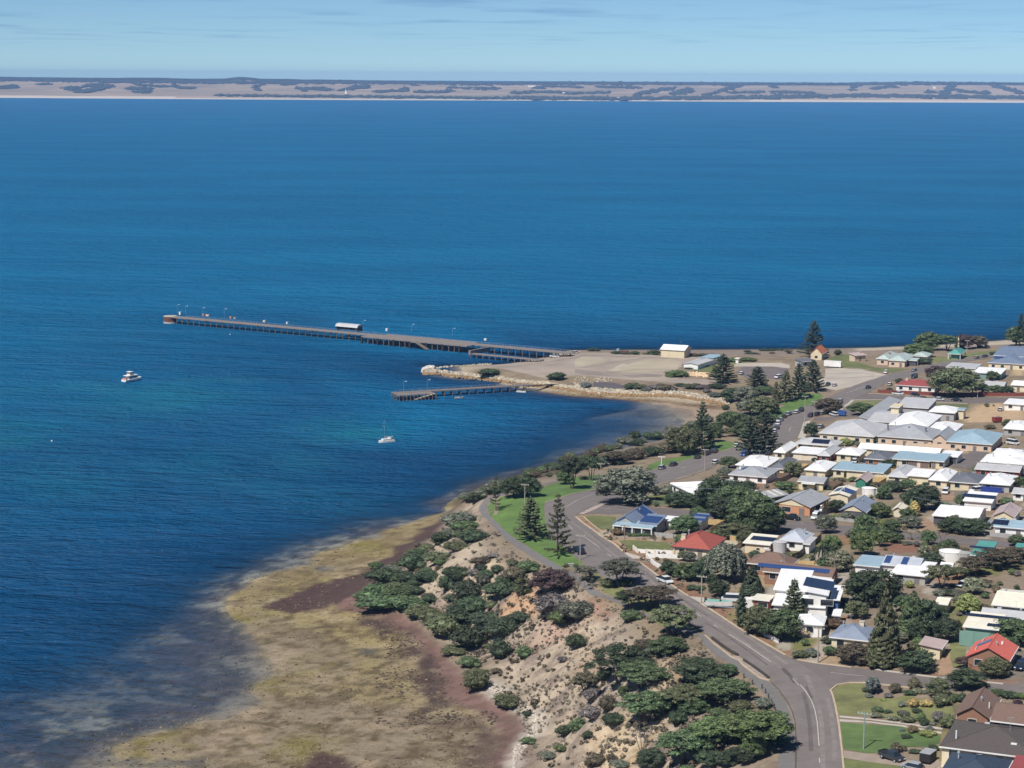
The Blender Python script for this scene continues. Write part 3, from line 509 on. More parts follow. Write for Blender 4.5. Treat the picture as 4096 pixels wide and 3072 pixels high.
s3 = drape('side_street', VN((520,1370),(560,1400),(700,1440),(1000,1490),(1500,1545)) + VP((760,195),(1220,255),(1470,285),(2000,335),(2330,372),(2330,450),(1850,395),(1500,410),(1250,395),(950,360),(650,325),(480,325),(370,345),(300,400),(250,320),(20,150)), .05, asph2)
s2 = drape('side_street', VJ((370,505),(740,560),(1100,575),(1430,600),(1750,640)) + VG((880,1230),(1270,1245),(1600,1290),(1940,1315)) + VL((870,270),(1300,300),(1770,345),(2100,375),(2400,400),(2400,490),(2000,445),(1270,400),(830,352)) + VG((1680,1425),(1200,1385),(880,1355)) + VJ((1750,745),(1430,690),(1000,660),(430,652),(270,645),(30,660)), .05, asph2)
s1 = drape('side_street', VC((230,1025),(540,1045),(900,1062),(1200,1075),(1600,1082),(2350,1075),(2350,1135),(1600,1150),(1000,1130),(540,1105),(300,1100),(40,1105)), .05, asph2)
path_l = VI((1360,545),(1200,580),(1100,620),(700,705),(540,742),(430,800),(372,870),(365,920),(400,1000),(500,1080),(600,1170),(700,1290),(850,1400),(1000,1490),(1140,1570),(1250,1640)) + VM((-330,440),(0,560),(300,690),(640,840),(950,950),(1010,1050),(1150,1180),(1270,1240),(1420,1340),(1500,1440)) + VQ((1690,390),(1760,450),(1870,560),(1960,680),(1995,750),(2010,900),(2005,1100),(1990,1330))
path_r = VI((1370,565),(1210,600),(1110,640),(720,725),(600,745),(530,775),(472,840),(460,900),(500,990),(620,1100),(740,1220),(880,1320),(1040,1420),(1180,1510),(1330,1590)) + VM((-280,400),(20,530),(320,660),(700,800),(1000,925),(1100,1010),(1340,1190),(1430,1230),(1480,1290),(1700,1450),(1800,1500)) + VQ((1900,425),(1960,490),(2050,610),(2110,725),(2150,850),(2165,1000),(2160,1330))
drape('footpath', path_l + path_r[::-1], .06, pathm)
isl = VM((1000,915),(1100,1000),(1340,1180),(1440,1190),(1490,1230),(1640,1320),(1845,1465),(1830,1500),(1700,1460),(1480,1300),(1430,1240),(1340,1200),(1100,1020))
o = drape('traffic_island', isl, .14, mat('island_concrete', K(164, 150, 138), .9, .25, .6, coords='World'))
# lawns
drape('lawn', VI((465,880),(540,800),(700,740),(1050,690),(1130,645),(1250,600),(1380,568),(1500,535),(1560,500),(1880,470)) + VJ((330,170)) + VI((1890,640),(1620,698),(1400,760),(1205,820),(1185,880),(1195,1000),(1225,1150),(1285,1300),(1425,1375),(1555,1500),(1670,1580),(1640,1640),(1420,1640),(1310,1585),(1180,1505),(1040,1415),(880,1315),(740,1215),(620,1095),(505,990)), .04, lawn)
drape('lawn', [(2330,2255),(2400,2305),(2520,2370)] + VM((470,530),(800,778),(1000,912),(880,860),(690,795),(440,800),(230,650),(60,520),(-250,385)), .03, lawn2)
drape('lawn', VJ((930,30),(1100,-30)) + VD((0,890),(150,870),(330,830),(480,720),(620,665),(740,700),(740,757),(560,815),(230,895),(0,953)) + VJ((1000,88),(900,108)), .04, lawn)
drape('lawn', VB((670,1500),(760,1420),(900,1370),(800,1340),(1060,1260),(1080,1200),(1230,1190),(1420,1200),(1440,1250),(1320,1355),(1100,1425),(1000,1465),(830,1540),(740,1560)), .04, lawn)
drape('lawn', VB((1620,640),(1750,610),(1900,640),(1920,720)) + VC((330,700),(640,715),(760,720),(540,765),(420,760),(0,700)) + VB((1700,800),(1680,720),(1500,690)), .04, lawn3)
drape('lawn', VC((1030,560),(1250,560),(1420,530),(1600,500),(1900,480),(1900,515),(1600,570),(1200,628),(1030,640)), .04, lawn2)
drape('lawn', VE((500,180),(520,140),(700,125),(900,128),(1000,120),(800,200),(560,230)), .04, lawn2); drape('lawn', VE((1290,160),(1680,165),(1640,220),(1500,240),(1290,195)), .04, lawn3)
drape('lawn', VJ((100,690),(200,670),(520,690),(470,850),(300,840)), .04, lawn3); drape('lawn', VJ((560,990),(700,980),(1150,1010),(1230,1060),(1130,1140),(800,1120),(650,1080)), .04, lawn3)
drape('lawn', VP((310,420),(370,352),(480,332),(640,330),(640,430),(720,470),(920,480),(1060,440),(1290,520),(1500,560),(1530,640),(1380,720),(1000,690),(700,650),(395,645),(358,560)), .04, lawn2)
drape('lawn', VP((400,715),(1000,755),(1390,845),(1380,920),(1280,960),(1050,960),(930,990),(760,1020),(620,1015),(430,975)), .04, lawn4)
drape('lawn', VP((435,1075),(1020,1140),(1050,1230),(445,1230)), .04, lawn3)
drape('lawn', VO((1100,1000),(1200,940),(1340,960),(1350,1100),(1250,1370),(1150,1370),(1110,1250)), .04, lawn2)
drape('lawn', VA((1480,560),(1800,500),(1830,600),(1700,610),(1500,590)), .04, lawn3)
drape('lawn', VA((1960,480),(2212,440),(2212,480),(2000,520)), .04, lawn2)
drape('lawn', VJ((930,440),(1180,450),(1190,500),(1000,500)), .04, lawn)
# yards
drape('gravel_yard', VX((1050,495),(1250,485),(1500,445),(1780,392),(1930,372),(2050,366)) + VA((0,372),(100,350),(500,358),(900,372),(1080,390),(1400,402),(1640,408),(1360,480),(1340,530),(1280,570),(1150,650),(1350,682),(1700,685),(1830,722),(1700,755),(1200,728),(600,688),(200,648),(0,640)) + VX((1800,620),(1650,590),(1350,520)), .04, gravel)
drape('parking_pad', VA((230,712),(500,732),(610,765),(600,825),(230,800)), .06, mat('dark_pad', K(98, 92, 96), .9, .1, .3, coords='World'))
drape('car_park', VB((170,880),(260,800),(700,800),(950,830),(870,1000),(600,965),(300,965)), .07, asph2)
drape('gravel_yard', VB((100,800),(170,750),(830,740),(960,780),(950,828),(700,798),(260,798)), .05, pale)
drape('gravel_yard', VB((1480,830),(1700,820),(2212,860)) + VC((0,700),(510,800),(250,895),(0,968)) + VB((1950,1075),(1640,1150),(1400,1100),(1350,1000),(1480,930)), .05, pale)
drape('footpath', VD((1622,440),(1710,420),(1690,500),(1645,640),(1550,645),(1595,535)), .1, conc)
ribbon('footpath', VB((1700,1440),(1880,1296)) + VC((30,1112),(540,1112),(1000,1138),(1500,1160)), 1.6, .09, conc)
drape('driveway', VP((390,650),(700,680),(1000,715),(1420,770),(1400,790),(1000,732),(700,695),(390,668)), .06, conc); drape('driveway', VP((390,685),(700,708),(1000,742),(1400,812),(1395,832),(1000,758),(700,722),(390,708)), .06, conc)
drape('driveway', VP((430,995),(620,1020),(760,1040),(1200,1110),(1340,1060),(1400,1120),(1300,1190),(430,1068)), .06, drivem)
drape('driveway', VO((1080,1080),(1140,1080),(1110,1250),(1150,1370),(1090,1500),(840,1440),(900,1380)), .03, dirt)
drape('driveway', VM((800,430),(1080,455),(1080,560),(960,520)), .1, conc); drape('driveway', VJ((620,1150),(660,1140),(880,1210),(860,1222),(730,1218)), .1, conc)
drape('driveway', VH((1120,700),(1330,700),(1310,800),(1130,800)), .05, dirt); drape('driveway', VL((940,60),(1060,130),(1080,270),(880,260)), .05, dirt)
drape('side_street', VE((1560,660),(1880,640),(1760,740),(1690,800),(1500,800)), .05, asph2); drape('car_park', VE((420,210),(560,240),(600,290),(420,290),(240,330),(120,330),(140,300),(300,290)), .05, asph2); drape('side_street', VE((1660,620),(1860,640),(1850,700),(1680,690)), .05, asph2)
drape('driveway', VJ((1180,955),(460,955),(640,905),(960,940)), .03, drivem)
drape('crossover', VJ((40,655),(200,575),(400,495),(440,500),(250,600),(100,660)), .12, mat('crossover_dust', K(186, 168, 158), .9, .3, .5, coords='World'))
# kerbs and paint
def kerb(pts, w=.35): ribbon('kerb', pts, w, .02, kerbm, .16)
kerb(VP((440,1230),(430,1165),(415,1000),(385,750),(350,560),(322,450),(300,400),(370,345),(480,325),(650,325),(950,360),(1250,395)))
kerb(VN((0,1075),(520,1370)), .5); kerb(VM((180,0),(400,160),(620,310),(800,430)), .5); kerb(VM((960,525),(1070,590),(1430,830),(1580,920)), .5); kerb(VJ((10,690),(100,765),(330,935),(500,1035),(610,1130)), .6)
kerb(VN((700,1440),(1000,1492),(1500,1548)) ); ribbon('kerb', VP((740,195),(1220,258),(1470,288)), .5, .02, conc, .16); ribbon('kerb', VP((1800,318),(2010,338)), .5, .02, conc, .16)
kerb(VI((1210,822),(1400,763),(1620,700),(1880,642)), .3); kerb(VJ((1000,92)) + VD((0,958),(230,900),(560,820),(740,762)), .35); kerb(VJ((960,315),(1190,245),(1500,165)) + VD((0,1165),(200,1105),(400,1042)), .35)
kerb(VC((230,1030),(540,1048),(900,1065),(1200,1078),(1600,1086)), .3); kerb(VJ((110,690),(290,840),(640,1085)), .3)
def line(pts, w=.16): ribbon('lane_marking', pts, w, .115, paint, parent=road)
for a in (VM((510,388),(552,416)), VM((905,650),(960,690)), VM((1120,790),(1180,830)), VM((1310,910),(1580,1080),(1845,1262)), VP((0,345),(55,410),(110,500),(145,590),(170,720),(188,950)), VP((190,1070),(195,1120)), VI((1480,1100),(1550,1165)), VI((1700,1260),(1890,1395)), VI((1990,1475),(2040,1510)), VI((1470,880),(1600,800),(1750,740),(1900,705)), VJ((1080,145),(1195,120)), VJ((1320,80),(1400,60)), VD((80,1025),(180,1005)), VD((1440,560),(1465,500)), VM((2120,1470),(2200,1560)), VB((1790,1190),(2050,1105)), VC((0,1010),(200,935)), VI((2150,1555),(2200,1600))): line(a)
ribbon('lane_marking', VQ((1925,440),(2010,520),(2090,640),(2140,740),(2165,850),(2172,1000),(2170,1300)), .14, .13, mat('dark_line', K(70, 64, 62), .9), parent=road)
ribbon('lane_marking', VP((300,225),(640,262)), .14, .1, paint, parent=s3); ribbon('lane_marking', VJ((300,575),(640,605)), .2, .1, paint, parent=s2)
# repairs and tyre wear in the asphalt
wear = mat('tar_patch', K(98, 92, 90), .9, .2, .6, coords='World')
for a, w_ in ((VM((1990,1340),(2090,1440),(2150,1530)), .9), (VN((480,1570),(540,1640)), .8), (VQ((2040,310),(2120,390),(2170,450)), .7), (VI((1430,980),(1520,1060)), .9), (VP((60,360),(120,480)), .4)): ribbon('tar_patch', a, w_, .105, wear, parent=road)

trk = mat('wheel_track', K(138, 130, 125), .9, .2, .4, coords='World'); seam = mat('road_seam', K(108, 101, 98), .9, .2, .4, coords='World')
for a, w_, m_ in ((VM((60,60),(300,230),(560,400),(860,600),(1150,780),(1500,1010),(1900,1290),(2180,1500)), .9, trk), (VM((250,80),(480,250),(700,400),(1020,610),(1350,810),(1750,1080),(2050,1290)), .9, trk), (VM((120,40),(420,260),(700,450),(1050,680)), .35, seam), (VM((1010,760),(1400,1010),(1800,1300)), .5, seam), (VP((60,250),(130,400),(185,560),(215,750),(225,1000),(228,1200)), .9, trk), (VP((270,480),(310,640),(335,850),(345,1100)), .9, trk), (VP((30,420),(70,560),(100,760),(110,1000)), .8, seam), (VJ((100,860),(330,1040),(560,1220)), .8, trk), (VJ((200,900),(420,1080)), .3, seam), (VD((0,1090),(250,1020),(520,930),(900,840)), .8, trk), (VI((1480,1010),(1600,1120),(1800,1270),(2000,1420)), .8, trk)): ribbon('wheel_track', a, w_, .101, m_, parent=road)

gr2 = mat('gravel_tan', K(184, 172, 150), .95, .16, .05, coords='World'); gr3 = mat('gravel_track', K(150, 138, 128), .95, .2, .08, coords='World')
for pl_, m_ in ((VA((0,445),(90,400),(280,410),(440,450),(120,520),(0,530)), gr2), (VA((400,580),(600,510),(900,440),(1250,425),(1330,480),(1290,560),(900,605),(600,600)), gr2), (VA((490,540),(600,490),(660,490),(560,535)), pale), (VA((1150,600),(1270,572),(1280,580),(1200,605)), pale), (VA((600,640),(900,620),(1120,630),(1080,655),(700,665)), gr3), (VA((0,560),(300,590),(500,650),(200,630),(0,610)), gr3)): drape('gravel_patch', pl_, .075, m_)
for a, w_ in ((VA((60,380),(500,400),(900,410),(1300,430)), 1.2), (VA((100,540),(500,470),(900,420)), 1.0), (VA((300,620),(800,560),(1250,560)), 1.0), (VX((1300,510),(1700,470),(2100,400)), 1.2), (VB((1500,900),(1900,890),(2200,900)), 1.0), (VB((1500,980),(1900,960),(2200,940)), 1.0)): ribbon('wheel_track', a, w_, .10, gr3)

edge_m = mat('island_edging', K(74, 68, 64), .9, .3, 1.2, coords='World')
for a in (VM((1100,965),(1220,1055),(1330,1130),(1425,1180)), VM((1500,1245),(1620,1325),(1730,1405),(1820,1475))): ribbon('island_edging', a, .45, .16, edge_m, .35)
ribbon('kerb', VM((1010,925),(1120,1030),(1340,1200),(1440,1245),(1490,1305),(1700,1465),(1825,1502)), .3, .12, kerbm, .12)
# ================================================================ building kit
def box(v, f, x0, x1, y0, y1, z0, z1_):
    o = len(v); v += [(x0,y0,z0),(x1,y0,z0),(x1,y1,z0),(x0,y1,z0),(x0,y0,z1_),(x1,y0,z1_),(x1,y1,z1_),(x0,y1,z1_)]
    f += [(o+3,o+2,o+1,o),(o+4,o+5,o+6,o+7),(o,o+1,o+5,o+4),(o+1,o+2,o+6,o+5),(o+2,o+3,o+7,o+6),(o+3,o,o+4,o+7)]
def cyl(v, f, x, y, z0, z1_, r0, r1=None, n=10, cap=True):
    r1 = r0 if r1 is None else r1; o = len(v)
    for k in range(n):
        a = 2 * math.pi * k / n; c, s = math.cos(a), math.sin(a); v.append((x + r0 * c, y + r0 * s, z0)); v.append((x + r1 * c, y + r1 * s, z1_))
    for k in range(n):
        j = (k + 1) % n; f.append((o + 2*k, o + 2*j, o + 2*j + 1, o + 2*k + 1))
    if cap: f.append(tuple(o + 2*k + 1 for k in range(n))); f.append(tuple(o + 2*k for k in range(n))[::-1])
def tube(v, f, a, b, r0, r1=None, n=6):
    a = Vector(a); b = Vector(b); r1 = r0 if r1 is None else r1; d = (b - a)
    if d.length < 1e-6: return
    q = d.to_track_quat('Z', 'Y'); o = len(v)
    for k in range(n):
        t_ = 2 * math.pi * k / n; e = q @ Vector((math.cos(t_), math.sin(t_), 0)); v.append(tuple(a + e * r0)); v.append(tuple(b + e * r1))
    for k in range(n):
        j = (k + 1) % n; f.append((o + 2*k, o + 2*j, o + 2*j + 1, o + 2*k + 1))
    f.append(tuple(o + 2*k + 1 for k in range(n))); f.append(tuple(o + 2*k for k in range(n))[::-1])
_mc = {}
def shared(name, key, fn, m, parent, loc=(0,0,0), rot=(0,0,0), objmat=False):
    k = (name, key, None if objmat else m.name)
    if k not in _mc:
        v, f = [], []; fn(v, f); me = bpy.data.meshes.new(name); me.from_pydata(v, [], f); me.update(); me.materials.append(m); _mc[k] = me
    o = bpy.data.objects.new(name, _mc[k]); C.objects.link(o); o.parent = parent; o.location = loc; o.rotation_euler = rot
    if objmat: o.material_slots[0].link = 'OBJECT'; o.material_slots[0].material = m
    return o
def part(name, fn, m, parent, loc=(0,0,0), rot=(0,0,0), smooth=False):
    v, f = [], []; fn(v, f); o = newobj(name, v, f, m, parent, smooth=smooth); o.location = loc; o.rotation_euler = rot; return o
def empty(name, loc, rz, label, cat, group=None):
    o = bpy.data.objects.new(name, None); o.empty_display_size = .5; C.objects.link(o); o.location = loc; o.rotation_euler = (0, 0, rz); o['label'] = label; o['category'] = cat
    if group: o['group'] = group
    return o
def rm(name, c, k=.85, **kw): return mat(name, K(*c, k), kw.get('rough', .55), kw.get('var', .11), kw.get('vs', .35), kw.get('bump', 0), kw.get('bs', 8), wave=('X', .39, .22) if name.startswith('roof_') else None)
WH = rm('roof_white', (240, 240, 240), .92); LG = rm('roof_light_grey', (196, 196, 198)); MG = rm('roof_mid_grey', (170, 172, 176)); DG = rm('roof_dark_grey', (116, 118, 126)); BL = rm('roof_pale_blue', (158, 184, 198)); BG = rm('roof_blue_grey', (142, 152, 170)); SB = rm('roof_steel_blue', (124, 138, 160)); NB = rm('roof_navy', (64, 76, 92)); CR = rm('roof_cream', (232, 226, 208), .92); TQ = rm('roof_teal', (92, 160, 150)); PG = rm('roof_pale_green', (186, 200, 196))
RT = rm('tile_red', (160, 84, 72), .95, rough=.8, var=.14, vs=2, bump=.4, bs=5); OT = rm('tile_salmon', (206, 106, 92), .95, rough=.8, var=.1, vs=2, bump=.4, bs=5); BT = rm('tile_brown', (128, 104, 92), rough=.85, var=.14, vs=2, bump=.4, bs=5); DB = rm('tile_dark_brown', (92, 84, 80), rough=.85, var=.14, vs=2, bump=.4, bs=5); RU = rm('roof_rust', (186, 108, 78), .9, rough=.9, var=.35, vs=.5); PK = rm('roof_pinkish', (196, 176, 172)); SV = rm('roof_silver', (190, 196, 206)); CRM = rm('roof_maroon', (150, 78, 76), .95)
wW = rm('wall_white', (236, 234, 230), .9, rough=.8); wC = rm('wall_cream', (226, 212, 182), .85, rough=.85); wY = rm('wall_yellow', (222, 208, 176), .85, rough=.85); wO = rm('wall_orange_brick', (206, 148, 112), .85, rough=.9, var=.12, vs=4); wB = rm('wall_brown_brick', (150, 112, 90), .85, rough=.9, var=.15, vs=4); wP = rm('wall_peach_stone', (218, 194, 172), .85, rough=.9, var=.12, vs=3); wR = rm('wall_red_brick', (150, 88, 78), .85, rough=.9, var=.15, vs=4); wG = rm('wall_grey', (170, 170, 168), .85, rough=.85); wT = rm('wall_sage', (122, 158, 146), .85, rough=.8); wD = rm('wall_dark', (84, 84, 90), .85, rough=.8); wE = rm('wall_emerald', (60, 130, 110), .85, rough=.8); wBl = rm('wall_blue', (70, 104, 156), .85, rough=.8)
frameM = rm('frame_white', (232, 232, 228), .9); frameD = rm('frame_dark', (70, 72, 76)); glass = mat('window_glass', (.022, .028, .036), .12, .1, 1, spec=.6); doorM = rm('door_grey', (128, 122, 120)); garM = rm('garage_brown', (124, 106, 100)); garC = rm('garage_cream', (228, 218, 198)); solM = mat('solar_cell', (.016, .022, .045), .18, .12, 2, spec=.7); solB = mat('solar_cell_blue', (.035, .07, .19), .2, .12, 2, spec=.7); brickC = rm('chimney_brick', (160, 96, 76), .9)
def solve_px(p, h):
    g = hit(*p); z = g.z
    for _ in range(5):
        q = at_z(p[0], p[1], z + h); z = max(z1(q.x, q.y), .3)
    return at_z(p[0], p[1], z + h), z
galv0 = rm('aerial_metal', (170, 174, 178))
class House: pass
HB = []
def roof_geo(kind, w, d, e, rise, th=.2):
    x, y = w / 2, d / 2; v, f = [], []
    lo = [(-x,-y,e-th),(x,-y,e-th),(x,y,e-th),(-x,y,e-th)]; up = [(-x,-y,e),(x,-y,e),(x,y,e),(-x,y,e)]
    side = lambda: [(3,2,1,0),(0,1,5,4),(1,2,6,5),(2,3,7,6),(3,0,4,7)]
    v = lo + up
    if kind == 'hip':
        k = min(x, y)
        if abs(x - y) < .3: v += [(0,0,e+rise)]; f = side() + [(4,5,8),(5,6,8),(6,7,8),(7,4,8)]
        elif x > y: v += [(-x+k,0,e+rise),(x-k,0,e+rise)]; f = side() + [(4,5,9,8),(5,6,9),(6,7,8,9),(7,4,8)]
        else: v += [(0,-y+k,e+rise),(0,y-k,e+rise)]; f = side() + [(4,5,8),(5,6,9,8),(6,7,9),(7,4,8,9)]
    elif kind == 'gx': v += [(-x,0,e+rise),(x,0,e+rise),(-x,0,e+rise-th),(x,0,e+rise-th)]; f = [(0,1,5,4),(2,3,7,6),(4,5,9,8),(6,7,8,9),(0,4,8,10),(3,10,8,7),(1,11,9,5),(2,6,9,11),(0,10,11,1),(3,2,11,10)]
    elif kind == 'gy': v += [(0,-y,e+rise),(0,y,e+rise),(0,-y,e+rise-th),(0,y,e+rise-th)]; f = [(3,0,4,7),(1,2,6,5),(4,8,9,7),(5,6,9,8),(0,10,8,4),(1,5,8,10),(3,7,9,11),(2,11,9,6),(0,3,11,10),(1,10,11,2)]
    elif kind == 'skf': v = lo[:2] + [(x,y,e+rise-th),(-x,y,e+rise-th)] + up[:2] + [(x,y,e+rise),(-x,y,e+rise)]; f = side() + [(4,5,6,7)]
    elif kind == 'skr': v = [(-x,-y,e+rise-th),(x,-y,e-th),(x,y,e-th),(-x,y,e+rise-th),(-x,-y,e+rise),(x,-y,e),(x,y,e),(-x,y,e+rise)]; f = side() + [(4,5,6,7)]
    else: f = side() + [(4,5,6,7)]
    return v, f
def wall_geo(kind, w, d, e, rise, over):
    x, y = w / 2 - over, d / 2 - over; t = e - .12; v, f = [], []; box(v, f, -x, x, -y, y, -1.2, t)
    k = rise * (1 - over / max(w / 2, .1)) if kind == 'gy' else rise * (1 - over / max(d / 2, .1))
    if kind == 'gx': o = len(v); v += [(-x,0,t+k),(x,0,t+k)]; f += [(4,7,o),(5,o+1,6),(4,o,o+1,5),(7,6,o+1,o)]
    elif kind == 'gy': o = len(v); v += [(0,-y,t+k),(0,y,t+k)]; f += [(4,5,o),(7,o+1,6),(4,o,o+1,7),(5,6,o+1,o)]
    elif kind == 'skf': v[6] = (x,y,t+rise-.05); v[7] = (-x,y,t+rise-.05)
    elif kind == 'skr': v[4] = (-x,-y,t+rise-.05); v[7] = (-x,y,t+rise-.05)
    return v, f
def slope_frame(h, side):
    x, y, e, r = h.w / 2, h.d / 2, h.e, h.rise; k = h.kind
    if side == 'front':
        run = 2 * y if k == 'skf' else y; rr = r if k in ('hip', 'gx', 'skf') else 0; return Vector((0,-y,e)), Vector((1,0,0)), Vector((0,run,rr)).normalized(), math.hypot(run, rr)
    if side == 'back': return Vector((0,y,e)), Vector((-1,0,0)), Vector((0,-y,r if k in ('hip','gx') else 0)).normalized(), math.hypot(y, r)
    if side == 'right':
        run = 2 * x if k == 'skr' else (x if k == 'gy' or h.w <= h.d else h.d / 2); return Vector((x,0,e)), Vector((0,1,0)), Vector((-run,0,r)).normalized(), math.hypot(run, r)
    run = x if k == 'gy' or h.w <= h.d else h.d / 2; return Vector((-x,0,e)), Vector((0,-1,0)), Vector((run,0,r)).normalized(), math.hypot(run, r)
def solar(h, side, u, v, cols, rows, m=None, pw=1.02, ph=1.68, gap=.03):
    o, e1, e2, ln = slope_frame(h, side); n = e1.cross(e2).normalized(); M = Matrix((e1, e2, n)).transposed().to_4x4()
    for r in range(rows):
        for c in range(cols):
            p = o + e1 * (u + (c - (cols - 1) / 2) * (pw + gap)) + e2 * (v * ln + (r - (rows - 1) / 2) * (ph + gap)) + n * .10
            s = shared('solar_panel', (pw, ph), lambda V, Fc: box(V, Fc, -pw/2, pw/2, -ph/2, ph/2, -.03, .03), m or solM, h.roof); s.matrix_local = Matrix.Translation(p) @ M
def on_roof(h, side, u, v, name, fn, m, lift=0.0):
    o, e1, e2, ln = slope_frame(h, side); p = o + e1 * u + e2 * (v * ln); q = part(name, fn, m, h.roof); q.location = p + Vector((0, 0, lift)); return q
def chimney(h, x, y, z=1.2, s=.45, m=None):
    top = h.e + h.rise + z; c = part('chimney', lambda V, Fc: box(V, Fc, -s, s, -s, s, h.e - .5, top), m or brickC, h.roof, (x, y, 0)); part('chimney_cap', lambda V, Fc: box(V, Fc, -s-.08, s+.08, -s-.08, s+.08, top, top+.15), conc, h.roof, (x, y, 0))
def window(h, face, u, z=.95, w=1.5, hh=1.25, fm=None, gm=None):
    x, y = h.w / 2 - h.over, h.d / 2 - h.over
    loc, rz = {'f': ((u,-y,z), 0), 'r': ((x,u,z), math.pi/2), 'l': ((-x,u,z), -math.pi/2), 'b': ((u,y,z), math.pi)}[face]
    def fr(V, Fc):
        t = .06
        box(V, Fc, -w/2-t, w/2+t, -.09, .05, -t, 0); box(V, Fc, -w/2-t, w/2+t, -.09, .05, hh, hh+t); box(V, Fc, -w/2-t, -w/2, -.09, .05, 0, hh); box(V, Fc, w/2, w/2+t, -.09, .05, 0, hh)
    wd = shared('window', (w, hh), fr, fm or frameM, h.wall, loc, (0, 0, rz))
    p = bpy.data.objects.new('pane', _pane(w, hh, gm or glass)); C.objects.link(p); p.parent = h.root; p.matrix_parent_inverse = Matrix(); p.location = Vector(h.off) + Vector(loc); p.rotation_euler = (0, 0, rz); p.parent = h.wall; p.location = loc
    return wd
def _pane(w, hh, gm):
    k = ('pane', w, hh, gm.name)
    if k not in _mc:
        v, f = [], []; box(v, f, -w/2, w/2, -.04, .04, 0, hh); me = bpy.data.meshes.new('pane'); me.from_pydata(v, [], f); me.update(); me.materials.append(gm); _mc[k] = me
    return _mc[k]
def door(h, face, u, w=1.0, hh=2.1, m=None, name='door'):
    x, y = h.w / 2 - h.over, h.d / 2 - h.over
    loc, rz = {'f': ((u,-y,0), 0), 'r': ((x,u,0), math.pi/2), 'l': ((-x,u,0), -math.pi/2)}[face]
    return shared(name, (w, hh), lambda V, Fc: (box(V, Fc, -w/2, w/2, -.08, .05, -.2, hh), box(V, Fc, -w/2-.1, -w/2, -.11, .05, -.2, hh+.1), box(V, Fc, w/2, w/2+.1, -.11, .05, -.2, hh+.1)), m or doorM, h.wall, loc, (0, 0, rz))
def house(label, LF, RF, RB, e=2.8, kind='hip', rise=1.7, wall=None, roof=None, over=.45, cat='house', name='house', free=False, host=None, win=True, gut=None, fm=None, dmin=2.0):
    a, za = solve_px(LF, e); b, zb = solve_px(RF, e); c, zc = solve_px(RB, e); zb0 = (za + zb + zc) / 3
    a = at_z(*LF, zb0 + e); b = at_z(*RF, zb0 + e); c = at_z(*RB, zb0 + e)
    if host: ax = Vector((math.cos(host.ang), math.sin(host.ang), 0))
    elif free: ax = (b - a); ax.z = 0; ax.normalize()
    else: ax = A_DIR
    ay = Vector((-ax.y, ax.x, 0)); w = max(2., (b - a).dot(ax)); d = max(dmin, (c - b).dot(ay)); ctr = (a + b) / 2; ctr = b - ax * w / 2 + ay * d / 2; 
    h = House(); h.w, h.d, h.e, h.rise, h.kind, h.over = w, d, e, rise, kind, over; h.ang = math.atan2(ax.y, ax.x)
    gz_ = z1(ctr.x, ctr.y); h.z = gz_ = zb0
    if host:
        h.root = host.root; rel = Matrix.Rotation(-host.ang, 3, 'Z') @ (Vector((ctr.x, ctr.y, zb0)) - host.root.location); h.off = rel
    else: h.root = empty(name, (ctr.x, ctr.y, zb0), h.ang, label, cat); h.off = Vector((0, 0, 0))
    HB.append((ctr.x, ctr.y, w, d, h.ang, label or HB[-1][5]))
    wv, wf = wall_geo(kind, w, d, e, rise, over); h.wall = newobj('wall', wv, wf, wall or wW, h.root); h.wall.location = h.off
    rv, rf = roof_geo(kind, w, d, e, rise); h.roof = newobj('roof', rv, rf, roof or WH, h.root); h.roof.location = h.off
    gm = gut or frameM
    if kind in ('hip', 'gx', 'gy'):
        def ridge(V, Fc):
            k_ = min(w, d) / 2; x0 = (w / 2 - k_) if kind == 'hip' and w > d else (w / 2 if kind == 'gx' else 0); y0_ = (d / 2 - k_) if kind == 'hip' and d >= w else (d / 2 if kind == 'gy' else 0)
            tube(V, Fc, (-x0, -y0_, e + rise), (x0, y0_, e + rise), .13, .13, 5)
            if kind == 'hip':
                for sx in (-1, 1):
                    for sy in (-1, 1): tube(V, Fc, (sx * w / 2, sy * d / 2, e), (sx * x0, sy * y0_, e + rise), .10, .10, 5)
        part('ridge_cap', ridge, roof or WH, h.roof)
    if kind in ('hip', 'gx', 'skf', 'flat'): part('gutter', lambda V, Fc: box(V, Fc, -w/2-.02, w/2+.02, -d/2-.14, -d/2-.004, e-.26, e-.03), gm, h.root, h.off)
    if kind in ('hip', 'gy', 'skr'): part('gutter', lambda V, Fc: box(V, Fc, w/2+.004, w/2+.14, -d/2, d/2, e-.26, e-.03), gm, h.root, h.off)
    if label and kind in ('hip', 'gx', 'gy') and w > 6:
        k_ = (len(HB) * 37 % 10) / 10 - .5
        part('whirly_vent', lambda V, Fc: (cyl(V, Fc, 0, 0, -.6, .35, .14, .14, 8), cyl(V, Fc, 0, 0, .35, .7, .26, .2, 8)), MG, h.roof, (w * .3 * (1 if k_ > 0 else -1) if kind != 'gy' else w * .12, d * .08 if kind != 'gy' else d * k_ * .6, e + rise * .8))
        if len(HB) % 3: 
            ae = part('aerial', lambda V, Fc: (tube(V, Fc, (0,0,-1), (0,0,2.4), .035, .03, 5), tube(V, Fc, (-.6,0,2.3), (.6,0,2.3), .025, .025, 4), tube(V, Fc, (-.45,.25,2.3), (-.45,-.25,2.3), .02, .02, 4), tube(V, Fc, (.45,.3,2.3), (.45,-.3,2.3), .02, .02, 4)), galv0, h.roof, (w * k_ * .5, 0, e + rise * .8))
        if w > 9: part('air_conditioner', lambda V, Fc: box(V, Fc, -.45, .45, -.35, .35, -.4, .55), LG, h.roof, (-w * k_ * .4, d * .22, e + rise * .45))
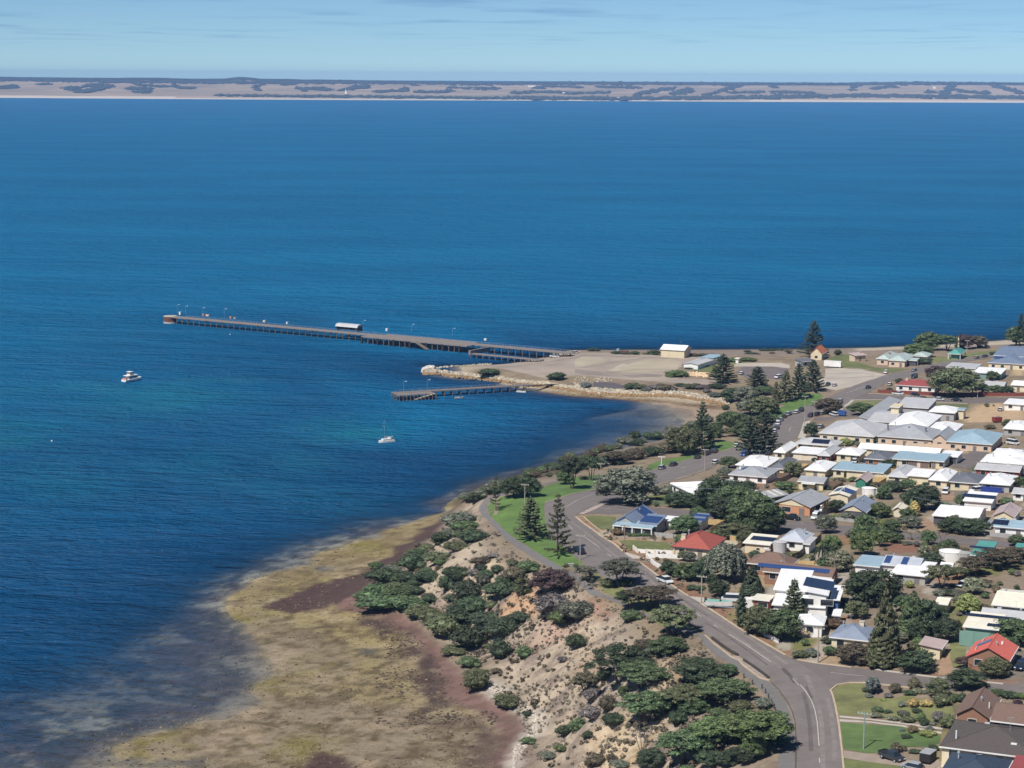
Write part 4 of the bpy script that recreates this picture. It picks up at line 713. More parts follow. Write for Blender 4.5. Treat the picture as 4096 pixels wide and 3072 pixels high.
    if win:
        fw = w - 2 * over; n = max(1, int(fw / 3.6))
        for k in range(n):
            u = (k + .5) / n * fw - fw / 2
            if k == n // 2 and fw > 6: door(h, 'f', u)
            else: window(h, 'f', u, fm=fm, w=min(1.5, fw / n * .55))
        sw = d - 2 * over; n = max(0, int(sw / 4.2))
        for k in range(n): window(h, 'r', (k + .5) / n * sw - sw / 2, fm=fm, w=1.3)
    return h
def wall_run(name, label, pts, hgt, m, th=.2, cat='wall', post=None, panel=None, world=False):
    P = [Vector((p[0], p[1], z1(p[0], p[1]))) for p in pts] if world else [hit(*p) for p in pts]; root = empty(name, P[0], 0, label, cat); i = 0
    for a, b in zip(P[:-1], P[1:]):
        ln = (b - a).to_2d().length; n = max(1, round(ln / (panel or 2.4))); an = math.atan2(b.y - a.y, b.x - a.x)
        for k in range(n):
            p = a.lerp(b, (k + .5) / n); z = z1(p.x, p.y); s = ln / n
            o = shared('panel', (round(s, 2), hgt, th), lambda V, Fc: box(V, Fc, -s/2+.02, s/2-.02, -th/2, th/2, -.4, hgt), m, root, (p.x - P[0].x, p.y - P[0].y, z - P[0].z), (0, 0, an))
            if post:
                q = a.lerp(b, k / n); shared('post', (hgt, th), lambda V, Fc: box(V, Fc, -th*.8, th*.8, -th*.8, th*.8, -.4, hgt + .12), post, root, (q.x - P[0].x, q.y - P[0].y, z1(q.x, q.y) - P[0].z), (0, 0, an))
    return root
# ================================================================ the houses, front row first
h = house('blue steel roofed corner house with solar panels and glazed front verandah', *VJ((470,755),(790,785),(1030,640)), kind='gy', rise=2.2, wall=wG, roof=SB)
solar(h, 'right', 3.5, .55, 6, 2, solB)
k = house('', *VJ((790,780),(1035,800),(1098,712)), kind='skf', rise=1.2, wall=wG, roof=SB, host=h, win=False); solar(k, 'front', -.3, .5, 5, 3, solB)
k = house('', *VJ((455,800),(975,835),(1010,775)), e=2.5, kind='skf', rise=.5, wall=wD, roof=BL, host=h, win=False)
for i in range(5): part('verandah_post', lambda V, Fc: box(V, Fc, -.14, .14, -.14, .14, -1, 2.4), frameM, h.root, Vector(k.off) + Vector((-k.w/2 + .2 + i * (k.w - .4) / 4, -k.d/2 + .1, 0)))
for i in range(4): window(k, 'f', -k.w/2 + (i + .5) * k.w / 4, z=.4, w=k.w / 4 - .9, hh=1.7)
house('', *VJ((990,715),(1235,735),(1300,680)), kind='flat', rise=.1, wall=wW, roof=WH, host=h)
h = house('small steel blue garage with two rows of solar panels behind the red tiled house', *VJ((1450,735),(1590,760),(1695,680)), kind='skf', rise=.8, wall=wW, roof=SB, name='garage', cat='garage', win=False); solar(h, 'front', 0, .3, 5, 1, solB); solar(h, 'front', 0, .72, 5, 1, solB); door(h, 'f', 0, 2.4, 2.1, garC, 'garage_door')
h = house('cream house with dark red tiled hip roof and cream chimney by white walls', *VJ((1225,1050),(1710,1105),(1850,950)), kind='hip', rise=2.7, wall=wC, roof=RT, gut=frameD); chimney(h, -3.0, -3.6, -.2, .55, wC)
for u in (-4.5, -1.5): part('verandah_post', lambda V, Fc: cyl(V, Fc, 0, 0, -1, 2.6, .18), wC, h.root, (u, -h.d/2 + .25, 0))
h = house('big white roofed house angled to the shore road behind dark trees', *VJ((1205,258),(1560,425),(1985,215)), e=3.2, kind='hip', rise=1.8, free=True)
h = house('white hip roofed house below the large pine tree at the road bend', *VG((215,358),(610,435),(790,300)), kind='hip', rise=1.5, wall=wW, roof=WH)
h = house('white rendered house with grey hip roofs, white chimney and satellite dish', *VG((100,505),(620,585),(770,465)), kind='hip', rise=1.7, wall=wW, roof=MG); chimney(h, -4.0, -1.6, .1, .35, wW); solar(h, 'left', .5, .5, 6, 1)
part('satellite_dish', lambda V, Fc: (cyl(V, Fc, 0, 0, 0, 1.1, .05), cyl(V, Fc, 0, 0, 1.1, 1.3, .2, .65)), frameM, h.roof, (3.0, 1.0, h.e + 1.0))
h = house('yellow walled house with charcoal hip roof beside the white dish house', *VG((665,435),(880,462),(1062,330)), kind='hip', rise=1.4, wall=wY, roof=DG)
# the close of town houses
def garages(h, xs, m, w=2.6):
    for u in xs: door(h, 'f', u, w, 2.2, m, 'garage_door')
h = house('light grey roofed unit with black solar panels at the head of the close', *VG((1020,80),(1640,125),(1700,55)), kind='hip', rise=1.5, wall=wC, roof=LG); solar(h, 'front', 1.5, .5, 6, 2)
h = house('white roofed end unit of the near town house terrace, cream walls', *VG((728,200),(890,222),(1130,105)), kind='hip', rise=1.4, wall=wC, roof=WH)
h = house('pair of cream garages under a flat white roof in the near terrace', *VG((1000,205),(1375,245),(1440,150)), kind='flat', rise=.1, wall=wC, roof=WH, win=False, name='garage', cat='garage'); garages(h, (-h.w*.25, h.w*.25), garC)
h = house('pale grey roofed unit with red brick front in the near terrace', *VG((1370,248),(1545,268),(1685,148)), kind='hip', rise=1.2, wall=wR, roof=LG)
h = house('white roofed unit with a satellite dish and open garage in the near terrace', *VG((1570,275),(1990,262),(2120,190)), kind='hip', rise=1.5, wall=wC, roof=WH, win=False); garages(h, (h.w*.28,), wD); window(h, 'f', -h.w*.2)  # garage stands open: a dark panel paints the shade in its doorway
h = house('charcoal roofed unit with white window posts between white and blue units', *VE((640,692),(870,715),(915,650)), kind='hip', rise=1.4, wall=wB, roof=DG)
h = house('pale blue roofed end unit with yellow front, left of the brown garages', *VH((522,272),(725,280),(795,195)), kind='skf', rise=.5, wall=wY, roof=BL, win=False); window(h, 'f', -1.6); window(h, 'f', 1.6)
h = house('pair of brown door garages under a low pale blue roof', *VH((735,268),(1020,300),(1095,215)), kind='skf', rise=.3, wall=wC, roof=BL, win=False, name='garage', cat='garage'); garages(h, (-h.w*.25, h.w*.25), garM)
h = house('pale blue roofed end unit with yellow front, right of the brown garages', *VH((1010,297),(1200,305),(1285,225)), kind='skf', rise=.5, wall=wY, roof=BL, win=False); window(h, 'f', 1.4); door(h, 'f', -1.2)
h = house('long low white terrace roof behind the near town houses', *VE((575,590),(1375,655),(1395,610)), kind='gx', rise=1.0, wall=wC, roof=WH)
h = house('white flat roofed double garage at the end of the long white terrace', *VE((1385,660),(1560,685),(1605,630)), kind='flat', rise=.1, wall=wW, roof=WH, win=False, name='garage', cat='garage'); garages(h, (h.w*.2,), wD)
h = house('white hip roofed unit at the start of the second town house terrace', *VG((1160,475),(1490,495),(1625,370)), kind='hip', rise=1.3, wall=wY, roof=WH)
h = house('pale blue skillion unit next to the first white roof of the second terrace', *VG((1575,462),(1770,478),(1875,375)), kind='skf', rise=.5, wall=wY, roof=BL)
h = house('low blue garage roof with two roof vents in the second terrace', *VG((1775,472),(2150,505),(2210,415)), kind='skf', rise=.3, wall=wC, roof=BL, name='garage', cat='garage', win=False)
h = house('pale blue skillion unit with dark side, right of the blue garages', *VH((250,432),(430,450),(528,355)), kind='skf', rise=.5, wall=wY, roof=BL)
h = house('pale grey hip roofed unit in the middle of the second terrace', *VH((470,488),(725,505),(820,375)), kind='hip', rise=1.3, wall=wY, roof=LG)
h = house('low white garage roof with two vents between pale grey and white units', *VH((720,475),(1010,500),(1090,420)), kind='skf', rise=.3, wall=wC, roof=WH, name='garage', cat='garage', win=False)
h = house('white pyramid roofed unit right of centre in the second terrace', *VH((1000,528),(1245,550),(1338,430)), kind='hip', rise=1.5, wall=wY, roof=WH)
h = house('charcoal hip roofed unit beside the last white roof of the second terrace', *VH((1268,545),(1640,585),(1695,480)), kind='hip', rise=1.6, wall=wY, roof=DG)
h = house('white hip roofed unit closing the second terrace at its right end', *VH((1640,580),(2040,605),(2120,490)), kind='hip', rise=1.5, wall=wG, roof=WH)
part('blue_tarpaulin', lambda V, Fc: box(V, Fc, -3.2, 3.2, -.3, .0, 0, 1.9), mat('tarp_blue', K(40, 66, 150), .6), h.root, (-.8, -h.d/2 - .6, 0))
h = house('white roofed house at the right picture edge above the close', *VH((1800,205),(2240,255),(2300,170)), kind='hip', rise=1.3, wall=wC, roof=WH)
h = house('white roofed house with a roof box just below the edge house', *VH((1665,290),(2240,345),(2300,255)), kind='hip', rise=1.2, wall=wC, roof=WH)
h = house('long pale grey roofed row with red brick strip beside the close', *VH((1580,395),(2160,438),(2205,360)), kind='gx', rise=.9, wall=wR, roof=LG)
# back yards
h = house('low grey shed with a white awning and yellow end behind the garden wall', *VG((1075,632),(1460,672),(1512,590)), kind='gx', rise=.9, wall=wY, roof=MG, name='shed', cat='shed'); part('awning', lambda V, Fc: box(V, Fc, -2.2, 2.2, -1.6, .2, 2.3, 2.45), frameM, h.root, (-.5, -h.d/2, 0))
h = house('small green walled garden shed with a cream gable', *VH((55,548),(210,562),(300,480)), e=2.3, kind='gy', rise=1.3, wall=wE, roof=PK, name='shed', cat='shed', win=False); door(h, 'f', 0, 1.8, 1.9, wE)
h = house('tall cream shed with two dark solar strips on its roof', *VG((1525,840),(1830,865),(1965,750)), e=3.8, kind='gy', rise=.8, wall=wC, roof=CR, name='shed', cat='shed'); solar(h, 'left', 0, .5, 5, 1); solar(h, 'right', -.8, .5, 5, 2, solB)
h = house('orange brick house with grey gable roof and cream gable facing the side street', *VG((680,970),(1265,1035),(1485,880)), kind='gy', rise=2.1, wall=wO, roof=MG, free=True, win=False, gut=frameD); window(h, 'f', -1.5, .7, 2.6, 1.5); window(h, 'f', -5.2, .9, 1.1, 1.2); door(h, 'f', 3.2, 1.4, 2.2); 
for u in (-6, -2, 2, 6): window(h, 'r', u, fm=frameD)
part('gable_board', lambda V, Fc: (V.extend([(-h.w*.33,-.12,2.75),(h.w*.33,-.12,2.75),(0,-.12,2.65+h.rise*.78),(-h.w*.33,.05,2.75),(h.w*.33,.05,2.75),(0,.05,2.65+h.rise*.78)]), Fc.extend([(0,1,2),(3,5,4),(0,2,5,3),(1,4,5,2),(0,3,4,1)])), wC, h.root, (0, -h.d/2 + h.over - .02, 0))
h = house('dark fronted bungalow with slate grey gable roof and white bargeboards', *VG((1690,1065),(2085,1105),(2265,960)), kind='gy', rise=1.9, wall=wD, roof=BG, gut=frameM)
part('gable_board', lambda V, Fc: (V.extend([(-h.w*.33,-.12,2.75),(h.w*.33,-.12,2.75),(0,-.12,2.65+h.rise*.78),(-h.w*.33,.05,2.75),(h.w*.33,.05,2.75),(0,.05,2.65+h.rise*.78)]), Fc.extend([(0,1,2),(3,5,4),(0,2,5,3),(1,4,5,2),(0,3,4,1)])), wC, h.root, (0, -h.d/2 + h.over - .02, 0))
h = house('small grey shed with two pale skylight strips behind the big dark trees', *VG((515,800),(685,885),(800,800)), e=2.4, kind='skf', rise=.7, wall=wD, roof=MG, name='shed', cat='shed', win=False, free=True)
for v_ in (.35, .7): on_roof(h, 'front', 0, v_, 'skylight', lambda V, Fc: box(V, Fc, -h.w*.42, h.w*.42, -.35, .35, -.02, .08), CR, .05)
h = house('long narrow cream outbuilding beside the two round water tanks', *VH((528,918),(685,928),(730,715)), e=2.5, kind='gy', rise=1.0, wall=wC, roof=CR, name='outbuilding', cat='shed', win=False); door(h, 'f', .5, 1.8, 2.0, garC)
h = house('low white shed roofed completely with dark solar panels', *VH((1440,790),(1810,828),(1850,740)), kind='skf', rise=.9, wall=wW, roof=WH, name='shed', cat='shed', win=False); solar(h, 'front', -.4, .5, 9, 2)
h = house('white roofed house with carport behind a spreading dark tree', *VH((1220,1000),(1640,1025),(1700,890)), kind='gx', rise=1.3, wall=wW, roof=WH); house('', *VH((1040,985),(1225,1000),(1275,880)), kind='skf', rise=.5, wall=wD, roof=WH, host=h, win=False)
h = house('small cream house with gable to the street above the blue roofed house', *VH((1825,968),(2090,1012),(2135,890)), kind='gy', rise=1.5, wall=wY, roof=PK)
h = house('white house with long pale blue roof and eight solar panels', *VH((1820,1125),(2260,1162),(2330,1070)), kind='gx', rise=1.0, wall=wW, roof=BL); solar(h, 'front', -3, .55, 4, 2)
h = house('little white porch building at the right edge below the terrace', *VH((2050,705),(2220,715),(2260,650)), e=2.4, kind='gx', rise=.8, wall=wW, roof=LG, name='outbuilding', cat='shed')
h = house('white house with silver hip roof facing the brown bare yard', *VK((795,585),(1170,618),(1345,500)), kind='hip', rise=1.9, wall=wW, roof=SV)
house('', *VK((1170,625),(1260,650),(1350,560)), kind='skf', rise=.3, wall=wW, roof=LG, host=h, win=False)
h = house('yellow shed with black solar panels on a low roof', *VK((270,618),(670,660),(745,555)), kind='skf', rise=.7, wall=wY, roof=CR, name='shed', cat='shed', win=False); solar(h, 'front', .6, .5, 6, 2); door(h, 'f', 2.6, 1.1, 2.1, frameM); window(h, 'f', .3, w=.9, hh=.6)
h = house('brown tiled brick house with a long row of solar panels', *VK((490,1095),(1580,1145),(1625,1030)), kind='gx', rise=1.5, wall=wB, roof=BT); solar(h, 'front', -1.5, .55, 17, 1, solB)
k = house('', *VK((320,905),(960,985),(1060,870)), kind='hip', rise=2.2, wall=wB, roof=BT, host=h); chimney(k, -1.5, 1.2, .1, .6)
# the white modern house
h = house('large white modern two storey house with dark solar roof and white decks', *VN((830,460),(1150,480),(1365,255)), e=6.2, kind='skr', rise=.6, wall=wW, roof=WH, win=False, free=True); solar(h, 'right', .8, .55, 8, 4)
for u in (-2.2, 2.2): window(h, 'f', u, 3.6, 2.8, 1.4, frameM)
k = house('', *VN((360,350),(840,420),(960,165)), e=4.6, kind='skf', rise=.8, wall=wW, roof=WH, host=h, win=False)
k = house('', *VN((335,575),(1110,665),(1190,500)), e=3.4, kind='flat', rise=.1, wall=wW, roof=WH, host=h, win=False)
for u in (-5, -1, 3.2): window(k, 'f', u, .9, 2.6, 1.2)
k = house('', *VN((690,870),(1085,920),(1185,795)), e=3.0, kind='hip', rise=1.1, wall=wW, roof=WH, host=h)
k = house('', *VN((1190,480),(1330,550),(1490,345)), e=3.6, kind='flat', rise=.1, wall=wBl, roof=WH, host=h, win=False)
k = house('', *VN((1240,760),(1340,780),(1425,690)), e=2.6, kind='flat', rise=.1, wall=wW, roof=WH, host=h, win=False)
h = house('pink brick carport with a cream beam roof beside the parked boats', *VN((0,545),(290,560),(350,480)), e=2.8, kind='flat', rise=.1, wall=wR, roof=CR, name='carport', cat='carport', win=False); window(h, 'f', .5, .9, 2.2, 1.1)
h = house('cream cottage with slate blue hip roof half hidden by shrubs', *VN((1165,1095),(1750,1155),(1870,980)), kind='hip', rise=1.9, wall=wC, roof=BG); chimney(h, 1.2, 2.0, .2, .5, wC)
# upper right
h = house('silvery house with blue skylights and stepped white verandahs', *VL((380,675),(885,700),(945,590)), kind='gx', rise=1.2, wall=wW, roof=SV, win=False); solar(h, 'front', -3.6, .55, 1, 2, solB, 1.5, 1.9); solar(h, 'front', .6, .55, 1, 2, solB, 1.5, 1.9)
house('', *VL((55,645),(380,690),(455,580)), e=2.6, kind='skf', rise=.4, wall=wW, roof=BL, host=h, win=False); k = house('', *VL((530,745),(975,810),(1080,650)), e=2.5, kind='skf', rise=.4, wall=wG, roof=WH, host=h)
h = house('teal green shed roof with a dark row of solar panels', *VL((1515,540),(1765,555),(1808,400)), e=3, kind='skf', rise=.7, wall=wC, roof=TQ, name='shed', cat='shed'); solar(h, 'front', -.5, .5, 6, 1)
h = house('second teal green shed roof at the right edge', *VL((2070,480),(2330,510),(2380,430)), e=3, kind='skf', rise=.5, wall=wC, roof=TQ, name='shed', cat='shed')
h = house('small white gabled shed beside the round tanks', *VL((1175,640),(1300,700),(1370,660)), e=2.3, kind='gx', rise=.6, wall=wW, roof=WH, name='shed', cat='shed', win=False)
h = house('long cream industrial shed with low gable roof at the right edge', *VO((1720,420),(2330,490),(2400,250)), e=4, kind='gx', rise=1.2, wall=wG, roof=CR, name='shed', cat='shed')
h = house('long grey shed just behind the sage green walled shed', *VO((1545,585),(2260,650),(2310,560)), e=4, kind='gx', rise=.8, wall=wG, roof=LG, name='shed', cat='shed', win=False)
h = house('tall sage green shed with cream roof and rows of solar panels', *VO((1290,755),(1830,805),(1925,640)), e=4.2, kind='skf', rise=.9, wall=wT, roof=CR, name='shed', cat='shed', win=False); solar(h, 'front', .6, .74, 10, 1); solar(h, 'front', 3.6, .22, 5, 1); door(h, 'f', -3, 2.8, 3.0, wT, 'roller_door')
h = house('brick house with salmon red tiled gable roof and blue solar panel', *VO((1340,1190),(1990,1262),(2115,1050)), kind='gy', rise=2.3, wall=wB, roof=OT, gut=frameM); solar(h, 'left', -.6, .6, 2, 2, solB); on_roof(h, 'left', 2.5, .35, 'skylight_strip', lambda V, Fc: box(V, Fc, -.12, .12, -1.2, 1.2, 0, .3), PK); on_roof(h, 'left', -3.5, .45, 'skylight_strip', lambda V, Fc: box(V, Fc, -.12, .12, -1.2, 1.2, 0, .3), PK); on_roof(h, 'right', 1, .6, 'whirly_vent', lambda V, Fc: cyl(V, Fc, 0, 0, 0, .6, .25, .2), frameM)
h = house('cream garage with pinkish flat roof beside the dirt driveway', *VO((640,1050),(985,1085),(1088,965)), e=2.6, kind='skr', rise=.5, wall=wC, roof=PK, name='garage', cat='garage', win=False)
h = house('small cream carport among the dark cypress trees', *VO((915,365),(1080,432),(1145,335)), e=2.5, kind='gx', rise=.5, wall=wC, roof=CR, name='carport', cat='carport', win=False)
# lower right
h = house('brown tiled brick house with a low brick gable, above the garden', *VP((1525,628),(1875,678),(2040,490)), kind='gy', rise=2.0, wall=wB, roof=BT, gut=frameM); k = house('', *VP((1880,690),(2400,755),(2460,570)), kind='gx', rise=1.6, wall=wB, roof=BT, host=h)
part('flue', lambda V, Fc: cyl(V, Fc, 0, 0, 0, 1.2, .12), frameM, h.roof, (2.4, -2, h.e + .5))
h = house('dark brown tiled house with white gutters and cream walls', *VP((1375,945),(2340,1070),(2480,800)), kind='hip', rise=2.3, wall=wC, roof=DB); on_roof(h, 'front', -6, .35, 'vent_pipe', lambda V, Fc: cyl(V, Fc, 0, 0, 0, 1.5, .14), frameM); on_roof(h, 'front', 4, .4, 'skylight', lambda V, Fc: box(V, Fc, -.5, .5, -.3, .3, 0, .2), frameM)
h = house('house with smooth dark navy roof at the bottom edge', *VP((1360,1240),(1980,1320),(2090,1085)), kind='hip', rise=1.9, wall=wC, roof=NB); house('', *VP((2060,1200),(2330,1230),(2400,1090)), kind='skf', rise=.4, wall=wR, roof=CRM, host=h, win=False)
# along the top: point and old town
h = house('cream goods shed with white gable roof on the gravel point', *VA((1062,308),(1390,322),(1440,285)), e=4.2, kind='gx', rise=1.8, wall=wY, roof=WH, name='goods_shed', cat='shed', win=False)
for u in (-.3, .02, .33): door(h, 'f', h.w * u, h.w * .25, 3.4, wY, 'sliding_door')
h = house('low white building with half blue roof dug into the grassy bank', *VA((1360,485),(1560,500),(1862,390)), e=2.6, kind='gy', rise=.6, wall=wW, roof=LG, name='hall', cat='building', free=True, win=False); part('roof_sheet', lambda V, Fc: box(V, Fc, -h.w*.47, h.w*.47, 0, h.d*.42, h.e + .62, h.e + .68), BL, h.root, (0, h.d * .06, 0))
h = house('old cream stone store with rusty orange gable roof by the tallest pine', *VB((1250,600),(1437,610),(1615,572)), e=3.4, kind='gy', rise=3.2, wall=wY, roof=RU, free=True)
h = house('low dark grey shed with white striped front below the rusty roof', *VB((1140,725),(1345,705),(1512,655)), e=2.8, kind='skf', rise=.5, wall=wG, roof=DG, free=True, name='shed', cat='shed'); 
h = house('small pinkish stone cottage with flat roof on the grass', *VC((60,548),(215,535),(372,500)), e=3.2, kind='skf', rise=.8, wall=wP, roof=PK, free=True, name='cottage', cat='cottage'); chimney(h, h.w*.4, h.d*.3, .3, .45)
h = house('peach stone house with pale green hip roofs and brick chimneys', *VC((485,600),(705,615),(840,545)), e=3.4, kind='hip', rise=1.8, wall=wP, roof=PG); k = house('', *VC((345,575),(490,592),(640,525)), e=3.2, kind='hip', rise=1.6, wall=wP, roof=PG, host=h); house('', *VC((705,622),(850,612),(862,585)), e=2.8, kind='skf', rise=.3, wall=wD, roof=PG, host=h, win=False); chimney(k, 1, 1, .2, .5)
h = house('pale hip roof of a house behind the stone house', *VC((795,545),(985,560),(1000,520)), e=3, kind='hip', rise=1.4, wall=wC, roof=PG)
h = house('open park shelter with teal green pyramid roof', *VC((1240,520),(1410,530),(1425,480)), e=3, kind='hip', rise=1.9, wall=wT, roof=TQ, name='shelter', cat='shelter', over=1.6, win=False, dmin=9)
for sx in (-1, 1):
    for sy in (-1, 1): part('post', lambda V, Fc: box(V, Fc, -.15, .15, -.15, .15, -1, 2.9), frameM, h.root, (sx * (h.w/2 - .4), sy * (h.d/2 - .4), 0))
h = house('long white house with crimson hip roof behind a red fence', *VC((580,912),(1085,948),(1165,900)), e=3.0, kind='hip', rise=1.9, wall=wW, roof=CRM); chimney(h, -h.w*.28, .5, .3, .5, wP)
h = house('long white roofed motel block behind the big dark tree', *VC((1210,690),(1600,712),(1640,650)), e=3.4, kind='flat', rise=.1, wall=wW, roof=LG); house('', *VC((1575,750),(1925,780),(1955,720)), e=3.2, kind='skf', rise=.5, wall=wT, roof=WH, host=h)
h = house('large cream hall with blue roof at the far right', *VC((1935,455),(2250,565),(2330,440)), e=5, kind='gx', rise=1.5, wall=wC, roof=SB, name='hall', cat='building')
h = house('cream house with long blue roof and a solar array below the hall', *VC((1800,595),(2240,660),(2330,540)), e=3.2, kind='hip', rise=2.0, wall=wC, roof=SB); solar(h, 'front', -5, .6, 6, 2, solB)
h = house('white roofed house among trees right of the red fence', *VC((1690,900),(1960,935),(2000,890)), e=2.8, kind='gx', rise=.9, wall=wW, roof=LG); house('', *VC((2060,900),(2240,930),(2270,870)), e=3, kind='gx', rise=.8, wall=wC, roof=WH, host=h)
h = house('white site hut on the bare earth lot', *VE((2010,155),(2260,172),(2290,120)), e=2.8, kind='flat', rise=.1, wall=wW, roof=WH, name='site_hut', cat='hut'); h = house('low white roofed building beside the bare earth lot', *VE((2010,395),(2270,420),(2310,345)), e=2.8, kind='hip', rise=1.2, wall=wG, roof=WH)
# the hospital
h = house('sprawling grey roofed hospital complex with white and blue wings', *VE((745,485),(1310,515),(1455,425)), e=3.4, kind='hip', rise=3.4, wall=wP, roof=MG, name='hospital', cat='hospital')
k = house('', *VE((178,448),(735,485),(900,370)), e=3.3, kind='hip', rise=3.2, wall=wC, roof=LG, host=h); house('', *VE((1300,505),(1455,518),(1560,440)), e=3.3, kind='gy', rise=2.0, wall=wP, roof=MG, host=h)
k2 = house('', *VE((1455,518),(1900,562),(1962,450)), e=3.3, kind='hip', rise=2.4, wall=wP, roof=BL, host=h); house('', *VE((900,345),(1260,390),(1545,285)), e=4.0, kind='hip', rise=2.4, wall=wW, roof=WH, host=h, win=False); house('', *VE((1265,405),(1520,445),(1645,365)), e=3.6, kind='hip', rise=1.6, wall=wW, roof=WH, host=h, win=False)
k = house('', *VE((590,308),(705,325),(1060,125)), e=3.6, kind='skr', rise=1.2, wall=wW, roof=MG, host=h, win=False); house('', *VE((1285,222),(1530,252),(1545,200)), e=3.6, kind='hip', rise=1.5, wall=wG, roof=WH, host=h); house('', *VE((960,175),(1270,205),(1300,135)), e=4.2, kind='skf', rise=1.2, wall=wG, roof=LG, host=h, win=False); house('', *VE((700,300),(920,345),(1010,240)), e=3.8, kind='gx', rise=1.2, wall=wG, roof=LG, host=h, win=False)
house('', *VE((890,185),(985,195),(1010,160)), e=7.5, kind='flat', rise=.1, wall=wY, roof=wY, host=h, win=False)
for (ux, uy) in ((-8, -2), (0, -3), (6, -2.5)): part('roof_vent', lambda V, Fc: (cyl(V, Fc, 0, 0, -1.2, .5, .35), cyl(V, Fc, 0, 0, .5, .8, .5, .1)), DG, h.root, (ux, uy, h.e + 2.2))
h = house('small sage kiosk with blue roof beside the bare earth lot', *VE((1548,215),(1625,222),(1640,200)), e=4, kind='flat', rise=.1, wall=wC, roof=BL, name='kiosk', cat='kiosk', win=False)
h = house('little white pump shed in the bushes on the point', *VB((150,672),(205,680),(222,665)), e=2.4, kind='flat', rise=.1, wall=wW, roof=CR, name='shed', cat='shed', win=False)
# water tanks
def tank(p, r, hh, label, m):
    q = hit(*p); root = empty('water_tank', (q.x, q.y, z1(q.x, q.y)), 0, label, 'water tank')
    part('shell', lambda V, Fc: cyl(V, Fc, 0, 0, -.5, hh, r, n=20, cap=False), m, root, smooth=True); part('lid', lambda V, Fc: cyl(V, Fc, 0, 0, hh, hh + r * .18, r * 1.03, .1, n=20), m, root); part('outlet_pipe', lambda V, Fc: tube(V, Fc, (-r*.7,-r*.75,-.3), (-r*.7,-r*.75,hh), .06), frameM, root)
tank(VH(235,745), 2.1, 2.6, 'round white water tank nearest the blue gabled bungalow', wW); tank(VH(418,760), 2.2, 2.6, 'round white water tank beside the narrow cream outbuilding', wW)
tank(VL(1275,610), 2.9, 2.5, 'wide low white water tank behind the small white shed', wW); tank(VL(1440,620), 2.0, 2.3, 'pale concrete water tank next to the wide white tank', wG)
tank(VK(800,775), 1.9, 2.9, 'corrugated grey water tank between yellow shed and silver roof', LG)
# garden walls and fences
wall_run('garden_wall', 'white rendered wall along the upper side of the red roof drive', VJ((735,1095),(790,1140),(1240,1160),(1620,1190)), 1.0, wW, .25, post=wC)
wall_run('garden_wall', 'white wall turning along the footpath below the red roofed house', VJ((1530,1225),(905,1200),(1000,1300),(1180,1400)), 1.0, wW, .25, post=wW)
wall_run('garden_wall', 'low white garden wall under the hedge by the road', VN((210,1080),(420,1190)), .9, wW, .25)
wall_run('garden_wall', 'long cream boundary wall behind the second terrace', VH((0,500),(330,545),(800,560),(1200,620)), 1.9, wY, .2); wall_run('garden_wall', 'cream boundary wall with curved top in front of the charcoal unit', VH((1290,620),(1560,650)), 1.9, wY, .2)
wall_run('garden_wall', 'pale stone wall along the front of the hospital', VE((1040,595),(1300,600),(1900,625)), 1.7, wP, .25)
wall_run('garden_wall', 'grey stone wall with planting under the glazed verandah', VJ((650,905),(960,925),(1245,955)), 1.1, wG, .3)
wall_run('fence', 'dark red steel fence in front of the crimson roofed house', VC((350,1020),(800,1040),(1190,1060),(1650,1060),(2100,1065),(2300,1060)), 1.5, rm('fence_red', (132, 70, 58)), .08, 'fence')
wall_run('fence', 'dark steel fence on the left of the bare brown yard', VK((985,905),(1090,860),(1420,590)), 1.8, rm('fence_dark', (70, 66, 62)), .06, 'fence'); wall_run('fence', 'pale timber fence closing the bottom of the brown yard', VK((990,985),(1390,1010),(1500,1020)), 1.8, rm('fence_timber', (206, 178, 128)), .06, 'fence')
wall_run('fence', 'white fence panels beside the brown brick gable', VP((1540,720),(1960,790)), 1.4, rm('fence_white', (206, 196, 192)), .06, 'fence')
wall_run('fence', 'pale fence by the yellow shed', VK((70,620),(260,630)), 1.7, rm('fence_timber', (206, 178, 128)), .06, 'fence'); wall_run('fence', 'pink rendered drive wall beside the silvery house', VL((0,760),(230,700),(600,760),(950,830)), .8, wP, .25, 'wall'); wall_run('fence', 'pale concrete front fence of the pale blue roofed house', VL((1775,300),(2090,330)), 1.1, wG, .15, 'fence'); wall_run('fence', 'grey front fence of the slate gabled bungalow', VG((1590,1215),(1680,1225),(1930,1255)), .9, wG, .15, 'fence'); wall_run('fence', 'green hedge-high screen around the corner garden', VJ((760,545),(880,525),(1190,545)), 1.3, rm('screen_green', (120, 128, 104)), .1, 'fence')
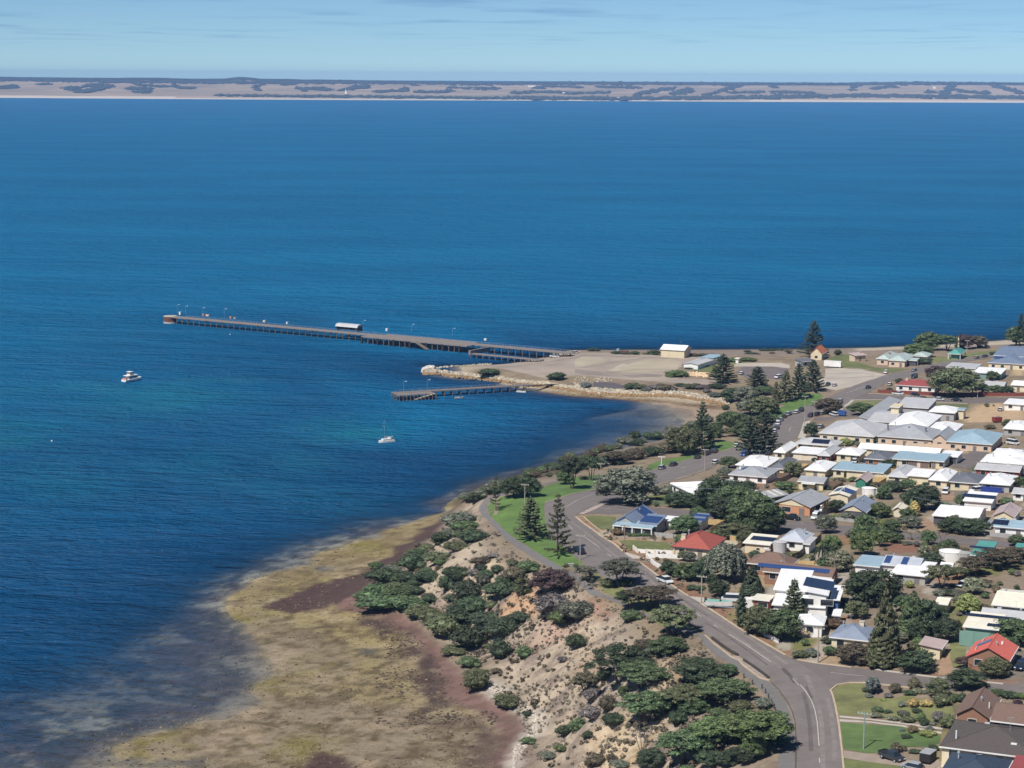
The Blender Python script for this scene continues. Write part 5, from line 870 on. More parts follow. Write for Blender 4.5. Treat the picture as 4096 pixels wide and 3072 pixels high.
# ================================================================ trees and shrubs
_pal = {'dark': ((.026,.042,.018), 'dark green'), 'deep': ((.027,.038,.019), 'deep green'), 'olive': ((.058,.068,.026), 'olive green'), 'mid': ((.042,.068,.022), 'mid green'), 'bright': ((.075,.115,.026), 'bright green'), 'lime': ((.17,.20,.035), 'lime green'), 'yellow': ((.38,.30,.045), 'golden yellow'), 'brown': ((.060,.050,.028), 'brownish'), 'grey': ((.070,.078,.052), 'grey green'), 'pale': ((.15,.16,.085), 'pale green'), 'mauve': ((.085,.072,.068), 'mauve grey'), 'purple': ((.045,.026,.026), 'dark purple'), 'silver': ((.10,.12,.11), 'silvery'), 'rust': ((.11,.075,.03), 'rusty'), 'cream': ((.42,.34,.19), 'cream flowering')}
def leaf_mat(k):
    nm = 'foliage_' + k
    if nm in MATS: return MATS[nm]
    c = tuple(v * (1.75 if max(_pal[k][0]) < .1 else 1.2) for v in _pal[k][0]); m = mat(nm, c, .75, .40, .5, spec=.2); t = m.node_tree; b = t.nodes['Principled BSDF']
    src = b.inputs['Base Color'].links[0].from_socket; g = N(t, 'ShaderNodeNewGeometry'); r1 = N(t, 'ShaderNodeMapRange'); r1.inputs[3].default_value = .5; r1.inputs[4].default_value = 1.75; L(t, g.outputs['Random Per Island'], r1.inputs[0])
    oi = N(t, 'ShaderNodeObjectInfo'); r2 = N(t, 'ShaderNodeMapRange'); r2.inputs[3].default_value = .78; r2.inputs[4].default_value = 1.25; L(t, oi.outputs['Random'], r2.inputs[0])
    mm = N(t, 'ShaderNodeMath', operation='MULTIPLY'); L(t, r1.outputs[0], mm.inputs[0]); L(t, r2.outputs[0], mm.inputs[1]); sc = N(t, 'ShaderNodeVectorMath', operation='SCALE'); L(t, src, sc.inputs[0]); L(t, mm.outputs[0], sc.inputs['Scale'])
    hs_ = N(t, 'ShaderNodeHueSaturation'); r3 = N(t, 'ShaderNodeMapRange'); r3.inputs[3].default_value = .478; r3.inputs[4].default_value = .515; L(t, oi.outputs['Random'], r3.inputs[0]); L(t, r3.outputs[0], hs_.inputs['Hue']); hs_.inputs['Saturation'].default_value = .76; L(t, sc.outputs[0], hs_.inputs['Color']); L(t, hs_.outputs[0], b.inputs['Base Color'])
    return m
barkM = mat('bark', (.075, .058, .045), .95, .25, 3); barkG = mat('bark_grey', (.16, .14, .12), .95, .25, 3)
_icv = np.array(ico); _icv = _icv / np.linalg.norm(_icv, axis=1)[:, None]; 
_ic = np.concatenate([_icv, [[0, 0, -1]]]); _icf2 = icf + [(6 + (k + 1) % 5, 6 + k, 11) for k in range(5)]
class Leaves:
    def __init__(s): s.v = []; s.f = []; s.n = 0
    def add(s, v, f): s.v.append(np.asarray(v, float)); s.f.append(np.asarray(f, int) + s.n); s.n += len(v)
    def clump(s, c, r, n, size, core=.72, up=.35):
        c = np.asarray(c, float); r = np.asarray(r, float) * np.ones(3)
        if core:
            k = _ic * r * core * rng.uniform(.8, 1.15, (len(_ic), 1)) + c; s.add(k, np.array(_icf2))
        d = rng.normal(size=(n, 3)); d[:, 2] += up; d /= np.linalg.norm(d, axis=1)[:, None]
        p = c + d * r * rng.uniform(.62, 1.05, (n, 1)); nn = d + rng.normal(size=(n, 3)) * .55; nn /= np.linalg.norm(nn, axis=1)[:, None]
        a = np.cross(nn, rng.normal(size=(n, 3))); a /= np.linalg.norm(a, axis=1)[:, None]; b = np.cross(nn, a); sz = size * rng.uniform(.6, 1.4, (n, 1))
        v = np.stack([p - a * sz - b * sz * .6, p + a * sz - b * sz * .6, p + b * sz], 1).reshape(-1, 3); s.add(v, np.arange(3 * n).reshape(-1, 3))
    def mesh(s, name):
        v = np.concatenate(s.v); f = np.concatenate(s.f); me = bpy.data.meshes.new(name); me.vertices.add(len(v)); me.vertices.foreach_set('co', v.ravel()); me.loops.add(f.size); me.loops.foreach_set('vertex_index', f.ravel().astype(np.int32)); me.polygons.add(len(f)); me.polygons.foreach_set('loop_start', np.arange(0, f.size, 3, dtype=np.int32)); me.polygons.foreach_set('loop_total', np.full(len(f), 3, np.int32)); me.update(calc_edges=True); me.materials.append(leaf_mat('dark')); return me
def wood(name, segs, m):
    v, f = [], []
    for a, b, r0, r1 in segs: tube(v, f, a, b, r0, r1, 6)
    me = bpy.data.meshes.new(name); me.from_pydata(v, [], f); me.update(); me.materials.append(m); return me
# every prototype is 10 m tall and 10 m wide and is scaled to its place
def p_norfolk(sparse=0.0, seed=0):
    Lf = Leaves(); hs = 1.1; segs = [((0,0,-.5),(0,0,5),.26,.16),((0,0,5),(0,0,9.9),.16,.03)]
    while hs < 9.7:
        t = (hs - 1.0) / 9.0; ln = 4.9 * (1 - t) ** .85 * rng.uniform(.86, 1.06) + .25; nb = 6 if t < .75 else 5; a0 = rng.uniform(0, 6.28)
        for k in range(nb):
            if rng.random() < .06 + sparse * .15: continue
            a = a0 + 6.283 * k / nb + rng.normal() * .12; l = ln * rng.uniform(.78, 1.08); ca, sa = math.cos(a), math.sin(a); lift = .10 + t * .55
            segs.append(((0,0,hs),(ca*l*.9,sa*l*.9,hs+lift*l*.35),.05,.015))
            m = max(3, int(l * (3.2 - sparse)))
            for q in range(m):
                u = .22 + .78 * (q + .5) / m; z = hs + lift * l * (u - .15) * .5 - .12 * math.sin(u * 3.1) * l * .3
                wd = .20 + .34 * math.sin(min(1, u * 1.15) * 2.6) + .05
                Lf.clump((ca*l*u, sa*l*u, z + .05), (wd, wd, .17 + .06 * (1 - t)), 9 if sparse < .5 else 7, .17, core=.62 if sparse < .5 else .45, up=.9)
        hs += .60 + .20 * sparse + .12 * (1 - t)
    Lf.clump((0,0,9.8), (.14,.14,.4), 8, .12)
    return Lf.mesh('crown'), wood('trunk', segs, barkM)
def p_broad(ncl=26, seed=0, low=.12, squash=1.0):
    Lf = Leaves(); segs = [((0,0,-.5),(.1,0,2.6),.42,.30)]
    for k in range(ncl):
        g = k / ncl; a = k * 2.399 + rng.normal() * .3; zz = 1 - 1.9 * g * (1 - low); rr = math.sqrt(max(0, 1 - min(1, abs(zz)) ** 2)) if zz > 0 else 1 - .25 * abs(zz)
        q = rng.uniform(.62, .80); c = (math.cos(a) * rr * 4.0 * q * 1.22, math.sin(a) * rr * 4.0 * q * 1.22, 4.9 + zz * 3.7 * squash + rng.normal() * .25); r = rng.uniform(1.1, 1.85)
        Lf.clump(c, (r, r, r * .8), 150, .20, .66)
        if k % 4 == 0: segs.append(((.1,0,2.4), (c[0]*.8, c[1]*.8, c[2]-.6), .18, .06))
    Lf.clump((0,0,4.6), (3.3,3.3,3.1), 60, .3, .8)
    return Lf.mesh('crown'), wood('trunk', segs, barkM)
def p_umb(ncl=20, seed=0, gap=.0):
    Lf = Leaves(); segs = []; stems = []
    for s_ in range(3):
        a = s_ * 2.1 + rng.uniform(0, 1); e = Vector((math.cos(a) * 1.3, math.sin(a) * 1.3, 4.2)); segs.append(((math.cos(a)*.2, math.sin(a)*.2, -.5), tuple(e), .2, .13)); stems.append(e)
    for k in range(ncl):
        a = k * 2.399; rr = 4.3 * math.sqrt((k + .5) / ncl) * rng.uniform(.85, 1.05); c = (math.cos(a) * rr, math.sin(a) * rr, 8.9 - .15 * rr * rr - rng.uniform(0, 1.0)); r = rng.uniform(.95, 1.5) * (1 - gap * .25)
        Lf.clump(c, (r, r, r * .55), 130, .18, .66, .6); b = min(stems, key=lambda e: (e - Vector(c)).length); segs.append((tuple(b), (c[0], c[1], c[2] - .35), .09, .03))
    for k in range(int(ncl * .6)):
        a = k * 2.399 + 1; rr = 3.4 * math.sqrt((k + .5) / ncl / .6); Lf.clump((math.cos(a) * rr, math.sin(a) * rr, 6.6 - .10 * rr * rr - rng.uniform(0, 1.2)), (1.15, 1.15, .7), 60, .24, .74, .3)
    return Lf.mesh('crown'), wood('trunk', segs, barkG if gap else barkM)
def p_shrub(ncl=13, seed=0):
    Lf = Leaves()
    for k in range(ncl):
        a = k * 2.399 + rng.normal() * .2; rr = 3.4 * math.sqrt((k + .3) / ncl); c = (math.cos(a) * rr, math.sin(a) * rr, 6.3 - .26 * rr * rr * rng.uniform(.8, 1.2)); r = rng.uniform(1.2, 2.4)
        Lf.clump(c, (r, r, r * 1.3), 125, .27, .68)
    Lf.clump((0,0,3), (3.6,3.6,3.4), 30, .4, .85)
    return Lf.mesh('foliage'), wood('stem', [((0,0,-1.5),(0,0,4),.3,.2),((0,0,1),(2,1,4),.2,.1),((0,0,1),(-2,-.5,4),.2,.1)], barkM)
def p_cyp(seed=0):
    Lf = Leaves()
    for k in range(34):
        z = .7 + 8.9 * k / 33; r = 4.0 * (1 - abs((z - 4.2) / 6.2) ** 2.2) * .55; a = k * 2.399; Lf.clump((math.cos(a) * r * .9, math.sin(a) * r * .9, z), (max(.8, r * 1.05), max(.8, r * 1.05), .75), 55, .26, .8)
    return Lf.mesh('crown'), wood('trunk', [((0,0,-.5),(0,0,6),.4,.1)], barkM)
def p_cone(seed=0):
    Lf = Leaves()
    for k in range(46):
        z = .5 + 9.2 * k / 45; r = 4.4 * (1 - k / 47) ** .8; n = max(1, int(r * 1.6)); a0 = k * 1.7
        for j in range(n):
            a = a0 + 6.283 * j / n; Lf.clump((math.cos(a) * r * .72, math.sin(a) * r * .72, z), (max(.35, r * .42), max(.35, r * .42), .34), 26, .20, .75, .8)
    return Lf.mesh('crown'), wood('trunk', [((0,0,-.5),(0,0,9),.35,.05)], barkM)
def p_weep(seed=0):
    Lf = Leaves(); segs = [((0,0,-.5),(0,0,5),.4,.2)]
    for k in range(44):
        a = k * 2.399; rr = 4.2 * math.sqrt((k + .5) / 44); top = 9.0 - .17 * rr * rr; ln = 1.2 + rr * .95 * rng.uniform(.6, 1.1); c = Vector((math.cos(a) * rr, math.sin(a) * rr, top))
        for q in range(int(ln / .55) + 1): Lf.clump((c.x * (1 + .02 * q), c.y * (1 + .02 * q), c.z - q * .55), (.75, .75, .6), 28, .24, .7)
        if k % 5 == 0: segs.append(((0,0,4.6), (c.x*.8, c.y*.8, c.z-.5), .12, .04))
    return Lf.mesh('crown'), wood('trunk', segs, barkM)
def p_palm(seed=0):
    Lf = Leaves()
    for k in range(16):
        a = k * 2.399; up = rng.uniform(-.5, 1.0)
        for q in range(12):
            u = q / 11; x = u * 4.2; z = 7.2 + up * 2.2 * u - 3.2 * u * u; Lf.clump((math.cos(a) * x, math.sin(a) * x, z), (.42 * (1 - u * .5), .42 * (1 - u * .5), .12), 9, .26, .5)
    return Lf.mesh('crown'), wood('trunk', [((0,0,-.5),(0,0,7.2),.42,.34)], barkG)
def p_bare(seed=0):
    Lf = Leaves(); segs = []
    for s_ in range(4):
        a = s_ * 1.6 + rng.uniform(0, .6); e = Vector((math.cos(a) * 1.6, math.sin(a) * 1.6, 4.4)); segs.append(((0,0,-.5), tuple(e), .16, .10))
        for j in range(4):
            b = a + rng.normal() * .7; g = e + Vector((math.cos(b) * 2.4, math.sin(b) * 2.4, rng.uniform(1.6, 4.2))); segs.append((tuple(e), tuple(g), .08, .02))
            for i in range(3): segs.append((tuple(e.lerp(g, .6)), tuple(g + Vector((rng.normal(), rng.normal(), .4))), .03, .01))
            if j % 2 == 0: Lf.clump(tuple(g), (1.0, 1.0, .5), 40, .22, .5)
    return Lf.mesh('crown'), wood('trunk', segs, barkG)
PROT = {'norf': [p_norfolk(0), p_norfolk(.2), p_norfolk(0)], 'nsp': [p_norfolk(.9), p_norfolk(.8)], 'broad': [p_broad(26), p_broad(30), p_broad(24, squash=.85), p_broad(34)], 'umb': [p_umb(18), p_umb(24), p_umb(15, gap=.3), p_umb(21)], 'shrub': [p_shrub(13), p_shrub(10), p_shrub(16), p_shrub(12)], 'cyp': [p_cyp()], 'cone': [p_cone(), p_cone()], 'weep': [p_weep()], 'palm': [p_palm()], 'bare': [p_bare(), p_bare()]}
NOUN = {'norf': ('norfolk_pine', 'layered pine tree', 'tree'), 'nsp': ('norfolk_pine', 'thin open pine tree', 'tree'), 'broad': ('broad_tree', 'broad crowned tree', 'tree'), 'umb': ('flat_topped_tree', 'flat topped tree', 'tree'), 'shrub': ('shrub', 'rounded shrub', 'shrub'), 'cyp': ('cypress', 'columnar cypress', 'tree'), 'cone': ('conifer', 'dense conical conifer', 'tree'), 'weep': ('weeping_tree', 'large weeping tree', 'tree'), 'palm': ('palm', 'palm tree', 'tree'), 'bare': ('sparse_tree', 'sparse bare branched tree', 'tree')}
VEG = []
def veg(region, V, items):
    for it in items:
        kind, bx, by, ty, wd = it[:5]; colk = it[5] if len(it) > 5 else 'dark'; p = V(bx, by); top = V(bx, ty); s = 1 / (V(1, 0)[0] - V(0, 0)[0]); VEG.append(dict(region=region, kind=kind, p=p, hpx=p[1] - top[1], wpx=wd / s, col=colk))
veg('on the clifftop lawn', VI, [('norf',1015,1290,735,480,'olive'),('nsp',1360,1500,695,390,'olive'),('nsp',580,930,475,190,'dark'),('broad',800,755,480,300,'dark'),('broad',980,745,465,300,'dark'),('umb',1545,650,195,270,'deep'),('umb',1785,545,185,250,'dark'),('broad',1450,590,400,200,'mid'),('shrub',350,800,640,215,'dark'),('shrub',560,700,590,190,'dark'),('shrub',650,690,610,110,'dark')])
veg('between the lawn and the bay', VI, [('shrub',1255,500,430,100,'dark'),('shrub',1365,465,415,90,'brown'),('umb',2085,350,150,230,'brown'),('shrub',1690,530,470,130,'brown'),('umb',2210,340,190,180,'brown')])
veg('along the bay edge', F, [('shrub',1330,1003,972,60,'dark'),('shrub',1372,993,962,50,'brown'),('shrub',1410,985,957,46,'dark'),('shrub',1450,978,948,60,'brown'),('broad',1475,978,915,62,'olive'),('shrub',1290,1010,985,40,'dark'),('shrub',1500,960,930,40,'mid'),('shrub',1540,945,905,46,'dark')])
veg('beside the corner house', VJ, [('broad',660,520,20,690,'grey'),('shrub',1140,400,265,230,'grey'),('shrub',1015,415,300,90,'deep'),('broad',1300,565,350,280,'dark'),('broad',1455,570,370,250,'dark'),('broad',1600,600,420,200,'dark'),('shrub',540,915,800,190,'rust'),('broad',1380,900,655,310,'mid'),('shrub',1325,965,890,110,'lime'),('shrub',1330,1150,1085,115,'dark'),('shrub',830,1112,1083,80,'dark'),('shrub',1060,490,435,120,'bright')])
for i in range(7): veg('under the glazed verandah', VJ, [('shrub',690+i*42,935,880,70,'mid')])
veg('in the dark street grove', VJ, [('broad',1760,620,150,380,'dark'),('broad',2020,690,250,460,'mid'),('broad',1900,760,420,420,'deep'),('broad',1650,560,400,240,'dark')])
veg('in the dark street grove', VG, [('broad',420,1420,800,640,'mid'),('broad',720,1390,980,330,'dark'),('broad',150,1480,1240,520,'olive'),('broad',180,900,600,520,'dark'),('broad',560,1440,1050,420,'dark'),('broad',60,450,265,240,'mid'),('broad',350,1000,760,350,'dark')])
veg('in front of the red roofed house', VJ, [('weep',1900,1500,985,500,'grey'),('broad',1190,1440,1225,210,'dark'),('broad',1400,1490,1240,280,'mid'),('broad',1590,1500,1220,260,'dark'),('shrub',1650,1180,1090,150,'dark'),('shrub',1800,1120,960,220,'dark'),('shrub',1035,1235,1180,60,'rust'),('shrub',1140,1250,1195,70,'rust')])
veg('by the boat driveway', VM, [('cone',1600,390,20,360,'deep'),('broad',1180,440,200,210,'dark'),('shrub',850,340,265,160,'dark'),('shrub',940,350,280,120,'mid'),('cyp',1465,815,345,150,'deep'),('broad',1680,900,520,400,'olive'),('broad',2000,960,560,470,'mid'),('shrub',1250,290,200,160,'grey'),('shrub',1640,400,320,180,'dark'),('broad',1850,940,700,300,'dark')])
veg('around the white modern house', VN, [('norf',640,900,225,490,'olive'),('broad',1800,570,95,800,'dark'),('shrub',1240,970,775,290,'rust'),('shrub',810,1080,920,290,'cream'),('shrub',740,1395,1255,250,'olive'),('shrub',930,1385,1265,200,'grey'),('shrub',1180,1360,1190,230,'mid'),('broad',1540,1490,1180,460,'brown'),('cone',1980,1510,370,640,'olive'),('shrub',1150,1200,1060,180,'dark'),('shrub',1570,700,560,220,'dark'),('shrub',1340,620,520,160,'dark')])
veg('behind the white modern house', VO, [('cone',560,900,230,560,'mid'),('broad',760,900,330,460,'dark'),('broad',1060,985,590,360,'deep'),('broad',1380,565,270,340,'lime'),('broad',640,1420,1090,520,'dark'),('shrub',790,1190,1000,340,'lime'),('broad',1400,1370,1180,340,'purple'),('broad',1760,1500,1200,390,'olive'),('broad',1350,1670,1370,490,'dark'),('broad',2010,1010,630,580,'mid'),('shrub',1600,540,390,220,'brown'),('shrub',1210,300,190,260,'grey'),('shrub',1060,300,180,220,'dark'),('broad',920,700,450,300,'dark')])
veg('in the corner garden', VP, [('broad',720,430,250,150,'silver'),('shrub',645,415,355,70,'dark'),('shrub',935,425,295,130,'brown'),('shrub',1130,390,240,145,'brown'),('shrub',1085,445,380,115,'dark'),('shrub',1155,430,358,105,'pale'),('shrub',1395,545,392,200,'olive'),('shrub',1120,560,455,120,'yellow'),('shrub',1250,560,465,120,'yellow'),('shrub',760,615,538,110,'mid'),('shrub',750,665,600,120,'pale'),('shrub',870,620,580,90,'dark'),('shrub',1020,650,575,125,'grey'),('shrub',1075,715,635,135,'olive'),('shrub',1360,710,570,125,'mauve'),('shrub',1460,770,605,155,'olive'),('shrub',1225,745,650,100,'dark'),('shrub',1110,810,725,130,'rust'),('shrub',1260,850,765,150,'lime'),('shrub',1050,870,820,110,'dark'),('shrub',950,1015,880,110,'brown'),('shrub',1140,1015,970,130,'dark'),('shrub',1320,990,918,100,'dark'),('shrub',870,470,410,90,'mauve'),('shrub',1150,620,560,100,'dark'),('shrub',940,700,640,80,'grey'),('shrub',880,690,630,70,'pale'),('shrub',1010,560,490,90,'grey'),('shrub',680,470,420,80,'silver'),('shrub',1520,520,400,80,'mid'),('shrub',820,500,470,70,'lime'),('shrub',1030,1000,930,60,'brown'),('shrub',1010,800,770,70,'silver'),('shrub',1200,700,590,90,'bright'),('shrub',1320,740,700,70,'grey'),('shrub',1280,800,735,80,'silver')])
veg('above the brown tiled house', VP, [('shrub',1960,440,365,150,'mid'),('shrub',2060,470,390,160,'dark'),('shrub',2150,560,470,110,'purple'),('shrub',1880,430,370,110,'grey'),('shrub',2180,480,400,120,'bright')])
veg('beside the upper side street', VH, [('broad',380,1010,815,240,'bright'),('broad',200,1270,960,250,'bright'),('broad',530,1210,1035,210,'mid'),('broad',340,1290,1090,280,'mid'),('broad',930,915,590,360,'deep'),('broad',780,960,640,230,'dark'),('cyp',815,1000,810,155,'yellow'),('broad',760,1150,985,270,'grey'),('shrub',1180,915,790,210,'mid'),('shrub',1400,880,680,190,'mid')])
veg('near the upper side street', VL, [('broad',160,545,230,260,'bright'),('broad',370,430,205,190,'bright'),('broad',570,385,245,190,'mid'),('bare',790,345,195,190,'olive'),('broad',1300,240,70,360,'dark'),('broad',1560,280,60,380,'dark'),('broad',1200,530,380,290,'olive'),('broad',1040,645,505,280,'deep'),('shrub',720,410,350,140,'grey'),('shrub',480,280,180,180,'dark'),('bare',1170,390,230,140,'mauve'),('shrub',1450,500,425,120,'brown')])
veg('beyond the silvery house', VL, [('umb',1560,800,550,360,'brown'),('umb',1860,720,440,460,'brown'),('umb',2110,640,420,320,'brown'),('umb',1160,970,630,340,'olive'),('shrub',1150,1060,950,190,'grey'),('shrub',1360,1060,970,250,'grey'),('umb',1650,940,830,240,'brown'),('broad',2120,430,270,220,'mid'),('umb',1380,850,680,220,'olive')])
veg('around the bare brown yard', VK, [('broad',1490,490,195,260,'grey'),('broad',1690,1040,725,390,'pale'),('palm',1430,1010,560,330,'deep'),('shrub',440,850,715,180,'dark'),('shrub',950,870,735,190,'olive'),('cone',400,1350,950,340,'deep'),('broad',2050,560,180,260,'mid'),('shrub',1060,330+330,560,120,'mid')])
veg('in the terrace back yards', VH, [('shrub',600,690,510,260,'dark'),('shrub',420,670,555,190,'olive'),('shrub',740,630,495,180,'mid'),('shrub',1990,860,740,190,'mid'),('broad',2160,650,480,150,'mid'),('shrub',40,560,480,90,'mid'),('shrub',520,600,520,120,'grey'),('shrub',1050,680,590,110,'brown'),('shrub',1700,900,840,160,'dark'),('shrub',960,600,560,90,'dark')])
veg('in front of the terraces', VG, [('shrub',900,770,605,290,'mid'),('broad',1000,580,335,270,'olive'),('broad',1640,1105,895,240,'dark'),('shrub',1800,1215,1055,240,'grey'),('shrub',1610,1210,1100,120,'lime'),('broad',1470,1340,1120,250,'grey'),('shrub',1870,655,560,115,'bright'),('shrub',1680,650,575,190,'brown'),('shrub',1320,580,510,100,'dark'),('shrub',1450,590,535,110,'dark'),('shrub',850,850,760,120,'lime'),('shrub',1450,760,680,260,'dark'),('shrub',840,1140,1080,110,'lime'),('shrub',960,830,740,100,'dark'),('shrub',1320,350,280,90,'dark')])
veg('in front of the hospital', VE, [('broad',450,575,498,115,'lime'),('shrub',770,545,462,125,'dark'),('shrub',900,565,505,200,'dark'),('broad',610,275,138,220,'mid'),('broad',280,255,100,250,'brown'),('broad',110,490,335,130,'dark'),('shrub',240,500,455,110,'dark'),('shrub',530,560,510,90,'dark'),('shrub',490,210,175,80,'dark'),('shrub',1870,410,355,110,'brown'),('shrub',90,520,470,70,'grey')])
veg('in the park by the shore road', VD, [('norf',340,795,175,340,'dark'),('norf',950,840,340,400,'deep'),('norf',1130,825,265,400,'deep'),('broad',125,860,495,270,'olive'),('broad',700,570,265,330,'mid'),('broad',800,610,485,280,'olive'),('broad',490,690,445,170,'mid'),('norf',450,760,540,150,'dark'),('shrub',640,270,205,100,'dark'),('shrub',60,790,680,120,'dark'),('broad',880,620,420,260,'mid')])
veg('at the head of the bay', VB, [('broad',300,1340,1075,370,'grey'),('broad',570,1210,1070,280,'mid'),('broad',560,1510,1225,420,'olive'),('broad',150,1650,1470,380,'mid'),('broad',620,1620,1480,320,'mid'),('norf',890,1315,835,310,'olive'),('norf',1085,1275,730,340,'dark'),('norf',1295,1165,695,430,'dark'),('norf',480,1095,785,390,'dark'),('norf',750,1340,1010,190,'olive'),('broad',380,1500,1270,330,'grey'),('broad',90,1320,1090,260,'dark'),('broad',700,1470,1310,200,'olive')])
veg('behind the rusty roofed store', VB, [('norf',1300,655,125,430,'deep')])
veg('beside the low white hall', VA, [('norf',1870,735,355,380,'dark'),('shrub',1290,655,545,240,'bright'),('shrub',1200,660,600,120,'bright'),('shrub',1450,550,515,160,'dark'),('shrub',1600,525,492,160,'dark')])
veg('on the seaward edge of the point', VA, [('shrub',230,330,278,160,'dark'),('shrub',520,365,320,130,'dark'),('shrub',640,368,325,150,'brown'),('shrub',760,372,318,130,'dark'),('shrub',1000,375,300,150,'dark'),('shrub',900,372,340,100,'olive'),('shrub',1500,395,345,130,'brown'),('shrub',1620,395,345,140,'brown'),('shrub',1720,390,345,100,'mauve')])
veg('on the bank above the rock wall', VA, [('shrub',690,820,715,140,'dark'),('shrub',840,805,730,180,'olive'),('shrub',990,820,735,190,'mauve'),('shrub',1150,830,725,190,'brown'),('shrub',1330,775,725,160,'dark'),('shrub',1460,805,720,180,'olive'),('shrub',1600,810,740,170,'mauve'),('shrub',1790,800,718,210,'dark'),('shrub',1920,910,785,130,'dark'),('shrub',1770,910,830,210,'grey'),('shrub',1900,1075,1000,95,'dark'),('shrub',760,760,715,110,'olive'),('shrub',1080,770,730,120,'brown'),('shrub',900,840,780,140,'grey'),('shrub',1240,830,770,130,'mauve'),('shrub',1530,760,730,110,'dark'),('shrub',1660,850,790,110,'mauve'),('shrub',140,790,700,170,'silver')])
veg('on the breakwater', VX, [('shrub',1230,575,503,190,'dark'),('shrub',1840,615,532,150,'dark')])
veg('on the grass near the far beach', VB, [('shrub',100,725,650,210,'bright'),('shrub',350,715,645,260,'bright'),('shrub',580,565,525,170,'dark'),('shrub',690,565,525,120,'dark'),('shrub',810,560,520,130,'dark'),('shrub',940,605,505,110,'brown'),('shrub',1665,630,528,110,'deep'),('shrub',330,580,550,110,'dark'),('shrub',400,610,585,220,'dark'),('shrub',690,605,575,90,'brown')])
veg('in the seaside park', VC, [('broad',1000,480,238,280,'mid'),('umb',1230,490,262,240,'mid'),('broad',1450,465,272,210,'purple'),('broad',1620,455,275,210,'brown'),('broad',860,565,388,330,'bright'),('shrub',940,655,560,190,'dark'),('shrub',1380,460,380,110,'dark')])
veg('around the red fenced block', VC, [('broad',1090,870,655,250,'purple'),('broad',1330,1070,685,490,'olive'),('broad',1810,860,735,150,'mid'),('shrub',630,895,825,115,'dark'),('broad',1850,1030,915,220,'mid'),('broad',1680,1020,895,140,'dark'),('shrub',1830,540,488,140,'dark'),('broad',1560,1040,800,170,'dark'),('shrub',860,990,930,90,'grey'),('shrub',500,1000,945,90,'dark'),('broad',2000,1040,930,170,'dark')])
veg('at the town top right', VC, [('norf',2160,420,20,220,'dark'),('broad',2110,420,155,220,'mid')])
SL = [(870,225,55,250,'grey'),(930,250,135,180,'mid'),(990,340,205,210,'dark'),(860,410,300,210,'olive'),(740,340,235,150,'dark'),(690,510,380,190,'olive'),(500,570,385,200,'dark'),(620,650,530,170,'dark'),(280,670,505,230,'dark'),(450,650,545,160,'deep'),(210,770,645,230,'mid'),(400,770,640,280,'mid'),(260,870,720,340,'mid'),(460,870,740,300,'mid'),(110,810,700,140,'mid'),(560,940,810,220,'olive'),(660,1000,830,220,'olive'),(860,640,495,200,'dark'),(780,730,560,130,'dark'),(950,790,595,270,'deep'),(750,1100,870,260,'olive'),(900,970,775,300,'dark'),(1000,910,735,230,'dark'),(970,1190,950,270,'deep'),(1100,1010,855,260,'deep'),(1210,1100,895,240,'deep'),(1200,1270,1075,170,'deep'),(1370,970,875,170,'deep'),(1230,780,595,240,'dark'),(1320,650,495,170,'brown'),(1430,570,465,190,'mid'),(1640,920,690,260,'mauve'),(1690,1000,865,165,'bright'),(1830,960,765,260,'grey'),(1400,1270,1145,125,'mid'),(1820,1190,1035,140,'dark'),(1710,1300,1245,80,'mauve'),(850,1225,1155,220,'olive'),(960,1340,1235,175,'mid'),(1010,1410,1345,200,'olive'),(1170,450,620-600+430,120,'mauve'),(1060,520,440,160,'brown'),(1000,600,540,100,'mauve'),(1080,700,560,100,'grey'),(330,600,500,150,'grey'),(560,500,360,130,'dark'),(620,420,330,120,'olive'),(800,300,200,120,'grey'),(640,820,740,110,'dark'),(1020,760,700,90,'bright'),(1180,1390,1340,90,'brown'),(1290,1010,900,150,'deep')]
veg('on the scrubby bluff slope', VR, [('shrub',) + s for s in SL] + [('norf',1395,765,560,170,'olive'),('broad',1620,735,545,300,'purple'),('bare',1820,745,515,250,'brown'),('bare',1950,700,600,150,'olive')])
veg('at the foot of the bluff', VT, [('shrub',1435,725,585,165,'olive'),('shrub',1615,835,725,165,'olive'),('shrub',1755,1065,1012,95,'mid'),('shrub',1750,888,848,55,'dark'),('shrub',1985,1015,925,90,'dark'),('shrub',2065,985,895,95,'mid'),('shrub',1960,1115,1055,65,'bright'),('shrub',1890,1155,1105,100,'grey')])
veg('on the clifftop roadside', VJ, [('umb',560,1570,1155,420,'grey'),('umb',140,1500,1275,260,'grey'),('shrub',650,1560,1420,200,'deep'),('shrub',420,1570,1430,220,'olive')])
veg('on the clifftop roadside', VM, [('umb',330,580,255,490,'brown'),('umb',600,920,505,570,'olive'),('shrub',580,1090,895,260,'mid'),('shrub',250,1070,935,300,'brown'),('umb',60,600,310,300,'dark'),('shrub',330,1150,1050,180,'grey'),('shrub',80,740,560,240,'mid')])
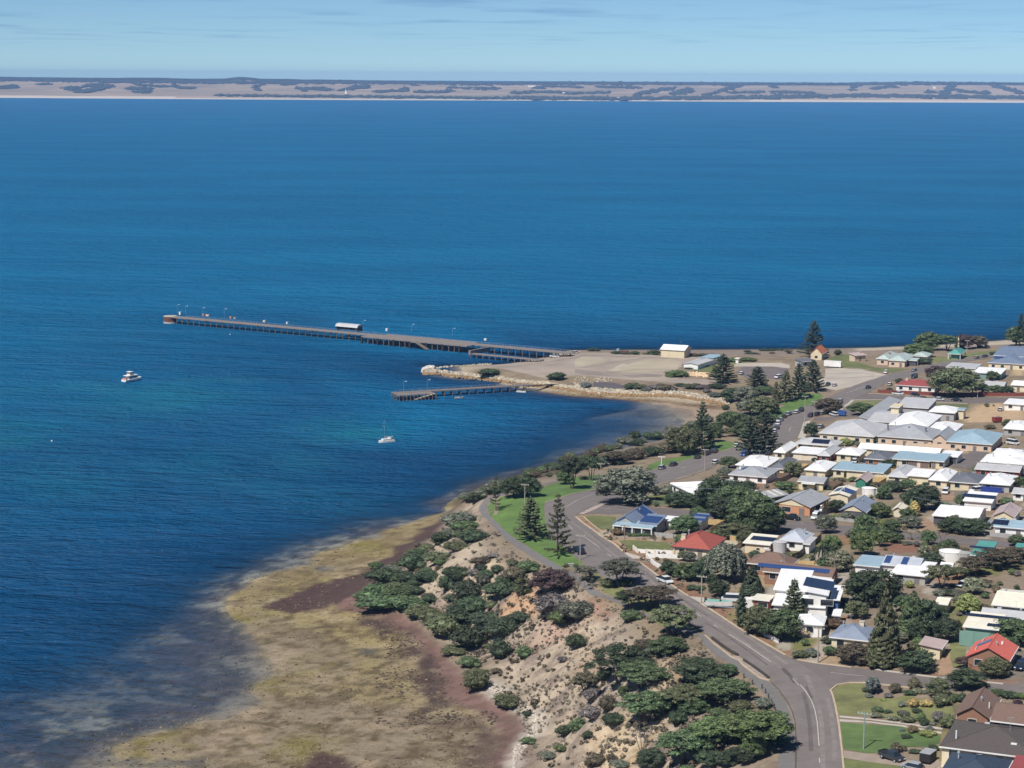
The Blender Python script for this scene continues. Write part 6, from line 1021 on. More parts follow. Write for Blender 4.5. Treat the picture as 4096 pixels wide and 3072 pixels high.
veg('in the foreground wood', VQ, [('umb',430,430,55,470,'dark'),('umb',660,500,225,390,'mid'),('shrub',270,410,288,135,'mid'),('umb',100,570,325,180,'brown'),('shrub',180,620,455,190,'mauve'),('shrub',320,730,515,170,'brown'),('shrub',165,810,630,200,'mauve'),('shrub',40,910,750,130,'mid'),('shrub',385,870,690,210,'dark'),('shrub',120,985,895,115,'dark'),('shrub',215,1250,1105,210,'brown'),('shrub',360,1240,1115,115,'brown'),('shrub',440,1290,1170,180,'grey'),('umb',690,850,500,370,'mid'),('umb',900,720,520,280,'mid'),('bare',660,1160,800,280,'brown'),('broad',1250,455,185,400,'dark'),('broad',1470,375,258,190,'mid'),('umb',1480,660,390,400,'mid'),('umb',1100,720,450,340,'olive'),('shrub',1010,860,670,190,'dark'),('broad',1165,750,570,200,'mid'),('shrub',1420,775,675,240,'mid'),('shrub',1630,720,585,240,'olive'),('shrub',1850,690,560,190,'grey'),('umb',1060,1260,870,370,'mid'),('umb',1400,1060,765,430,'bright'),('umb',1770,1130,690,480,'bright'),('umb',1960,930,715,270,'mid'),('broad',1750,1200,925,190,'bright'),('umb',1960,1060,935,230,'mid'),('broad',740,1300,1075,210,'deep'),('broad',1340,1270,1100,210,'dark'),('broad',1510,1260,1090,190,'deep'),('shrub',1100,1320,1235,150,'mid'),('broad',910,150,-10,280,'mid'),('shrub',690,110,-5,230,'brown'),('shrub',1180,235,163,75,'brown'),('shrub',1105,315,235,95,'brown'),('broad',1600,1010,800,260,'dark'),('broad',1230,1000,820,220,'dark'),('umb',560,330,140,300,'deep'),('shrub',480,560,450,160,'mid'),('shrub',820,780,640,150,'dark'),('shrub',940,1080,940,110,'dark'),('shrub',1560,500,430,120,'brown'),('shrub',1700,560,500,100,'mauve'),('broad',1250,1180,1000,230,'grey'),('broad',1650,1240,1050,200,'deep')])
# garden planting between the houses and extra scrub on the bluff, placed on free ground
SMASK = np.zeros(GX.shape, bool)         # ground taken by roads, lawns and yards
for P_ in SURF:
    P_ = np.array(P_); k_ = (GX > P_[:, 0].min() - 1) & (GX < P_[:, 0].max() + 1) & (GY > P_[:, 1].min() - 1) & (GY < P_[:, 1].max() + 1)
    SMASK[k_] |= poly_sd(GX[k_], GY[k_], P_) > -.5
HMASK = np.zeros(GX.shape, bool)
for (cx0, cy0, w_, d_, an_, lb) in HB:
    ca, sa = math.cos(an_), math.sin(an_); HMASK |= (np.abs((GX - cx0) * ca + (GY - cy0) * sa) < w_ / 2 + .9) & (np.abs(-(GX - cx0) * sa + (GY - cy0) * ca) < d_ / 2 + .9)
def gidx(x, y): return min(max(int(round(math.log(y / GD0) / math.log(GR))), 0), _nr - 1), min(max(int(round((x / y - GT0) / GT)), 0), _nc - 1)
def on_surf(x, y): return bool(SMASK[gidx(x, y)])
def in_house(x, y): return bool(HMASK[gidx(x, y)])
def _free(x, y, m):
    return not any(on_surf(x + a_ * m, y + b_ * m) or in_house(x + a_ * m, y + b_ * m) for a_, b_ in ((0, 0), (.7, .7), (-.7, .7), (.7, -.7), (-.7, -.7)))
_st = {'with', 'and', 'of', 'the', 'a', 'in', 'by', 'at', 'under', 'beside', 'behind', 'to', 'on', 'below', 'above', 'between', 'next', 'left', 'right', 'its', 'near', 'long', 'low'}
def _short(l):
    w_ = l.split()[:6]
    while w_ and w_[-1].strip(',') in _st: w_.pop()
    return ' '.join(w_).strip(',')
_town = F((1290,1080),(1420,1045),(1560,1000),(1700,940),(1800,880),(2212,850),(2212,1640),(2070,1640),(1950,1500),(2190,1490),(2190,1460),(1880,1440),(1700,1420),(1560,1310),(1440,1240),(1330,1130)); _tw = np.array(_town)
_cnt = 0; _tries = 0; rg = random.Random(5)
while _cnt < 170 and _tries < 4000:
    _tries += 1; nx = rg.uniform(2380, 4090); ny = rg.uniform(1580, 3040)
    if poly_sd(np.array([nx]), np.array([ny]), _tw)[0] < 0: continue
    q = hit(nx, ny); big = rg.random() < .30
    if not _free(q.x, q.y, 1.6 if big else .9): continue
    lb = min(HB, key=lambda hb: (hb[0] - q.x) ** 2 + (hb[1] - q.y) ** 2)[5]; ppm = 4 * FPX / q.y; wm_ = rg.uniform(2.6, 4.6) if big else rg.uniform(1.0, 2.4)
    kd = 'broad' if big else 'shrub'; VEG.append(dict(region='near the ' + _short(lb), kind=kd, p=(nx, ny), hpx=wm_ * ppm * rg.uniform(.9, 1.15), wpx=wm_ * ppm, col=rg.choice(['mid', 'olive', 'olive', 'bright', 'grey', 'dark', 'brown', 'pale', 'mid'] if big else ['mid', 'olive', 'bright', 'grey', 'dark', 'rust', 'pale', 'silver', 'lime', 'olive', 'mauve']))); _cnt += 1
# denser scrub on the left half of the bluff and along the shore bank
_bl = np.array(VR((180,560),(420,420),(640,330),(760,200),(880,120),(1010,200),(1060,280),(860,430),(700,560),(560,700),(700,860),(900,760),(1080,520),(1250,470),(1460,540),(1480,700),(1300,850),(1100,900),(1280,1050),(1180,1230),(960,1150),(820,1180),(500,900),(120,800)))
_cnt = 0; _tries = 0
while _cnt < 95 and _tries < 3000:
    _tries += 1; nx = rg.uniform(1450, 2200); ny = rg.uniform(2030, 2620)
    if poly_sd(np.array([nx]), np.array([ny]), _bl)[0] < 0: continue
    q = hit(nx, ny); ppm = 4 * FPX / q.y; wm_ = rg.uniform(1.6, 4.2); VEG.append(dict(region='on the scrubby bluff slope', kind='shrub', p=(nx, ny), hpx=wm_ * ppm * rg.uniform(.45, .8), wpx=wm_ * ppm, col=rg.choice(['mid', 'olive', 'dark', 'deep', 'grey', 'brown', 'olive']))); _cnt += 1
for i in range(80):
    t_ = i / 79; a_ = F(1005 + 545 * t_, 1084 - 168 * t_ - 16 * math.sin(t_ * 3.1) + rg.uniform(-8, 8)); q = hit(*a_)
    if not _free(q.x, q.y, .8): continue
    ppm = 4 * FPX / q.y; wm_ = rg.uniform(2.0, 5.0); VEG.append(dict(region='on the bank above the bay', kind='shrub', p=a_, hpx=wm_ * ppm * rg.uniform(.6, .9), wpx=wm_ * ppm, col=rg.choice(['dark', 'brown', 'mid', 'grey', 'olive'])))
ORD = ['leftmost','second from left','third from left','fourth from left','fifth from left','sixth from left','seventh from left','eighth from left','ninth from left','tenth from left','eleventh from left','twelfth from left','thirteenth from left','fourteenth from left','fifteenth from left','sixteenth from left','seventeenth from left','eighteenth from left','nineteenth from left','twentieth from left']
from collections import defaultdict
_sh = sorted([e for e in VEG if e['kind'] == 'shrub'], key=lambda e: -e['wpx'] * max(e['hpx'], e['wpx'] * .4))
SMALL = _sh[285:]
for e in SMALL: e['small'] = True
_grp = defaultdict(list)
BAND = {'on the scrubby bluff slope': (2230, 2420), 'in the foreground wood': (2750, 2900), 'in the corner garden': (2790, 2870)}
for e in VEG:
    if e.get('small'): continue
    e['rg'] = e['region']
    if e['region'] in BAND:
        lo_, hi_ = BAND[e['region']]; e['rg'] = e['region'].replace(' the ', ' the upper ' if e['p'][1] < lo_ else (' the middle ' if e['p'][1] < hi_ else ' the lower '), 1)
    _grp[(e['rg'], e['kind'], e['col'])].append(e)
for k_, l_ in _grp.items():
    l_.sort(key=lambda e: e['p'][0])
    for i, e in enumerate(l_):
        b_ = f"{_pal[e['col']][1]} {NOUN[e['kind']][1]} {e['rg']}"
        e['label'] = b_ if len(l_) == 1 else f"{b_}, {ORD[i]}"
_sv, _sf, _sm, _sn = [], [], [], 0; _cols = sorted({e['col'] for e in SMALL})
_vi = 0
for e in VEG:
    pr = PROT[e['kind']]; cm_, tm_ = pr[_vi % len(pr)]; _vi += 1
    q = hit(*e['p']); z = max(z1(q.x, q.y), .05); dist = math.hypot(q.x, q.y); ppm = 4 * FPX / dist; dep_ = (H - z) / math.hypot(dist, H - z); cd = math.sqrt(1 - dep_ ** 2)
    wm = e['wpx'] / ppm * {'shrub': 1.32 if 'bluff' in e['region'] else 1.2, 'umb': 1.62 if 'foreground' in e['region'] else 1.35, 'broad': 1.5 if 'foreground' in e['region'] else 1.25, 'cyp': 1.3}.get(e['kind'], 1.08); hm = max(.5, e['hpx'] / (ppm * cd))
    if e['kind'] == 'shrub': hm = max(.5, (e['hpx'] / ppm - wm * .18 * dep_) / cd); hm = min(hm, wm * 1.25)
    elif e['kind'] in ('broad', 'weep'): hm = max(1.5, (e['hpx'] / ppm - wm * .06 * dep_) / cd); hm = min(hm, max(wm * 1.6, 3))
    elif e['kind'] == 'umb': hm = max(1.5, (e['hpx'] / ppm - wm * .04 * dep_) / cd)
    if e.get('small'):
        n_ = len(cm_.vertices); v_ = np.empty(n_ * 3); cm_.vertices.foreach_get('co', v_); v_ = v_.reshape(-1, 3); f_ = np.empty(len(cm_.polygons) * 3, np.int32); cm_.loops.foreach_get('vertex_index', f_); a_ = random.uniform(0, 6.28); ca, sa = math.cos(a_), math.sin(a_)
        v_ = v_ * np.array([wm / 9.4, wm / 9.4, hm / 10]); v_ = np.stack([v_[:, 0] * ca - v_[:, 1] * sa + q.x, v_[:, 0] * sa + v_[:, 1] * ca + q.y, v_[:, 2] + z], 1)
        _sv.append(v_); _sf.append(f_.reshape(-1, 3) + _sn); _sm.append(np.full(len(f_) // 3, _cols.index(e['col']), np.int32)); _sn += n_; continue
    nm, _, cat_ = NOUN[e['kind']]; root = empty(nm, (q.x, q.y, z), random.uniform(0, 6.28), e['label'], cat_, 'trees and shrubs ' + e['region'])
    e_ = random.uniform(.85, 1.18); root.scale = (wm / 9.4 * e_, wm / 9.4 / e_, hm / 10); cr_ = bpy.data.objects.new(cm_.name.split('.')[0], cm_); C.objects.link(cr_); cr_.parent = root; cr_.material_slots[0].link = 'OBJECT'; cr_.material_slots[0].material = leaf_mat(e['col'])
    tr_ = bpy.data.objects.new(tm_.name.split('.')[0], tm_); C.objects.link(tr_); tr_.parent = root
if _sv:
    Ls = Leaves(); Ls.v = _sv; Ls.f = _sf; me = Ls.mesh('small_shrubs'); me.materials.clear()
    for c_ in _cols: me.materials.append(leaf_mat(c_))
    me.polygons.foreach_set('material_index', np.concatenate(_sm)); o = bpy.data.objects.new('small_shrubs', me); C.objects.link(o); o['kind'] = 'stuff'; o['label'] = 'many small low shrubs dotted through gardens and along the banks'; o['category'] = 'shrubs'
print('plants', len(VEG), len(SMALL))
# ================================================================ jetties
timber = mat('jetty_timber', K(140, 131, 126), .9, .22, .8); pileM = mat('pile_timber', K(120, 104, 92), .9, .25, .8); darkT = mat('brace_dark', K(52, 48, 48), .9); rustM = mat('rust_sheet', K(118, 74, 62), .85, .3, .6); galv = mat('galvanised', K(146, 160, 174), .5, .05)
def jetty(label, a, b, zdeck, width, sp, pr, dens=1.0):
    A = at_z(*a, zdeck); B = at_z(*b, zdeck); d = (B - A); d.z = 0; ln = d.length; an = math.atan2(d.y, d.x)
    root = empty('jetty', (A.x, A.y, 0), an, label, 'jetty'); J = House(); J.root = root; J.ln = ln; J.an = an; J.z = zdeck; J.w = width
    dk = part('deck', lambda V, Fc: box(V, Fc, 0, ln, 0, width, zdeck - .2, zdeck), timber, root)
    for y in (0, width): part('edge_beam', lambda V, Fc: box(V, Fc, 0, ln, y - .18, y + .18, zdeck - .38, zdeck + .12), timber, root)
    n = int(ln / sp)
    for i in range(n + 1):
        x = sp * i + .4
        for y in (.25, width - .25): shared('pile', (zdeck, pr), lambda V, Fc: cyl(V, Fc, 0, 0, -3, zdeck - .3, pr, pr * .9, 8), pileM, root, (x, y, 0))
        part('pile_cap', lambda V, Fc: box(V, Fc, -.2, .2, -.3, width + .3, zdeck - .95, zdeck - .4), pileM, root, (x, 0, 0)) if i % 3 == 0 else None
        shared('cross_brace', (zdeck, width), lambda V, Fc: (tube(V, Fc, (0,.3,.3), (0,width-.3,zdeck-.8), .09), tube(V, Fc, (0,.3,zdeck-.8), (0,width-.3,.3), .09)), darkT, root, (x, 0, 0))
    return J
def rail(J, y, x0, x1, sp, hgt=1.1):
    n = max(1, int((x1 - x0) / sp))
    for i in range(n + 1): shared('rail_post', hgt, lambda V, Fc: box(V, Fc, -.06, .06, -.06, .06, 0, hgt), galv, J.root, (x0 + i * (x1 - x0) / n, y, J.z))
    part('hand_rail', lambda V, Fc: (box(V, Fc, x0, x1, y - .04, y + .04, J.z + hgt - .08, J.z + hgt), box(V, Fc, x0, x1, y - .03, y + .03, J.z + hgt * .5, J.z + hgt * .5 + .05)), galv, J.root)
def jx(J, p):                            # distance along the jetty of a pixel on its deck
    q = at_z(*p, J.z); return (Matrix.Rotation(-J.an, 3, 'Z') @ (q - J.root.location))
J = jetty('long timber working jetty with wide middle section, running far into the bay', VW(200,168), VX(1945,385), 3.9, 5.4, 4.4, .26)
rail(J, 5.2, 8, J.ln, 4.4)
xa = jx(J, VX(330,195)).x; xb = jx(J, VX(1195,290)).x
part('wide_deck', lambda V, Fc: box(V, Fc, xa, xb, -6.5, -.25, J.z - .4, J.z - .02), timber, J.root); part('wide_deck', lambda V, Fc: box(V, Fc, xa + 6, xb - 4, 5.65, 10.5, J.z - .4, J.z - .03), timber, J.root); part('edge_beam', lambda V, Fc: box(V, Fc, xa, xb, -6.9, -6.5, J.z - .45, J.z + .12), timber, J.root)
for i in range(int((xb - xa) / 3.6)):
    for y in (-6.3, -3.2): shared('pile', (J.z, .3), lambda V, Fc: cyl(V, Fc, 0, 0, -3, J.z - .3, .3, .27, 8), pileM, J.root, (xa + .6 + i * 3.6, y, 0))
    if i % 3 == 0: shared('fender', 0, lambda V, Fc: box(V, Fc, -.5, .5, -.3, .1, .3, J.z - .2), darkT, J.root, (xa + .6 + i * 3.6, -6.9, 0))
xs = jx(J, VX(735,255)).x
part('stair', lambda V, Fc: [box(V, Fc, xs + k * .75, xs + .85 + k * .75, -9.2, -7.2, J.z - .5 - k * .34, J.z - .35 - k * .34) for k in range(10)], mat('pale_timber', K(190, 172, 150), .9, .1), J.root); part('stair_stringer', lambda V, Fc: (tube(V, Fc, (xs, -9.3, J.z), (xs + 8, -9.3, .4), .14), tube(V, Fc, (xs, -7.1, J.z), (xs + 8, -7.1, .4), .14)), timber, J.root); part('stair_landing', lambda V, Fc: box(V, Fc, xs - 3, xs, -9.4, -6.9, J.z - .4, J.z - .1), timber, J.root)
part('end_caisson', lambda V, Fc: (cyl(V, Fc, -2.5, 2.7, .9, 3.9, 4.0, n=16),), rustM, J.root); part('caisson_cap', lambda V, Fc: cyl(V, Fc, -2.5, 2.7, 3.9, 4.2, 4.1, n=16), conc, J.root); part('caisson_base', lambda V, Fc: cyl(V, Fc, -2.5, 2.7, -3, .9, 4.1, n=16), conc, J.root)
L0 = jx(J, VX(1085,350)); xl = L0.x
for i in range(16): pass
lw = J.ln - xl - 6
part('landing_deck', lambda V, Fc: box(V, Fc, xl, xl + lw, -19, -15.2, 1.75, 2.1), timber, J.root); part('landing_end', lambda V, Fc: box(V, Fc, xl - .6, xl + .6, -19.2, -.5, 1.3, 3.7), timber, J.root)
for i in range(int(lw / 3.9) + 1):
    for y in (-18.7, -15.5): shared('pile', (2.1, .3), lambda V, Fc: cyl(V, Fc, 0, 0, -3, 1.8, .3, .28, 8), pileM, J.root, (xl + .4 + i * 3.9, y, 0))
for (p, w_, h_, m_) in ((VW(290,150),1.2,1.6,frameM),(VW(520,160),1.4,1.0,wO),(VW(560,165),2.4,.9,wP),(VW(790,188),1.2,1.2,wO),(VW(830,190),1.6,.7,wG),(VW(1120,222),1.6,.9,wC),(VW(1345,240),1.0,1.0,frameM),(VW(2025,310),1.0,1.3,frameM),(VX(325,190),1.2,1.3,frameM),(VX(1200,275),1.4,1.0,frameM)):
    q = at_z(*p, J.z); o = part('crate', lambda V, Fc: (box(V, Fc, -w_/2, w_/2, -.6, .6, 0, h_), box(V, Fc, -w_/2-.06, w_/2+.06, -.66, .66, h_, h_+.1)), m_, None); o.location = (q.x, q.y + 3, J.z); o.rotation_euler = (0, 0, J.an); o['label'] = 'small gear crate on the long jetty deck, placed %s' % ['by the caisson','left of the second lamp','beside the second lamp','midway to the shelter','just right of midway','before the shelter','left of the shelter','at the shelter corner','on the wide deck start','on the wide deck end'][int(w_ * 0) + len([o_ for o_ in bpy.data.objects if o_.name.startswith('crate')]) - 1]; o['category'] = 'crate'
# shelter
q = at_z(*VW(1835,300), J.z); q2 = at_z(*VW(2035,318), J.z); sl = (q2 - q).length; sh = empty('jetty_shelter', (q.x, q.y + 1.5, J.z), J.an, 'barrel roofed shelter standing on the long jetty', 'shelter')
def barrel(V, Fc):
    n = 8
    for x in (-.6, sl + .6):
        for k in range(n + 1): a = math.pi * k / n; V.append((x, 2.4 - 2.9 * math.cos(a), 2.7 + 1.3 * math.sin(a)))
    for k in range(n): Fc.append((k, n + 1 + k, n + 2 + k, k + 1))
    Fc.append(tuple(range(n + 1))[::-1]); Fc.append(tuple(range(n + 1, 2 * n + 2)))
part('roof', barrel, LG, sh); part('fascia', lambda V, Fc: box(V, Fc, -.6, sl + .6, -.62, -.5, 2.3, 2.75), frameM, sh); part('back_wall', lambda V, Fc: box(V, Fc, 0, sl, 4.7, 4.9, 0, 2.7), wD, sh)
for x in (0, sl): part('end_wall', lambda V, Fc: box(V, Fc, x - .1, x + .1, 0, 4.7, 0, 2.7), wD, sh)
for k in range(6): part('post', lambda V, Fc: box(V, Fc, -.1, .1, -.1, .1, 0, 2.7), frameD, sh, (sl * k / 5, -.2, 0))
part('bench', lambda V, Fc: box(V, Fc, .5, sl - .5, 3.6, 4.4, .4, .55), timber, sh)
J2 = jetty('short timber jetty with sloping boat landing, below the breakwater', VX(385,738), VX(1610,662), 2.7, 3.2, 4.1, .24)
rail(J2, 3.1, 2, J2.ln - 4, 4.1, 1.0); pe = jx(J2, VX(700,715)).x
part('landing_deck', lambda V, Fc: box(V, Fc, 0, pe, -6.0, -.3, 2.3, 2.65), timber, J2.root)
def ramp(V, Fc): V.extend([(pe*.42,-7.5,.5),(pe*.42,-6.1,.5),(pe*.98,-6.1,2.75),(pe*.98,-7.5,2.75),(pe*.42,-7.5,.25),(pe*.42,-6.1,.25),(pe*.98,-6.1,2.5),(pe*.98,-7.5,2.5)]); Fc.extend([(0,1,2,3),(7,6,5,4),(0,4,5,1),(1,5,6,2),(2,6,7,3),(3,7,4,0)])
part('boat_ramp', ramp, mat('pale_timber', K(190, 172, 150), .9, .1), J2.root)
for i in range(11):
    shared('pile', (2.7, .22), lambda V, Fc: cyl(V, Fc, 0, 0, -3, 2.9, .22, .2, 8), pileM, J2.root, (pe * i / 10, -7.6, 0))
    if i % 2 == 0: shared('pile', (2.7, .22), None, pileM, J2.root, (pe * i / 10, -4, 0))
part('gangway', lambda V, Fc: box(V, Fc, J2.ln - 2, J2.ln + 16, .4, 2.6, 1.9, 2.15), darkT, J2.root)
# ================================================================ posts, lamps, poles
poleM = mat('pole_concrete', K(172, 164, 154), .9, .08); poleT = mat('pole_steel_green', K(150, 168, 158), .8, .08); poleW = mat('pole_wood', K(150, 132, 116), .9, .15)
def place(p, ty=None, V=None):
    q = hit(*p); z = z1(q.x, q.y); dist = math.hypot(q.x, q.y); return Vector((q.x, q.y, z)), 4 * FPX / dist
def hgt_of(V, x, by, ty):
    q, ppm = place(V(x, by)); return q, max(2.5, (V(x, by)[1] - V(x, ty)[1]) / ppm * 1.03)
def pole(V, x, by, ty, label, m=None, arms=1, ang=None, r=.17):
    q, hh = hgt_of(V, x, by, ty); root = empty('power_pole', q, A_ANG if ang is None else ang, label, 'power pole')
    part('shaft', lambda Vv, Fc: cyl(Vv, Fc, 0, 0, -.5, hh, r, r * .7, 8), m or poleM, root)
    for k in range(arms):
        c = part('crossarm', lambda Vv, Fc: box(Vv, Fc, -1.3, 1.3, -.08, .08, hh - .35 - k * .9, hh - .17 - k * .9), m or poleM, root)
        for u in (-1.15, -.5, .5, 1.15): shared('insulator', 0, lambda Vv, Fc: cyl(Vv, Fc, 0, 0, 0, .22, .07, .04, 6), frameM, c, (u, 0, hh - .17 - k * .9))
    return root, hh
for a in ((VI,945,890,585,'grey power pole among the lawn pines',poleM),(VI,1645,1552,1228,'power pole beside the shaded car at the lawn corner',poleM),(VI,1905,590,322,'power pole left of the huge grey green tree',poleM),(VJ,625,1132,785,'timber power pole in front of the glazed verandah',poleW),(VJ,850,578,485,'dark post behind the steel blue roof',frameD),(VM,965,522,160,'tall power pole beside the boat driveway',poleM),(VN,1000,1482,945,'tall concrete power pole at the street corner',poleM),(VP,628,978,608,'pale green steel power pole on the lower lawn',poleT),(VD,375,1048,778,'slim power pole on the shore road kerb',poleM),(VD,1637,475,110,'tall pole on the pale concrete footpath',poleM),(VC,1620,1085,855,'thick concrete pole in front of the red fence',poleM),(VC,860,685,545,'power pole beside the stone house verandah',poleM),(VC,1485,515,358,'tall pale pole in the seaside park',poleM),(VE,2005,615,482,'concrete pole beside the white van',poleM),(VJ,1093,40,-80,'white flag pole on the shore lawn',frameM),(VM,200,255,135,'short signal pole with crossarm on the far kerb',poleM),(VL,775,180,60,'thin power pole beside the dirt driveway',poleM),(VN,1040,420+0,330,'small post by the boat driveway brickwork',poleM),(VK,1610,1150,860,'power pole behind the brown tiled house',poleW),(VB,1310,1560,1310,'short pole beside the dark round tree',poleM)): pole(a[0], a[1], a[2], a[3], a[4], a[5])
def lamp(p, ty, V, z, label, arm=1):
    q = at_z(*V(*p), z); dist = math.hypot(q.x, q.y); hh = (V(*p)[1] - V(p[0], ty)[1]) / (4 * FPX / dist) * 1.02; root = empty('lamp_post', (q.x, q.y, z - .05), 0, label, 'lamp post')
    part('shaft', lambda Vv, Fc: cyl(Vv, Fc, 0, 0, 0, hh, .07, .05, 6), galv, root); part('lamp_arm', lambda Vv, Fc: tube(Vv, Fc, (0,0,hh-.1), (.9,0,hh+.1), .05), galv, root); part('lamp_head', lambda Vv, Fc: box(Vv, Fc, .7, 1.5, -.18, .18, hh, hh + .22), frameM, root)
for p, ty, V_, z_, l_ in (((268,128),48,VW,3.9,'lamp post at the seaward end of the long jetty, leftmost'),((350,142),62,VW,3.9,'lamp post second from the seaward end of the long jetty'),((515,162),78,VW,3.9,'lamp post third from the seaward end of the long jetty'),((730,182),88,VW,3.9,'lamp post left of midway along the long jetty'),((2097,298),202,VW,3.9,'lamp post just right of the jetty shelter'),((545,190),128,VX,3.9,'lamp post on the wide part of the long jetty'),((908,225),163,VX,3.9,'lamp post near the shore end of the wide jetty deck'),((475,722),632,VX,2.7,'lamp post at the tip of the short jetty'),((682,708),618,VX,2.7,'lamp post at the head of the short jetty ramp')): lamp(p, ty, V_, z_, l_)
# bollards and a low post rail beside the footpath
for i, (x, y) in enumerate(((1660,400),(1745,462),(1838,505),(1872,550),(1902,600),(1932,650),(1957,700),(1972,745))):
    q, ppm = place(VQ(x, y)); o = part('bollard', lambda V, Fc: (cyl(V, Fc, 0, 0, -.3, 1.0, .13, .12, 8), cyl(V, Fc, 0, 0, 1.0, 1.1, .15, .04, 8)), frameD, None); o.location = q; o['label'] = 'dark bollard on the outer edge of the curving footpath, %s' % (['uppermost', 'second from top', 'third from top', 'fourth from top', 'fifth from top', 'sixth from top', 'seventh from top', 'lowest'][i]); o['category'] = 'bollard'; o['group'] = 'bollards on the footpath curve'
# overhead wires
def wire(a, b, label, zoff=8.5, sag=.8):
    A = hit(*a); B = hit(*b); v, f = [], []
    for k in range(12):
        t0, t1 = k / 12, (k + 1) / 12; g = lambda t: A.lerp(B, t) + Vector((0, 0, zoff - sag * 4 * t * (1 - t))); tube(v, f, g(t0), g(t1), .03, .03, 4)
    o = newobj('power_line', v, f, galv); o['label'] = label; o['category'] = 'power line'
wire(VI(1905,590), VJ(850,578), 'power line from lawn edge pole past the grey green tree'); wire(VJ(850,578), VJ(1900,700), 'power line running right along the side street'); wire(VL(775,180), VL(2100,330), 'power line over the dark spreading tree'); wire(VI(1645,1552), VJ(625,1132), 'power line crossing the main road bend')
# ================================================================ vehicles
PAINT = {k: mat('paint_' + k, c, .25, .03, 1, spec=.6) for k, c in {'white': (.72,.73,.74), 'silver': (.36,.38,.40), 'black': (.014,.015,.018), 'navy': (.012,.022,.055), 'grey': (.075,.08,.088), 'blue': (.03,.09,.28), 'red': (.22,.03,.025), 'charcoal': (.04,.045,.055)}.items()}
tyreM = mat('tyre', (.014,.014,.014), .9); rimM = mat('rim', (.35,.36,.37), .35); lampM = mat('headlamp', (.75,.76,.74), .2); tailM = mat('taillamp', (.25,.01,.01), .3); trimM = mat('dark_trim', (.02,.02,.022), .6)
SPEC = {'hatch': (4.1,1.75,.74,1.46,(-1.95,-1.25,.45,1.25)), 'sedan': (4.7,1.8,.78,1.45,(-1.6,-1.0,.55,1.35)), 'suv': (4.7,1.86,.95,1.75,(-2.25,-1.85,.75,1.45)), 'ute': (5.2,1.86,.98,1.78,(-.55,-.35,.95,1.6)), 'van': (4.9,1.85,1.05,2.0,(-2.4,-2.3,1.3,2.0))}
def car_body(V, Fc, s):
    ln, w, hb, ht, cb = s; x = ln / 2; y = w / 2; prof = [(-x+.08,.32),(x-.1,.32),(x,.5),(x-.05,hb*.80),(x-.35,hb*.93),(cb[3],hb),(cb[0],hb),(-x+.1,hb*.98),(-x,hb*.62)]
    n = len(prof); o = len(V)
    for sy, ins in ((-1, 0), (1, 0)):
        for (px_, pz) in prof: V.append((px_, sy * (y - (.10 if pz < .4 else 0.0)), pz))
    Fc.append(tuple(range(o, o + n))[::-1] if False else tuple(range(o, o + n))); Fc.append(tuple(range(o + n, o + 2 * n))[::-1])
    for k in range(n): j = (k + 1) % n; Fc.append((o + j, o + k, o + n + k, o + n + j))
def cab(V, Fc, s, z0, z1_, grow=0.0):
    ln, w, hb, ht, cb = s; y0 = w / 2 - .06 + grow; y1 = w / 2 - .26 + grow; xb = [cb[0] - grow, cb[1] - grow, cb[2] + grow, cb[3] + grow]; o = len(V); f0 = (z0 - hb) / (ht - hb); f1 = (z1_ - hb) / (ht - hb)
    for f in (f0, f1):
        xl = xb[0] + (xb[1] - xb[0]) * f; xr = xb[3] + (xb[2] - xb[3]) * f; yy = y0 + (y1 - y0) * f; z = hb + (ht - hb) * f
        V += [(xl,-yy,z),(xr,-yy,z),(xr,yy,z),(xl,yy,z)]
    Fc += [(o+3,o+2,o+1,o),(o+4,o+5,o+6,o+7),(o,o+1,o+5,o+4),(o+1,o+2,o+6,o+5),(o+2,o+3,o+7,o+6),(o+3,o,o+4,o+7)]
